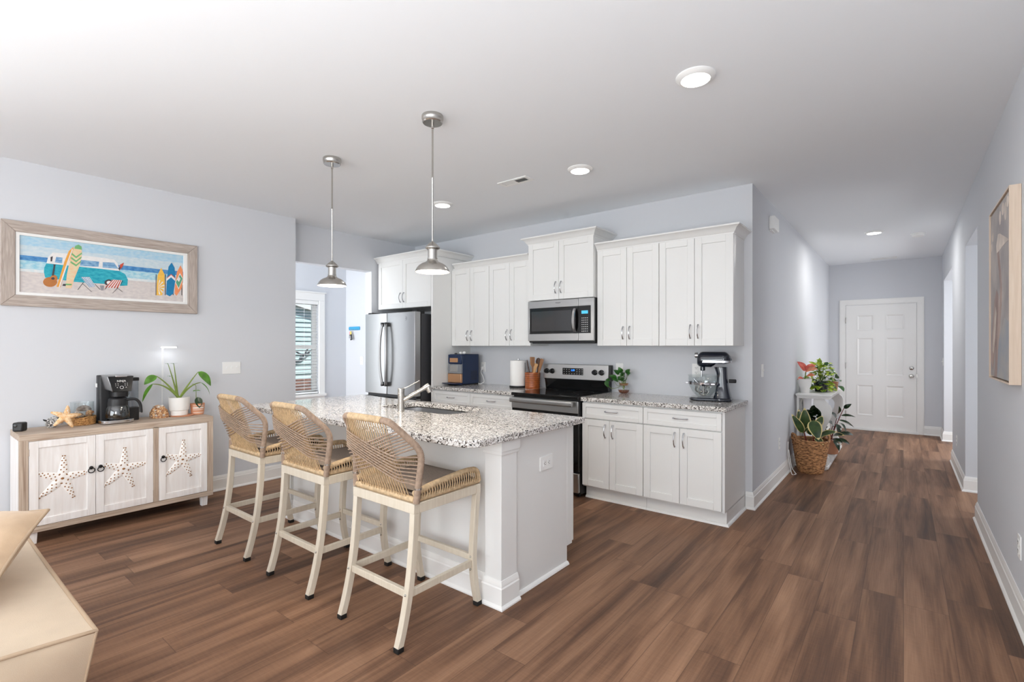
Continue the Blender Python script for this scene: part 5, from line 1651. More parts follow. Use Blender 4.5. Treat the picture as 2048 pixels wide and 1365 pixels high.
for i, (o, L_, R_, mt, lb) in enumerate(sh):
    s = MB()
    if i == 0:
        rows = []
        for a in range(0, 13):
            th = rad(-80 + a * 160 / 12); row = []
            for r in range(6):
                q = r / 5; row.append((cx + o[0] + 0.018 * math.sin(q * PI / 2) * (1.0) - 0.02 + 0.002 * math.cos(a * PI), cy + o[1] + 0.050 * q * math.sin(th), TZ + o[2] - 0.018 + 0.045 * q * math.cos(th) ** 1))
            rows.append(row)
        s.sheet(rows)
        b_ = len(s.v); rows = [[(x + 0.012 * (1 - abs(2 * i_ / 12 - 1)), y, z - 0.004) for (x, y, z) in r_] for i_, r_ in enumerate(rows)]
        s.sheet(rows)
    else:
        conch(s, (cx + o[0], cy + o[1], TZ + o[2]), L_, R_, Matrix.Rotation(rad(60 + 40 * i), 3, 'X') @ Matrix.Rotation(rad(50 * i), 3, 'Y'), n=50)
    tag(s.build('seashell', mt, None, angle=60), lb, 'seashell', 'shells in the glass jar')

# coffee maker
cx, cy = -4.925, 1.090
RZ = rad(0)
t = thing('coffee_maker', 'black and silver drip coffee maker on the sideboard', 'coffee maker', (cx, cy, TZ))
b = MB()
b.prism(rrect(-5.03, -4.80, 1.005, 1.205, 0.03), 'z', TZ, TZ + 0.022)
bs = b.build('base', 'blackm', t, 0.004)
MB().prism(rrect(-4.935, -4.785, 1.000, 1.212, 0.05, 8), 'z', TZ + 0.004, TZ + 0.030).build('warming_plate', 'chrome', bs, 0.004)
MB().prism(rrect(-5.038, -4.944, 1.015, 1.165, 0.018), 'z', TZ + 0.02, TZ + 0.375).build('tower', 'blackm', t, 0.006)
hd = MB()
hd.hexa([(-4.98, 1.045, TZ + 0.262), (-4.812, 1.075, TZ + 0.245), (-4.812, 1.190, TZ + 0.245), (-4.98, 1.205, TZ + 0.262),
         (-4.98, 1.020, TZ + 0.378), (-4.835, 1.042, TZ + 0.372), (-4.835, 1.212, TZ + 0.372), (-4.98, 1.212, TZ + 0.378)])
hb = hd.build('brew_head', 'steelv', t, 0.012, 3)
pp = [Vector((-4.8112, 1.072, TZ + 0.248)), Vector((-4.8112, 1.188, TZ + 0.248)), Vector((-4.8342, 1.209, TZ + 0.368)), Vector((-4.8342, 1.045, TZ + 0.368))]
nrm = (pp[1] - pp[0]).cross(pp[3] - pp[0]).normalized()
if nrm.x < 0: nrm = -nrm
pan = MB().hexa([p + nrm * 0.001 for p in pp] + [p + nrm * 0.006 for p in pp]).build('control_panel', 'black', hb, 0.003)
up_ = (pp[3] - pp[0]).normalized(); rt_ = Vector((0, 1, 0)); up_ = (up_ - rt_ * up_.dot(rt_)).normalized()
ctr = sum(pp, Vector()) / 4 + nrm * 0.0068
text_mesh('NINJA', 0.021, 'logo', 'white', pan, ctr + up_ * 0.022, rt_, up_)
s = MB()
for i in range(6):
    for sgn in (-1, 1):
        p = ctr + up_ * (0.004 - 0.009 * (i % 3)) + rt_ * (sgn * (0.022 + 0.015 * (i // 3)))
        s.ball(p, (0.0006, 0.0032, 0.0014), 6)
p0 = ctr - up_ * 0.028
s.tube([p0 + rt_ * 0.011 * math.cos(k * PI / 10) + up_ * 0.011 * math.sin(k * PI / 10) for k in range(20)], 0.0013, 5, True)
for sgn in (-1, 1): s.ball(p0 + rt_ * sgn * 0.028, (0.0006, 0.005, 0.002), 6)
s.build('buttons', 'white', pan)
MB().box(-4.855, -4.815, 1.090, 1.165, TZ + 0.362, TZ + 0.377).build('lid_handle', 'chrome', hb, 0.004)
MB().prism(rrect(-4.945, -4.825, 1.080, 1.180, 0.03), 'z', TZ + 0.205, TZ + 0.250).build('filter_basket', 'blackm', t, 0.004)
MB().box(-5.036, -4.995, 1.012, 1.016, TZ + 0.28, TZ + 0.31).build('label_sticker', 'white', t)
rs = MB().prism(rrect(-5.03, -4.93, 1.175, 1.275, 0.016), 'z', TZ + 0.0, TZ + 0.105).build('reservoir_base', 'blackm', t, 0.004)
MB().prism(rrect(-5.025, -4.935, 1.200, 1.272, 0.014), 'z', TZ + 0.106, TZ + 0.322).build('water_reservoir', 'reserv', t)
MB().prism(rrect(-5.028, -4.930, 1.197, 1.275, 0.014), 'z', TZ + 0.322, TZ + 0.348).build('reservoir_lid', 'blackm', t, 0.003)
cc = (-4.858, 1.115, TZ + 0.031)
t = thing('coffee_carafe', 'glass carafe with black lid and handle on the coffee maker plate', 'carafe', cc)
MB().lathe([(0.0, 0), (0.066, 0.0), (0.074, 0.006), (0.078, 0.02), (0.078, 0.05), (0.073, 0.085), (0.064, 0.108), (0.061, 0.115), (0.0, 0.116)], cc, 32).build('jug', 'smokeglass', t)
MB().lathe([(0.0635, 0.104), (0.064, 0.125), (0.060, 0.160), (0.048, 0.170), (0.0, 0.172)], cc, 32).build('lid', 'blackm', t)
hpts = smooth_path([(cc[0] + 0.03, cc[1] + 0.045, cc[2] + 0.150), (cc[0] + 0.045, cc[1] + 0.100, cc[2] + 0.152), (cc[0] + 0.05, cc[1] + 0.130, cc[2] + 0.115), (cc[0] + 0.05, cc[1] + 0.138, cc[2] + 0.055), (cc[0] + 0.05, cc[1] + 0.136, cc[2] + 0.042)], 6)
MB().tube(hpts, 0.0105, 10).build('handle', 'blackm', t)

# carved shell
s = MB(); cs_ = Vector((-4.938, 1.418, TZ + 0.006))
rows = []
for i in range(9):
    ph = PI / 2 * i / 8; row = []
    for k in range(29):
        a = 2 * PI * k / 28
        g = 1 + 0.14 * math.sin(a * 7 + i * 1.1) * (1 if 0 < i < 8 else 0) + 0.05 * math.sin(a * 13 + i * 2)
        row.append(cs_ + Vector((0.050 * math.cos(ph) * math.cos(a) * g, 0.066 * math.cos(ph) * math.sin(a) * g - 0.012 * math.sin(ph), 0.098 * math.sin(ph) * (1 + 0.05 * math.sin(3 * a)))))
    rows.append(row)
s.sheet(rows)
for i in range(46):
    a = random.uniform(0, 2 * PI); ph = random.uniform(0.15, 1.25)
    s.ball(cs_ + Vector((0.050 * math.cos(ph) * math.cos(a), 0.066 * math.cos(ph) * math.sin(a) - 0.012 * math.sin(ph), 0.098 * math.sin(ph))), random.uniform(0.007, 0.012), 6, 1 if i % 3 else 0, 0.2)
s.prism([(cs_.x + 0.058 * math.cos(2 * PI * k / 24), cs_.y + 0.064 * math.sin(2 * PI * k / 24)) for k in range(24)], 'z', TZ + 0.0005, TZ + 0.009)
tag(s.build('seashell', ['shellb', 'shellw'], None, angle=60), 'knobbly orange and white seashell left of the white plant pot', 'seashell')

# terracotta saucer, white pot with strappy plant
tag(MB().lathe([(0, 0), (0.082, 0), (0.088, 0.006), (0.085, 0.008), (0, 0.006)], (-4.915, 1.575, TZ), 36).build('saucer', 'terra', None), 'flat terracotta saucer under the white plant pot', 'saucer')
pc = (-4.925, 1.557, TZ + 0.008)
t = thing('potted_plant', 'arching green plant with spade leaves in a white ceramic pot', 'potted plant', pc)
MB().lathe([(0.0, 0), (0.058, 0), (0.062, 0.004), (0.064, 0.040), (0.0715, 0.046), (0.0735, 0.060), (0.0785, 0.152), (0.0785, 0.156), (0.074, 0.156), (0.072, 0.135), (0.0, 0.135)], pc, 40).build('pot', 'potw', t)
MB().lathe([(0.0, 0.143), (0.040, 0.142), (0.073, 0.137)], pc, 24).build('soil', 'soil', t)
B0 = Vector((pc[0], pc[1], pc[2] + 0.142))
def at(y, z, x=-4.93): return Vector((x, y, z))
def stem(mb, a, b_, lift, r0, r1, m=0):
    a = Vector(a); b_ = Vector(b_); mid = a.lerp(b_, 0.5) + Vector((0, 0, lift))
    pts = [a * (1 - s) ** 2 + mid * 2 * s * (1 - s) + b_ * s * s for s in [i / 10 for i in range(11)]]
    mb.tube(pts, [r0 + (r1 - r0) * i / 10 for i in range(11)], 6, m=m)
s = MB()
for e, lf in ((at(1.391, 1.120), 0.04), (at(1.365, 1.054), 0.07), (at(1.705, 1.141), 0.02), (at(1.725, 1.046), 0.06)):
    stem(s, B0, e, lf, 0.010, 0.003)
for e, x in ((at(1.476, 1.215), 0.02), (at(1.518, 1.215), 0.0)): stem(s, B0 + Vector((0, -0.01, 0)), e, 0.03, 0.008, 0.0025)
stem(s, B0, at(1.492, 1.11, -4.90), 0.02, 0.005, 0.002)
s.build('stems', 'stemg', t)
for a, b_, wd, up in ((at(1.391, 1.122), at(1.305, 1.052), 0.066, (0.75, -0.2, 0.65)), (at(1.365, 1.056), at(1.294, 0.910), 0.032, (0.6, -0.7, 0.3)),
                      (at(1.705, 1.143), at(1.808, 1.010), 0.080, (0.85, 0.25, 0.45)), (at(1.725, 1.048), at(1.800, 0.930), 0.026, (0.5, 0.7, 0.4))):
    l = MB(); l.leaf(a, b_, wd, up, 0.10, 0.18, n=12); l.build('leaf', 'leafg', t, flip=False)
l = MB()
for y, z in ((1.476, 1.216), (1.518, 1.216), (1.492, 1.11)):
    for sg in (-1, 1): l.leaf((-4.93, y, z), (-4.93 + 0.012, y + sg * 0.026, z + 0.004), 0.020, (0, 0, 1), 0.2, 0.1, n=6)
l.build('young_leaves', 'leafg', t, flip=False)

# grow light stick behind
gl = Vector((-5.02, 1.458, TZ))
t = thing('grow_light', 'slim white stick grow light glowing above the plants', 'grow light', gl)
s = MB(); s.tube([(gl.x, gl.y, TZ + 0.004), (gl.x, gl.y, 1.362)], 0.0022, 8); s.tube([(gl.x + 0.012, gl.y + 0.006, 1.10), (gl.x + 0.010, gl.y + 0.006, 1.352)], 0.0016, 6)
s.lathe([(0.022, 0.0), (0.022, 0.003), (0.004, 0.006), (0, 0.006)], gl, 16)
s.build('pole', 'white', t)
MB().box(gl.x - 0.008, gl.x + 0.012, gl.y - 0.012, gl.y + 0.108, 1.366, 1.372).build('lamp_head', 'white', t, 0.002)
MB().box(gl.x - 0.006, gl.x + 0.010, gl.y - 0.006, gl.y + 0.106, 1.357, 1.3655).build('lamp', 'growglow', t)
area('grow_lamp', (gl.x + 0.004, gl.y + 0.05, 1.354), (0, rad(-8), 0), 0.03, 0.10, 0.10, (0.97, 0.98, 1.0))

# striped terracotta cup with a small alocasia
pc = (-4.922, 1.697, TZ)
t = thing('potted_plant', 'small dark-leaved plant in a terracotta cup with white arches', 'potted plant', pc)
MB().lathe([(0.0, 0), (0.044, 0), (0.049, 0.004), (0.056, 0.095), (0.056, 0.098), (0.052, 0.098), (0.050, 0.085), (0.0, 0.083)], pc, 36).build('cup', 'terra', t)
s = MB()
for dz, w in ((0.020, 0.0035), (0.046, 0.0035), (0.062, 0.010), (0.080, 0.0035)):
    arc = []
    for k in range(15):
        a = rad(-58 + k * 96 / 14)
        r = 0.0495 + 0.0065 * dz / 0.095
        arc.append(a)
    rows = [[(pc[0] + (0.0500 + 0.0070 * (dz - w / 2) / 0.095) * math.cos(a), pc[1] + (0.0500 + 0.0070 * (dz - w / 2) / 0.095) * math.sin(a), TZ + dz - w / 2) for a in arc], [(pc[0] + (0.0500 + 0.0070 * (dz + w / 2) / 0.095) * math.cos(a), pc[1] + (0.0500 + 0.0070 * (dz + w / 2) / 0.095) * math.sin(a), TZ + dz + w / 2) for a in arc]]
    s.sheet(rows)
s.build('arch_stripes', 'potw', t)
MB().lathe([(0, 0.088), (0.05, 0.085)], pc, 20).build('soil', 'soil', t)
s = MB(); stem(s, (pc[0], pc[1] - 0.01, TZ + 0.09), (pc[0], pc[1] - 0.012, TZ + 0.255), 0.0, 0.003, 0.002)
stem(s, (pc[0], pc[1] - 0.012, TZ + 0.25), (pc[0] + 0.02, pc[1] - 0.05, TZ + 0.27), 0.02, 0.002, 0.0015)
s.build('stems', 'stemg', t)
l = MB(); l.leaf((pc[0] + 0.035, pc[1] - 0.012, TZ + 0.155), (pc[0] + 0.055, pc[1] - 0.002, TZ + 0.060), 0.062, (1, 0, 0.1), 0.05, 0.15, n=10); l.build('leaf', 'leafd', t, flip=False)
l = MB()
for sg in (-1, 1): l.leaf((pc[0] + 0.01, pc[1] - 0.012, TZ + 0.212), (pc[0] + 0.02, pc[1] - 0.012 + sg * 0.030, TZ + 0.208), 0.022, (0.3, 0, 1), 0.1, 0.1, n=6)
l.build('young_leaves', 'leafg', t, flip=False)

# ------------------------------------------------------------------ sofa corner
t = thing('sofa', 'beige upholstered sofa corner in the foreground', 'sofa', (-2.9, -0.2, 0))
def cushion(mb, x0, x1, y0, y1, z0, z1, bulge=0.02, crown=0.035, n=18, m=0, tuck=0.0):
    """soft box: top crowned, sides bulging; returns the top edge loop for piping"""
    def S(u, v, w):
        # u,v,w in -1..1
        x = (x0 + x1) / 2 + (x1 - x0) / 2 * u; y = (y0 + y1) / 2 + (y1 - y0) / 2 * v; z = (z0 + z1) / 2 + (z1 - z0) / 2 * w
        if abs(w) >= 0.999: z += math.copysign(crown, w) * (1 - u ** 4) * (1 - v ** 4) * (1 if w > 0 else 0.2)
        if abs(u) >= 0.999: x += math.copysign(bulge, u) * (1 - w * w) * (1 - v ** 6)
        if abs(v) >= 0.999: y += math.copysign(bulge, v) * (1 - w * w) * (1 - u ** 6)
        if abs(w) >= 0.999 and abs(u) < 0.999 and abs(v) < 0.999: pass
        if w < 0.999:
            x -= math.copysign(tuck, u) * (1 - w) / 2 * abs(u) ** 4; y -= math.copysign(tuck * 0.6, v) * (1 - w) / 2 * abs(v) ** 4
        # edges sway in slightly between corners
        ed = -0.012
        x -= math.copysign(ed, u) * (1 - v * v) * abs(u) ** 8 * (abs(w) ** 4)
        y -= math.copysign(ed, v) * (1 - u * u) * abs(v) ** 8 * (abs(w) ** 4)
        if abs(w) >= 0.999 and w > 0: z += 0.016 * ((1 - v * v) * abs(u) ** 8 + (1 - u * u) * abs(v) ** 8) + (0.007 * math.sin(x * 8 + y * 17) + 0.004 * math.sin(x * 23 - y * 11)) * (1 - u ** 4) * (1 - v ** 4)
        return (x, y, z)
    g = [-1 + 2 * i / n for i in range(n + 1)]
    for fc in range(6):
        rows = []
        for a in g:
            row = []
            for b_ in g:
                row.append({0: S(a, b_, 1), 1: S(a, b_, -1), 2: S(1, a, b_), 3: S(-1, a, b_), 4: S(a, 1, b_), 5: S(a, -1, b_)}[fc])
            rows.append(row)
        mb.sheet(rows, m)
    loop = [S(1, a, 1) for a in g] + [S(a, 1, 1) for a in g[::-1]] + [S(-1, a, 1) for a in g[::-1]] + [S(a, -1, 1) for a in g]
    return loop
sx0, sx1, sy0, sy1 = -3.55, -1.955, -0.62, 0.395
b = MB(); lp = cushion(b, sx0, sx1, sy0, sy1, 0.290, 0.492, 0.018, 0.030, tuck=0.045)
sc_ = b.build('seat_cushion', 'sofa', t, angle=50)
pp_ = MB(); cl = []
for p in lp:
    if not cl or (Vector(p) - Vector(cl[-1])).length > 1e-4: cl.append(p)
if (Vector(cl[0]) - Vector(cl[-1])).length < 1e-4: cl.pop()
pp_.tube(cl, 0.0062, 8, True); pp_.build('piping', 'piping', sc_, angle=60)
MB().tube([(sx1 + 0.001 - 0.045 * k / 8, sy1 + 0.001 - 0.027 * k / 8, 0.490 - 0.2 * k / 8) for k in range(9)], 0.004, 8).build('corner_seam', 'piping', sc_)
b = MB(); cushion(b, sx0 - 0.02, sx1 - 0.045, sy0, sy1 - 0.025, 0.055, 0.292, 0.004, 0.0); b.build('base', 'sofa', t, angle=50)
for x in (sx0 + 0.08, sx1 - 0.08):
    for y in (sy0 + 0.08, sy1 - 0.08): MB().lathe([(0.022, 0), (0.028, 0.06)], (x, y, 0), 12).build('foot', 'spoond', t)
b = MB(); cushion(b, sx0 - 0.02, sx1 + 0.002, sy0 - 0.26, sy0 - 0.02, 0.055, 0.86, 0.01, 0.02); b.build('back', 'sofa', t, angle=50)

t = thing('throw_pillow', 'tan throw pillow with piped edge on the sofa', 'pillow', (-3.0, 0.15, 0.6))
c0 = Vector((-2.655, 0.388, 0.722)); c1 = Vector((-3.08, 0.165, 0.680)); c3 = Vector((-2.28, 0.190, 0.575))
du = c1 - c0; dv_ = c3 - c0; nn = du.cross(dv_).normalized()
if nn.y < 0 and nn.z < 0: nn = -nn
b = MB(); n = 16
def PS(i, j, sg):
    u, v = i / n, j / n
    uu, vv = 2 * u - 1, 2 * v - 1
    th = 0.072 * ((1 - abs(uu) ** 2.4) * (1 - abs(vv) ** 2.4)) ** 0.62
    inn = 0.05
    pu = u + inn * (0.5 - u) * 2 * (1 - vv * vv) * abs(uu) ** 2 * 0.7
    pv = v + inn * (0.5 - v) * 2 * (1 - uu * uu) * abs(vv) ** 2 * 0.7
    return c0 + du * pu + dv_ * pv + nn * th * sg
for sg in (1, -1): b.sheet([[PS(i, j, sg) for j in range(n + 1)] for i in range(n + 1)])
pb = b.build('cover', 'pillow', t, angle=70)
loop = [PS(0, j, 0) for j in range(n)] + [PS(i, n, 0) for i in range(n)] + [PS(n, n - j, 0) for j in range(n)] + [PS(n - i, 0, 0) for i in range(n)]
MB().tube(loop, 0.006, 8, True).build('piping', 'piping', pb, angle=60)

# ------------------------------------------------------------------ things on the kitchen counters
CT = 0.915
# navy ice maker
ix0, ix1, iy0, iy1 = -4.226, -4.006, 4.105, 4.405
t = thing('ice_maker', 'navy blue countertop ice maker with copper trim', 'ice maker', ((ix0 + ix1) / 2, 4.3, CT)); im = t
b = MB()
b.box(ix0, ix1, iy0 + 0.02, iy1, CT + 0.012, CT + 0.362)
bd = b.build('body', 'navy', t, 0.008, 3)
f = MB(); f.box(ix0 + 0.002, ix1 - 0.002, iy0, iy0 + 0.022, CT + 0.25, CT + 0.358); f.build('front_panel', 'navy', t, 0.005)
MB().box(ix0 + 0.002, ix1 - 0.002, iy0 - 0.004, iy0 + 0.021, CT + 0.138, CT + 0.246).build('ice_window', 'smoke', t, 0.003)
MB().box(ix0 + 0.04, ix1 - 0.06, iy0 - 0.006, iy0 - 0.003, CT + 0.160, CT + 0.235).build('window_bezel', 'steel', t, 0.001)
MB().box(ix0 + 0.002, ix1 - 0.002, iy0 - 0.006, iy0 + 0.021, CT + 0.030, CT + 0.134).build('drawer', 'copper', t, 0.004)
MB().box(ix0 + 0.035, ix1 - 0.055, iy0 - 0.008, iy0 - 0.0005, CT + 0.268, CT + 0.318).build('badge', 'copper', t, 0.002)
MB().box(ix0 + 0.002, ix1 - 0.002, iy0 + 0.022, iy1 - 0.01, CT + 0.0005, CT + 0.012).build('feet', 'blackm', t)
MB().prism([(iy0 - 0.10, CT + 0.022), (iy0 + 0.01, CT + 0.002), (iy0 + 0.01, CT + 0.028), (iy0 - 0.085, CT + 0.030)], 'x', ix0 - 0.006, ix1 + 0.004).build('drip_tray', 'navy', t, 0.002)
s = MB()
for k in range(7): s.box(ix1 - 0.002, ix1 + 0.0012, iy0 + 0.16, iy1 - 0.03, CT + 0.06 + k * 0.016, CT + 0.066 + k * 0.016)
s.build('side_vent', 'blackm', t)
s = MB()
for k in range(14): s.box(ix1 - 0.001, ix1 + 0.0008, iy0 + 0.03, iy1 - 0.02, CT + 0.19 + k * 0.012, CT + 0.1925 + k * 0.012)
s.build('side_ribs', 'navy', t)
tag(MB().ball((-4.10, 4.19, CT + 0.362 + 0.015), (0.020, 0.018, 0.015), 14).build('white_pebble', 'white'), 'left small white rounded object on top of the navy ice maker', 'ornament')
tag(MB().ball((-4.052, 4.20, CT + 0.362 + 0.017), (0.024, 0.020, 0.017), 14).build('white_pebble', 'white'), 'right small white rounded object on top of the navy ice maker', 'ornament')
s = MB(); s.ball((-4.155, 4.165, CT + 0.362 + 0.007), (0.022, 0.014, 0.007), 12); tag(s.build('dark_pebble', 'dark'), 'small dark flat object on the front of the navy ice maker top', 'ornament')
cb = MB().tube(smooth_path([(-4.01, 4.466, 1.10), (-4.012, 4.448, 1.06), (-3.985, 4.455, 1.00), (-3.965, 4.452, 0.945), (-3.985, 4.425, CT + 0.006), (-4.01, 4.412, CT + 0.0045), (-4.02, 4.404, CT + 0.02)], 8), 0.0038, 8).build('power_cord', 'white', im)
MB().box(-4.028, -3.992, 4.462, 4.492, 1.085, 1.125).build('plug', 'white', cb, 0.004)

# paper towel holder and roll
hx, hy = -3.347, 4.330
t = thing('paper_towel_holder', 'black round-based paper towel stand with metal rod', 'paper towel holder', (hx, hy, CT))
MB().lathe([(0, 0), (0.098, 0), (0.100, 0.003), (0.100, 0.017), (0.094, 0.021), (0, 0.021)], (hx, hy, CT), 36).build('base', 'blackm', t)
MB().lathe([(0.006, 0.02), (0.006, 0.300), (0.010, 0.304), (0.010, 0.318), (0.006, 0.322), (0, 0.322)], (hx, hy, CT), 14).build('rod', 'chrome', t)
MB().tube([(hx + 0.098, hy - 0.01, CT + 0.01), (hx + 0.101, hy - 0.01, CT + 0.15), (hx + 0.101, hy - 0.01, CT + 0.275)], 0.003, 8).build('tension_arm', 'blackm', t)
b = MB()
b.openlathe([(0.021, 0.0), (0.090, 0.0), (0.0915, 0.003), (0.0915, 0.272), (0.090, 0.275), (0.021, 0.275), (0.021, 0.0)], (hx, hy, CT + 0.022), 40)
tag(b.build('paper_towel_roll', 'paper'), 'white paper towel roll standing left of the wooden utensil crock', 'paper towel')

# utensil crock
ux, uy = -3.153, 4.330
t = thing('utensil_crock', 'round banded orange-brown wooden utensil crock', 'utensil holder', (ux, uy, CT))
b = MB()
b.lathe([(0, 0), (0.076, 0.0), (0.079, 0.004), (0.082, 0.012), (0.080, 0.02), (0.081, 0.10), (0.085, 0.168), (0.084, 0.172), (0.079, 0.172), (0.076, 0.02), (0, 0.015)], (ux, uy, CT), 36)
b.build('body', 'crock', t)
s = MB()
for z in (0.018, 0.04, 0.062, 0.085, 0.108, 0.131, 0.153):
    r_ = 0.0815 + 0.0035 * z / 0.17
    s.tube([(ux + r_ * math.cos(k * PI / 18), uy + r_ * math.sin(k * PI / 18), CT + z + 0.001 * math.sin(k)) for k in range(36)], 0.0016, 5, True)
s.build('bands', 'spoond', t)
def utensil(base_o, tip, kind, mat, label):
    b_ = Vector((ux + base_o[0], uy + base_o[1], CT + 0.022)); e = Vector(tip)
    d = (e - b_); L_ = d.length; tdir = d.normalized()
    side = tdir.cross(Vector((0.25, -1, 0.1))).normalized(); fr = side.cross(tdir).normalized()
    mb = MB()
    def cross(p, w, th):
        return [p + side * w * math.cos(a) + fr * th * math.sin(a) for a in [2 * PI * k / 10 for k in range(11)]]
    if kind == 'spatula': prof = [(0, .006, .005), (.55, .0065, .005), (.66, .010, .004), (.74, .024, .003), (.97, .029, .0025), (1, .026, .002)]
    elif kind == 'spoon': prof = [(0, .006, .005), (.58, .006, .005), (.68, .009, .004), (.78, .025, .005), (.88, .030, .006), (.96, .022, .005), (1, .006, .002)]
    elif kind == 'turner': prof = [(0, .007, .005), (.5, .008, .005), (.6, .014, .004), (.97, .021, .003), (1, .016, .002)]
    else: prof = [(0, .005, .005), (.7, .0065, .006), (1, .004, .004)]
    mb.sheet([cross(b_ + d * s, w, th) for s, w, th in prof])
    q = mb.v[-11:]
    n0 = len(mb.v); mb.f.append(tuple(range(n0 - 11, n0 - 1))); mb.m.append(0)
    mb.f.append(tuple(range(0, 10))); mb.m.append(0)
    tag(mb.build('cooking_utensil', mat, None, angle=60), label, 'utensil', 'wooden utensils in the crock')
utensil((-0.03, 0.03), (-3.232, 4.335, 1.222), 'handle', 'spoond', 'thin dark wooden stick, leftmost in the utensil crock')
utensil((-0.005, 0.015), (-3.145, 4.315, 1.255), 'spatula', 'spoon', 'broad brown wooden spatula, tallest in the utensil crock')
utensil((0.02, 0.042), (-3.098, 4.365, 1.245), 'spoon', 'spoond', 'dark wooden spoon behind the broad spatula')
utensil((0.0, -0.045), (-3.075, 4.295, 1.185), 'turner', 'spoonl', 'short pale wooden spoon in the utensil crock')
utensil((0.035, -0.008), (-3.020, 4.325, 1.236), 'turner', 'spoon', 'flat wooden turner leaning right out of the crock')

# pothos in a glass vase
vx, vy = -2.113, 4.395
t = thing('potted_plant', 'small green trailing plant rooting in an amber glass vase', 'potted plant', (vx, vy, CT))
MB().openlathe([(0.001, 0.0005), (0.030, 0.001), (0.046, 0.012), (0.056, 0.036), (0.055, 0.056), (0.044, 0.074), (0.038, 0.080), (0.042, 0.090), (0.045, 0.096)], (vx, vy, CT), 32).build('vase', 'glass', t)
MB().lathe([(0, 0.002), (0.028, 0.003), (0.043, 0.013), (0.0525, 0.034), (0.0, 0.034)], (vx, vy, CT), 28).build('water', 'amber', t)
MB().openlathe([(0.0375, 0.079), (0.0415, 0.090), (0.046, 0.097), (0.044, 0.098), (0.039, 0.090)], (vx, vy, CT), 28).build('rim_band', 'copper', t)
s = MB(); l = MB()
tips = [(-0.03, -0.02, 0.245), (0.035, -0.03, 0.205), (0.076, -0.02, 0.200), (-0.07, -0.03, 0.225), (-0.115, -0.03, 0.170), (-0.075, -0.06, 0.140), (0.02, -0.06, 0.150), (0.055, -0.05, 0.150), (-0.02, 0.02, 0.200), (0.045, 0.03, 0.225), (-0.05, 0.02, 0.160), (0.01, -0.03, 0.225)]
for (dx, dy, dz) in tips:
    e = Vector((vx + dx * 0.55, vy + dy * 0.55, CT + dz * 0.82)); stem(s, (vx, vy, CT + 0.03), e, 0.02, 0.0022, 0.0016)
    a = e; b_ = Vector((vx + dx * 1.0, vy + dy - 0.012, CT + dz + random.uniform(-0.02, 0.0)))
    l.leaf(a, b_ + (b_ - a).normalized() * 0.020, random.uniform(0.044, 0.058), (dx * 2, -0.8, 0.7), 0.12, 0.2, n=7)
vine = smooth_path([(vx, vy, CT + 0.09), (vx - 0.06, vy - 0.02, CT + 0.055), (vx - 0.115, vy - 0.03, CT + 0.045), (vx - 0.150, vy - 0.03, CT + 0.075), (vx - 0.155, vy - 0.03, CT + 0.105)], 8)
s.tube(vine, 0.0019, 6)
s.tube(smooth_path([(vx, vy, CT + 0.095), (vx - 0.05, vy - 0.03, CT + 0.075), (vx - 0.08, vy - 0.03, CT + 0.11)], 6), 0.0017, 6)
l.leaf((vx - 0.165, vy - 0.03, CT + 0.125), (vx - 0.145, vy - 0.04, CT + 0.055), 0.056, (-0.3, -1, 0.4), 0.1, 0.2)
l.leaf((vx - 0.175, vy - 0.03, CT + 0.130), (vx - 0.120, vy - 0.05, CT + 0.118), 0.040, (-0.3, -0.5, 1), 0.1, 0.2)
s.build('stems', 'stemg', t); l.build('leaves', 'leafpoth', t, flip=False)

# stand mixer: built facing -x, then turned a little towards the room
mx, my = -1.235, 4.315
MT = Matrix.Translation((mx, my, CT)) @ Matrix.Rotation(rad(10), 4, 'Z')
t = thing('stand_mixer', 'dark ink-blue stand mixer with silver band and side handle', 'stand mixer', (mx, my, CT))
b = MB(); b.prism([(-0.185 + 0.0, -0.095), (-0.205, -0.06), (-0.21, 0.0), (-0.205, 0.06), (-0.185, 0.095), (-0.12, 0.108), (0.02, 0.100), (0.10, 0.098), (0.125, 0.085), (0.13, 0.0), (0.125, -0.085), (0.10, -0.098), (0.02, -0.100), (-0.12, -0.108)], 'z', 0.0005, 0.026)
b.xf(MT); b.build('base', 'mixer', t, 0.010, 3)
b = MB(); rows = []
for i in range(13):
    s_ = i / 12; z = 0.02 + s_ * 0.26
    hw = 0.050 + 0.022 * (1 - s_) ** 3; x0 = 0.006 - 0.03 * (1 - s_) ** 4 - 0.02 * max(0, s_ - 0.8) / 0.2; x1 = 0.088 + 0.036 * (1 - s_) ** 2.2
    rows.append([((x0 + x1) / 2 + (x1 - x0) / 2 * (abs(math.cos(a)) ** 0.6) * (1 if math.cos(a) > 0 else -1), hw * (abs(math.sin(a)) ** 0.6) * (1 if math.sin(a) > 0 else -1), z) for a in [2 * PI * k / 20 for k in range(21)]])
b.sheet(rows); b.xf(MT); b.build('column', 'mixer', t, angle=60)
b = MB(); rows = []
for i in range(21):
    s_ = i / 20; x = -0.145 + s_ * 0.268
    if s_ < 0.5: k_ = math.sin(PI / 2 * min(1, (s_ / 0.22) + 0.30)) if s_ < 0.154 else 1.0
    else: k_ = 1.0 if s_ < 0.78 else math.cos(PI / 2 * ((s_ - 0.78) / 0.22) * 0.97)
    top = 0.070 * (k_ ** 0.75); bot = (0.062 if s_ < 0.42 else 0.062 - 0.030 * min(1, (s_ - 0.42) / 0.12)) * (k_ ** 0.4)
    w = 0.062 * (k_ ** 0.55)
    row = []
    for a in [2 * PI * k / 24 for k in range(25)]:
        c_, n_ = math.cos(a), math.sin(a)
        zz = (top * (abs(n_) ** 0.8) if n_ > 0 else -bot * (abs(n_) ** 0.7))
        row.append((x, w * (abs(c_) ** 0.75) * (1 if c_ > 0 else -1), 0.340 + zz))
    rows.append(row)
b.sheet(rows)
n0 = len(b.v)
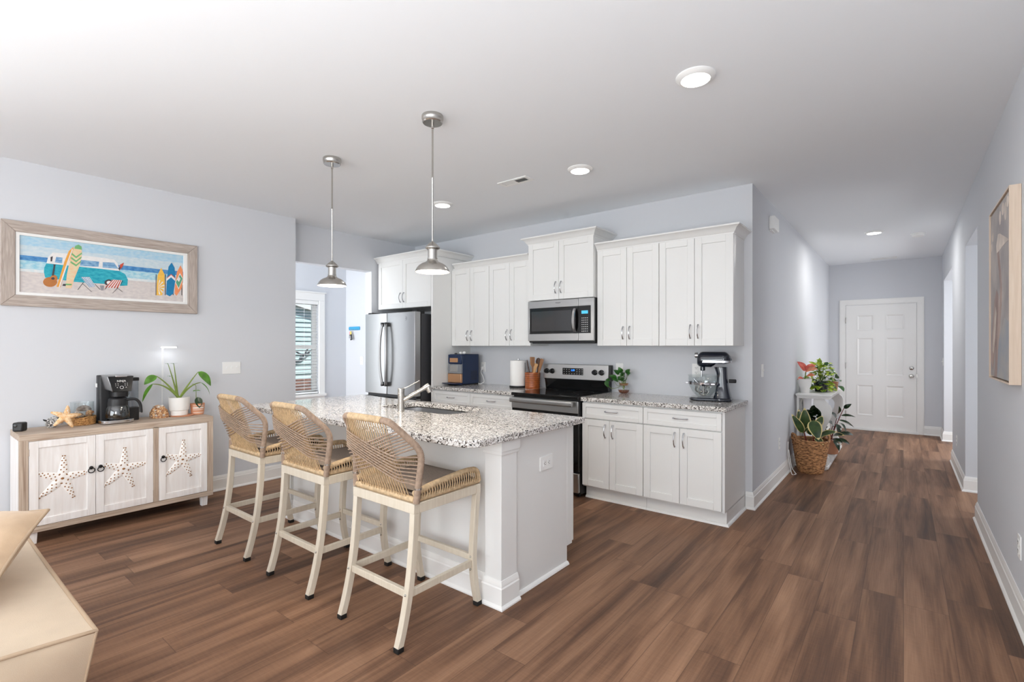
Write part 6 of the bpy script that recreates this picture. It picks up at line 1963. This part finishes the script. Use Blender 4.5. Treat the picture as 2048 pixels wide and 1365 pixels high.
b.f.append(tuple(range(0, 24))); b.m.append(0); b.f.append(tuple(range(n0 - 25, n0 - 1))); b.m.append(0)
b.xf(MT); hd = b.build('head', 'mixer', t, angle=60)
b = MB(); lp = []
for k in range(40):
    a = 2 * PI * k / 40
    c_, n_ = math.cos(a), math.sin(a)
    lp.append((-0.010 + 0.134 * (abs(c_) ** 0.45) * (1 if c_ > 0 else -1), 0.0625 * (abs(n_) ** 0.6) * (1 if n_ > 0 else -1)))
b.ring([(x * 1.012, y * 1.03) for x, y in lp], [(x * 0.97, y * 0.93) for x, y in lp], 'z', 0.318, 0.337)
b.xf(MT); b.build('trim_band', 'chrome', hd, 0.001, 1)
b = MB(); b.lathe([(0.021, -0.168), (0.024, -0.165), (0.024, -0.143), (0.0, -0.142)][::-1], (0, 0, 0.378), 20, axis='x'); b.xf(MT); b.build('attachment_hub', 'chrome', hd)
b = MB(); b.lathe([(0.020, 0.282), (0.020, 0.252), (0.015, 0.248), (0.0, 0.248)], (-0.105, 0, 0), 18); b.xf(MT); b.build('planetary', 'mixer', hd)
b = MB(); b.lathe([(0.0065, 0.25), (0.0065, 0.195), (0.0, 0.193)], (-0.115, 0, 0), 12); b.xf(MT); b.build('beater_shaft', 'chrome', hd)
b = MB(); b.tube([(0.062, -0.02, 0.155), (0.105, -0.02, 0.168)], 0.004, 8); b.xf(MT); b.build('lift_arm', 'chrome', t)
b = MB(); b.lathe([(0.010, 0.10), (0.0155, 0.103), (0.0155, 0.152), (0.011, 0.158), (0, 0.158)], (0.0, -0.02, 0.168), 14, axis='x'); b.xf(MT); b.build('lift_handle', 'blackm', t)
b = MB()
for sy in (-1, 1):
    b.tube([(-0.02, sy * 0.045, 0.135), (-0.06, sy * 0.105, 0.135), (-0.095, sy * 0.128, 0.135)], 0.008, 8)
b.xf(MT); b.build('bowl_arms', 'mixer', t)
bc = MT @ Vector((-0.098, 0, 0.027))
t = thing('mixing_bowl', 'clear glass mixing bowl with silver band on the stand mixer', 'bowl', bc)
MB().openlathe([(0.001, 0.0), (0.045, 0.0), (0.060, 0.010), (0.092, 0.045), (0.114, 0.090), (0.122, 0.130), (0.123, 0.178), (0.128, 0.186), (0.125, 0.187), (0.119, 0.178), (0.118, 0.130), (0.110, 0.092), (0.088, 0.048), (0.057, 0.014), (0.001, 0.006)], bc, 44).build('glass', 'glass', t)
MB().openlathe([(0.1215, 0.106), (0.1245, 0.107), (0.1258, 0.126), (0.1235, 0.127), (0.1215, 0.106)], bc, 44).build('band', 'chrome', t)
b = MB()
b.box(bc.x - 0.150, bc.x - 0.118, bc.y - 0.014, bc.y + 0.014, bc.z + 0.108, bc.z + 0.124); b.box(bc.x + 0.090, bc.x + 0.125, bc.y - 0.11, bc.y - 0.085, bc.z + 0.108, bc.z + 0.124)
b.build('bracket', 'chrome', t, 0.003)
# attachments lying in the bowl
s = MB(); a0 = bc + Vector((0.03, 0, 0.03)); a1 = bc + Vector((-0.075, -0.02, 0.150))
dd = (a1 - a0).normalized(); sdv = dd.cross(Vector((0, 0, 1))).normalized(); upv = sdv.cross(dd)
for k in range(6):
    a = PI * k / 6; rr_ = sdv * math.cos(a) + upv * math.sin(a)
    s.tube([a0 + dd * (0.055 - 0.055 * math.cos(q * PI / 6)) * 1.0 + rr_ * 0.034 * math.sin(q * PI / 6 * 0.5 + 0.0) * (1 if q < 10 else 1) for q in range(7)] , 0.0013, 5, caps=False)
    s.tube([a0 + dd * (0.055 - 0.055 * math.cos(q * PI / 6)) * 1.0 - rr_ * 0.034 * math.sin(q * PI / 6 * 0.5) for q in range(7)], 0.0013, 5, caps=False)
s.tube([a1 - dd * 0.055, a1], 0.008, 10)
tag(s.build('whisk_attachment', 'chrome'), 'wire whisk attachment lying in the glass mixing bowl', 'whisk')
s = MB(); o = bc + Vector((0.01, -0.035, 0.045))
s.tube([o + Vector((0.045 * math.cos(a), 0.010 * math.sin(a), 0.048 * math.sin(a) + 0.02)) for a in [2 * PI * k / 24 for k in range(24)]], 0.0055, 8, True)
s.tube([o + Vector((0, 0, -0.022)), o + Vector((0, 0, 0.10))], 0.007, 8)
tag(s.build('flat_beater', 'nickel'), 'silver flat beater standing in the glass mixing bowl', 'beater')
s = MB(); o = bc + Vector((-0.02, 0.03, 0.03))
s.tube(smooth_path([o + Vector((0.05, 0, 0.10)), o + Vector((0.03, 0, 0.05)), o + Vector((-0.01, 0, 0.005)), o + Vector((-0.05, -0.01, 0.02)), o + Vector((-0.045, -0.02, 0.055))], 6), 0.0075, 9)
tag(s.build('dough_hook', 'nickel'), 'silver dough hook lying in the glass mixing bowl', 'dough hook')

# ------------------------------------------------------------------ key rack in the laundry room
ky = 4.278
t = thing('key_rack', 'small blue key rack on the pale side-room wall', 'key rack', (-6.37, ky, 1.64))
MB().prism(rrect(-6.505, -6.235, 1.608, 1.660, 0.015), 'y', ky - 0.018, ky).build('board', 'keyblue', t, 0.004)
s = MB()
for k in range(5):
    x = -6.47 + k * 0.05
    s.tube([(x, ky - 0.018, 1.622), (x, ky - 0.032, 1.615), (x, ky - 0.036, 1.625)], 0.003, 6)
s.build('hooks', 'chrome', t)
t = thing('key_ring', 'bunch of keys with dark fob hanging from the blue rack', 'keys', (-6.40, ky - 0.034, 1.6))
s = MB(); s.tube([(-6.42 + 0.018 * math.cos(a), ky - 0.035, 1.603 + 0.018 * math.sin(a)) for a in [2 * PI * k / 16 for k in range(16)]], 0.002, 5, True); s.build('ring', 'chrome', t)
MB().box(-6.435, -6.405, ky - 0.040, ky - 0.034, 1.535, 1.590).build('tag', 'yellow', t, 0.002)
MB().box(-6.462, -6.44, ky - 0.036, ky - 0.030, 1.545, 1.590).build('tag', 'pinktag', t, 0.002)
b = MB(); b.box(-0.022, 0.022, -0.007, 0.007, -0.085, 0.0); b.xf(Matrix.Translation((-6.41, ky - 0.045, 1.545)) @ Matrix.Rotation(rad(-14), 4, 'Y')); fob = b.build('fob', 'blackm', t, 0.006, 2)
b = MB(); b.box(-0.014, 0.014, -0.009, -0.007, -0.070, -0.015); b.xf(Matrix.Translation((-6.41, ky - 0.045, 1.545)) @ Matrix.Rotation(rad(-14), 4, 'Y')); b.build('fob_face', 'steel', fob)
b = MB(); b.box(-6.47, -6.455, ky - 0.034, ky - 0.031, 1.49, 1.545); b.build('key', 'chrome', t, 0.001)

# ------------------------------------------------------------------ tall canvas on the right wall
PXr = RX
ya, yb, za, zb = 3.467, 4.202, 1.178, 2.176
t = thing('framed_canvas', 'tall muted canvas in a blond wood float frame on the right wall', 'picture', (PXr, (ya + yb) / 2, (za + zb) / 2))
f = MB()
f.box(PXr - 0.045, PXr - 0.001, ya, ya + 0.008, za, zb).box(PXr - 0.045, PXr - 0.001, yb - 0.008, yb, za, zb).box(PXr - 0.045, PXr - 0.001, ya + 0.008, yb - 0.008, za, za + 0.008).box(PXr - 0.045, PXr - 0.001, ya + 0.008, yb - 0.008, zb - 0.008, zb)
f.build('frame', 'blond', t, 0.001)
MB().box(PXr - 0.012, PXr - 0.002, ya + 0.008, yb - 0.008, za + 0.008, zb - 0.008).build('backing', 'spoond', t)
M['canvas'] = pbr('canvas_grey', (190, 182, 177), 0.7, spec=0.2, vary=((5, 5, 4), 0.2, (156, 150, 150)))
M['cv_white'] = pbr('canvas_pale', (226, 212, 200), 0.7, vary=(9, 0.15))
M['cv_mauve'] = pbr('canvas_mauve', (182, 160, 150), 0.7, vary=((9, 9, 3), 0.2, (144, 122, 116)))
M['cv_blue'] = pbr('canvas_blue', (150, 156, 166), 0.7, vary=((5, 5, 5), 0.15, (172, 168, 164)))
xa = PXr - 0.038
cvs = MB().box(xa, PXr - 0.012, ya + 0.016, yb - 0.016, za + 0.016, zb - 0.016).build('canvas', 'canvas', t)
a = MB()
def cpt(mb, pts, m, d): mb.prism([(yb - 0.016 - q[0] * (yb - ya - 0.032), za + 0.016 + q[1] * (zb - za - 0.032)) for q in pts], 'x', xa - 0.0004 * d, xa + 0.002, m)
cpt(a, [(0.3, 0.0), (1.0, 0.0), (1.0, 0.30), (0.75, 0.34), (0.45, 0.22)], 2, 1)
cpt(a, [(0.32, 0.78), (0.42, 0.84), (0.52, 0.83), (0.95, 0.745), (0.70, 0.745), (0.46, 0.735), (0.36, 0.735)], 0, 2)
cpt(a, [(0.36, 0.735), (0.46, 0.735), (0.56, 0.62), (0.62, 0.52), (0.60, 0.42), (0.52, 0.30), (0.42, 0.16), (0.36, 0.0), (0.22, 0.0), (0.30, 0.18), (0.44, 0.34), (0.52, 0.45), (0.52, 0.54), (0.46, 0.63)], 1, 3)
cpt(a, [(0.02, 0.10), (0.10, 0.30), (0.22, 0.46), (0.34, 0.52), (0.44, 0.48), (0.46, 0.40), (0.38, 0.28), (0.24, 0.14), (0.12, 0.04)], 1, 2)
cpt(a, [(0.12, 0.16), (0.20, 0.32), (0.30, 0.42), (0.34, 0.38), (0.28, 0.26), (0.18, 0.14)], 0, 4)
for c_ in ((0.52, 0.92, .05, .04), (0.66, 0.95, .06, .035), (0.78, 0.92, .05, .05), (0.12, 0.86, .05, .03), (0.88, 0.955, .05, .03), (0.06, 0.80, .03, .025)):
    cpt(a, [(c_[0] + c_[2] * math.cos(k * PI / 6), c_[1] + c_[3] * math.sin(k * PI / 6)) for k in range(12)], 0, 1)
a.build('brushwork', ['cv_white', 'cv_mauve', 'cv_blue'], cvs, angle=20)

# ------------------------------------------------------------------ plants down the hallway
tx0, tx1, ty0, ty1, tz = -0.972, -0.622, 6.46, 7.95, 0.826
t = thing('plant_table', 'white console table with scrolled legs holding hallway plants', 'console table', (-0.8, 7.2, 0))
b = MB(); b.box(tx0, tx1, ty0, ty1, tz - 0.018, tz).box(tx0 + 0.006, tx1 - 0.008, ty0 + 0.008, ty1 - 0.008, tz - 0.030, tz - 0.018).box(tx0 + 0.012, tx1 - 0.02, ty0 + 0.02, ty1 - 0.02, tz - 0.05, tz - 0.030)
b.build('tabletop', 'trim', t, 0.003)
b = MB(); b.box(tx0, tx1 - 0.025, ty0 - 0.06, ty1 - 0.02, 0.012, 0.045); b.build('shelf', 'trim', t, 0.004)
b = MB()
for x in (tx0 + 0.03, tx1 - 0.06):
    for y in (ty0 - 0.03, ty1 - 0.06): b.lathe([(0.018, 0), (0.018, 0.013)], (x, y, 0), 10)
b.build('feet', 'trim', t)
SC_L = smooth_path([(-0.800, 0.776, 0), (-0.796, 0.72, 0), (-0.78, 0.685, 0), (-0.745, 0.655, 0), (-0.725, 0.615, 0), (-0.730, 0.555, 0), (-0.755, 0.48, 0), (-0.775, 0.38, 0), (-0.775, 0.27, 0), (-0.76, 0.17, 0), (-0.76, 0.046, 0)], 5)
SC_R = smooth_path([(-0.692, 0.776, 0), (-0.672, 0.735, 0), (-0.636, 0.695, 0), (-0.626, 0.640, 0), (-0.638, 0.560, 0), (-0.672, 0.480, 0), (-0.705, 0.38, 0), (-0.708, 0.27, 0), (-0.69, 0.17, 0), (-0.655, 0.12, 0), (-0.650, 0.046, 0)], 5)
for y in (ty0 + 0.05, ty1 - 0.09):
    b = MB(); n = len(SC_L)
    for i in range(n - 1):
        b.hexa([(SC_L[i].x, y, SC_L[i].y), (SC_R[i].x, y, SC_R[i].y), (SC_R[i].x, y + 0.032, SC_R[i].y), (SC_L[i].x, y + 0.032, SC_L[i].y),
                (SC_L[i + 1].x, y, SC_L[i + 1].y), (SC_R[i + 1].x, y, SC_R[i + 1].y), (SC_R[i + 1].x, y + 0.032, SC_R[i + 1].y), (SC_L[i + 1].x, y + 0.032, SC_L[i + 1].y)])
    b.build('scrolled_leg', 'trim', t, angle=50)
    MB().box(tx0 + 0.004, tx0 + 0.026, y, y + 0.03, 0.045, tz - 0.05).build('rear_leg', 'trim', t, 0.002)
b = MB()
for y in (ty0 - 0.035, ty1 - 0.045):
    b.prism([(-0.655 - 0.045 + 0.045 * math.cos(k * PI / 12), 0.045 + 0.075 * math.sin(k * PI / 12)) for k in range(13)], 'y', y, y + 0.02)
b.build('foot_bracket', 'trim', t, angle=50)

HT = tz
pc = (-0.905, 6.66, HT)
t = thing('potted_plant', 'pink-leaved plant in a white pot at the near end of the console', 'potted plant', pc)
MB().lathe([(0, 0), (0.046, 0), (0.048, 0.055), (0.060, 0.075), (0.064, 0.085), (0.073, 0.160), (0.073, 0.165), (0.068, 0.165), (0.064, 0.140), (0, 0.140)], pc, 32).build('pot', 'potw', t)
MB().lathe([(0, 0.150), (0.066, 0.143)], pc, 20).build('soil', 'soil', t)
s = MB(); base_ = Vector((pc[0], pc[1], HT + 0.15))
def P6(x, z, y=6.64): return Vector((x, y, z))
lv = [((-0.900, 1.085), (-1.0 + 0.02, 1.190), 0.085, 'leafpink', 6.70, 6.62), ((-0.895, 1.080), (-0.760, 1.110), 0.090, 'leafpk2', 6.64, 6.52), ((-0.890, 1.100), (-0.83, 1.165), 0.060, 'leafpink', 6.68, 6.74),
      ((-0.90, 1.07), (-0.80, 1.155), 0.05, 'leafpink', 6.66, 6.70), ((-0.925, 1.00), (-0.975, 0.978), 0.05, 'leafpink', 6.66, 6.62), ((-0.88, 1.03), (-0.79, 1.035), 0.055, 'leafpk2', 6.62, 6.56)]
for (a, b_, wd, mt, y0_, y1_) in lv:
    stem(s, base_, P6(a[0], a[1], y0_), 0.02, 0.005, 0.003)
    l = MB(); l.leaf(P6(a[0], a[1], y0_), P6(b_[0], b_[1], y1_), wd, (0.1, -0.75, 0.6), 0.08, 0.15, n=9); l.build('leaf', mt, t, flip=False)
s.build('stems', 'stemg', t)

pc = (-0.775, 6.95, HT)
t = thing('potted_plant', 'bushy lime-green trailing plant on the console table', 'potted plant', pc)
MB().lathe([(0, 0), (0.065, 0), (0.085, 0.12), (0.085, 0.125), (0.078, 0.125), (0.07, 0.10), (0, 0.10)], pc, 28).build('pot', 'mixer', t)
s = MB(); l = MB(); l2 = MB(); rs_ = random.Random(5)
for k in range(190):
    az = rs_.uniform(0, 2 * PI); el = rs_.uniform(-0.55, 1.5); r = rs_.uniform(0.09, 0.19)
    zc = HT + 0.12 + r * math.sin(el) * 1.25
    e = Vector((pc[0] + r * 0.72 * math.cos(el) * math.cos(az), pc[1] + r * 1.2 * math.cos(el) * math.sin(az), max(HT + 0.03, zc)))
    if e.x < -0.955: e.x = -0.955
    st_ = Vector((pc[0], pc[1], HT + 0.11)).lerp(e, 0.3)
    if k % 2 == 0: stem(s, st_, e, 0.02, 0.0022, 0.0015)
    d_ = (e - Vector((pc[0], pc[1], HT + 0.08))).normalized()
    tip = e + Vector((d_.x, d_.y, d_.z * 0.4 - 0.35)).normalized() * rs_.uniform(0.05, 0.075)
    if tip.z < HT + 0.012: tip.z = HT + 0.012
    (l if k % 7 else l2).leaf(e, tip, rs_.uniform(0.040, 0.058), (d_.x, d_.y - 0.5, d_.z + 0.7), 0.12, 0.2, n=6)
l.leaf((-0.775, 6.80, 1.145), (-0.772, 6.79, 1.235), 0.05, (0.1, -1, 0.1), 0.05, 0.2)
l.leaf((-0.81, 6.84, 1.14), (-0.885, 6.80, 1.185), 0.04, (0, -0.8, 0.6), 0.1, 0.2)
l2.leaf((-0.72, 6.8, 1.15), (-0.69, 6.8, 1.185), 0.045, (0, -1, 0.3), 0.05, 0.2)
stem(s, (-0.775, 6.95, HT + 0.12), (-0.66, 6.70, 1.09), 0.05, 0.003, 0.002)
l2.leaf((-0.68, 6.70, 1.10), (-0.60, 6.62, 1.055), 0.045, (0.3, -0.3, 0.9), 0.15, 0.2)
s.build('stems', 'stemg', t); l.build('leaves', 'leaflime', t, flip=False); l2.build('darker_leaves', 'leafpoth', t, flip=False)  # scattered leaves of the lime plant in a darker green

pc = (-0.70, 7.35, HT)
t = thing('potted_plant', 'dark green plant spilling over the far edge of the console', 'potted plant', pc)
MB().lathe([(0, 0), (0.055, 0), (0.065, 0.10), (0.06, 0.10), (0.05, 0.08), (0, 0.08)], pc, 24).build('pot', 'terra', t)
s = MB(); l = MB()
for (dx, dy, dz, w) in ((0.07, -0.15, 0.13, .06), (0.10, -0.10, 0.05, .07), (0.13, -0.12, -0.07, .07), (0.06, -0.20, 0.06, .05), (0.02, -0.1, 0.17, .05), (-0.03, 0.05, 0.16, .05)):
    e = Vector((pc[0] + dx * 0.5, pc[1] + dy * 0.5, HT + 0.09 + dz * 0.5)); stem(s, (pc[0], pc[1], HT + 0.08), e, 0.04, 0.003, 0.002)
    l.leaf(e, (pc[0] + dx, pc[1] + dy, HT + 0.06 + dz), w, (0.6, -0.6, 0.5), 0.12, 0.2)
s.build('stems', 'stemg', t); l.build('leaves', 'leafpoth', t, flip=False)

# lower shelf
pc = (-0.80, 6.62, 0.046)
t = thing('potted_plant', 'dark bushy plant in a black pot on the near end of the lower shelf', 'potted plant', pc)
MB().lathe([(0, 0), (0.075, 0), (0.095, 0.17), (0.09, 0.17), (0.08, 0.15), (0, 0.15)], pc, 28).build('pot', 'blackm', t)
l = MB(); rs_ = random.Random(9)
for k in range(230):
    az = rs_.uniform(0, 2 * PI); el = rs_.uniform(-0.9, 1.5); r = rs_.uniform(0.06, 0.11)
    e = Vector((pc[0] + 0.01 + r * 0.9 * math.cos(el) * math.cos(az), pc[1] + r * math.cos(el) * math.sin(az), 0.50 + r * 1.5 * math.sin(el)))
    d_ = Vector((math.cos(az), math.sin(az), rs_.uniform(-0.6, 0.4))).normalized()
    l.leaf(e - d_ * 0.02, e + d_ * 0.045, 0.050, (d_.x, d_.y - 0.4, 0.6), 0.12, 0.2, n=5)
l.build('leaves', 'leafd', t, flip=False)
s = MB()
for k in range(7): stem(s, (pc[0], pc[1], 0.19), (pc[0] + 0.05 * math.cos(k), pc[1] + 0.05 * math.sin(k), 0.52), 0, 0.004, 0.003)
s.build('stems', 'stemr', t)

pc = (-0.72, 7.25, 0.046)
t = thing('potted_plant', 'red-stemmed plant with long dark leaves at the far lower shelf', 'potted plant', pc)
MB().lathe([(0, 0), (0.09, 0), (0.11, 0.17), (0.105, 0.17), (0.09, 0.15), (0, 0.15)], pc, 28).build('pot', 'terra', t)
s = MB(); l = MB(); l2 = MB()
top_ = Vector((-0.58, 7.35, 0.60))
stem(s, (pc[0], pc[1], 0.19), top_, 0.02, 0.007, 0.004)
stem(s, (pc[0] + 0.02, pc[1] - 0.05, 0.19), (-0.63, 7.1, 0.50), 0.02, 0.006, 0.004)
stem(s, (pc[0] + 0.0, pc[1] - 0.08, 0.19), (-0.66, 6.95, 0.42), 0.02, 0.006, 0.004)
rs_ = random.Random(3)
for (a, b_, w, mm) in (((-0.58, 7.35, 0.60), (-0.50, 7.35, 0.66), .05, 0), ((-0.60, 7.25, 0.52), (-0.45, 7.2, 0.52), .035, 0), ((-0.62, 7.2, 0.47), (-0.46, 7.1, 0.41), .035, 0), ((-0.62, 7.15, 0.44), (-0.52, 6.9, 0.37), .035, 0),
                   ((-0.63, 7.0, 0.50), (-0.68, 6.85, 0.60), .06, 0), ((-0.63, 7.1, 0.55), (-0.60, 7.0, 0.66), .055, 0), ((-0.66, 6.95, 0.42), (-0.70, 6.75, 0.50), .06, 0), ((-0.66, 6.9, 0.36), (-0.68, 6.7, 0.36), .07, 0),
                   ((-0.66, 6.85, 0.30), (-0.52, 6.7, 0.36), .085, 1), ((-0.66, 6.85, 0.28), (-0.54, 6.75, 0.26), .06, 0), ((-0.62, 7.0, 0.27), (-0.50, 7.1, 0.20), .05, 0), ((-0.64, 6.9, 0.26), (-0.58, 6.8, 0.16), .055, 0), ((-0.6, 7.05, 0.33), (-0.47, 7.2, 0.30), .05, 0), ((-0.64, 7.2, 0.42), (-0.60, 7.05, 0.30), .06, 0)):
    (l2 if mm else l).leaf(a, b_, w, (0.4, -0.7, 0.5), 0.12, 0.2, n=8, edge=(1 if mm else None))
s.build('stems', 'stemr', t); l.build('leaves', 'leafd', t, flip=False); l2.build('variegated_leaf', ['leafd', 'leafvar'], t, flip=False)

t = thing('tabletop_mirror', 'round-topped white-rimmed panel standing against the wall under the console', 'mirror', (-0.95, 6.78, 0.046))
arc = [(6.68 + 0.11 - 0.11 * math.cos(PI * k / 16), 0.62 + 0.13 * math.sin(PI * k / 16)) for k in range(17)]
oo = [(6.68, 0.046)] + arc + [(6.90, 0.046)]
ii = [(6.695, 0.06)] + [(6.695 + 0.095 - 0.095 * math.cos(PI * k / 16), 0.62 + 0.115 * math.sin(PI * k / 16)) for k in range(17)] + [(6.885, 0.06)]
MB().ring(oo, ii, 'x', -0.968, -0.946).build('rim', 'trim', t)
MB().prism(ii, 'x', -0.966, -0.958).build('panel', 'smoke', t)

# basket with rubber plant
bx, by = -0.795, 6.235
t = thing('woven_basket', 'tall brown woven basket with a handle on the hallway floor', 'basket', (bx, by, 0))
b = MB(); prof = []
for i in range(25):
    s_ = i / 24; z = 0.006 + 0.345 * s_
    r_ = 0.118 + 0.060 * s_ ** 0.8 + (0.004 if i % 2 else 0.0)
    prof.append((r_, z))
inn = [(0.168, 0.351), (0.162, 0.30), (0.150, 0.25), (0.0, 0.25)]
b.lathe([(0.0, 0.0), (0.114, 0.0)] + prof + inn, (bx, by, 0), 48, wob=lambda a, h: 0.010 * math.sin(a * 24) * (1 if h < 0.34 else 0))
b.build('weave', 'basket', t, angle=70)
b = MB(); b.tube([(bx + 0.174 * math.cos(k * PI / 24), by + 0.174 * math.sin(k * PI / 24), 0.352) for k in range(48)], 0.012, 8, True); b.build('rim', 'basket', t)
for a_ in (PI * 1.16, PI * 0.16):
    pts = []
    for k in range(15):
        q = -1 + 2 * k / 14; a = a_ + q * 0.38
        pts.append((bx + 0.172 * math.cos(a), by + 0.172 * math.sin(a), 0.356 + 0.055 * (1 - q ** 4)))
    MB().tube(pts, 0.013, 8).build('handle', 'basket', t, angle=70)
t = thing('rubber_plant', 'broad-leaved variegated rubber plant growing in the woven basket', 'potted plant', (bx, by, 0.25))
MB().lathe([(0, 0.251), (0.12, 0.251), (0.135, 0.285), (0.0, 0.29)], (bx, by, 0), 24).build('soil', 'soil', t)
s = MB(); stem(s, (bx - 0.03, by, 0.28), (bx - 0.07, by - 0.02, 0.50), 0, 0.008, 0.006); stem(s, (bx + 0.02, by, 0.28), (bx + 0.05, by - 0.03, 0.46), 0, 0.007, 0.005); s.build('stems', 'stemr', t)
for (a, b_, w, up) in (((-0.86, 6.22, 0.42), (-0.965, 6.16, 0.625), .085, (0.3, -1, 0.3)), ((-0.87, 6.24, 0.44), (-0.905, 6.20, 0.680), .095, (0.2, -1, 0.1)), ((-0.85, 6.24, 0.44), (-0.845, 6.20, 0.700), .120, (0.25, -1, 0.1)),
                      ((-0.85, 6.20, 0.42), (-0.775, 6.10, 0.500), .060, (0, -0.8, 0.7)), ((-0.765, 6.15, 0.575), (-0.695, 6.05, 0.385), .135, (0.15, -1, 0.35)), ((-0.735, 6.22, 0.50), (-0.685, 6.26, 0.62), .08, (0.2, -1, 0.1)),
                      ((-0.71, 6.20, 0.40), (-0.54, 6.12, 0.48), .090, (0.2, -0.7, 0.8)), ((-0.74, 6.2, 0.38), (-0.66, 6.10, 0.33), .07, (0.2, -0.8, 0.6)), ((-0.80, 6.25, 0.40), (-0.78, 6.22, 0.55), .09, (0.2, -1, 0.1))):
    l = MB(); l.leaf(a, b_, w, up, 0.08, 0.18, m=0, n=10, edge=1); l.build('leaf', ['leafrub', 'leafvar'], t, flip=False)
t = MB().tube(smooth_path([(-0.975, 6.02, 0.34), (-0.972, 6.0, 0.20), (-0.955, 5.99, 0.10), (-0.93, 5.97, 0.006), (-0.90, 6.02, 0.005), (-0.92, 6.08, 0.005), (-0.95, 6.05, 0.08), (-0.972, 6.04, 0.25)], 8), 0.004, 7).build('charging_cable', 'white')
tag(t, 'loop of white cord hanging beside the woven basket', 'cable')
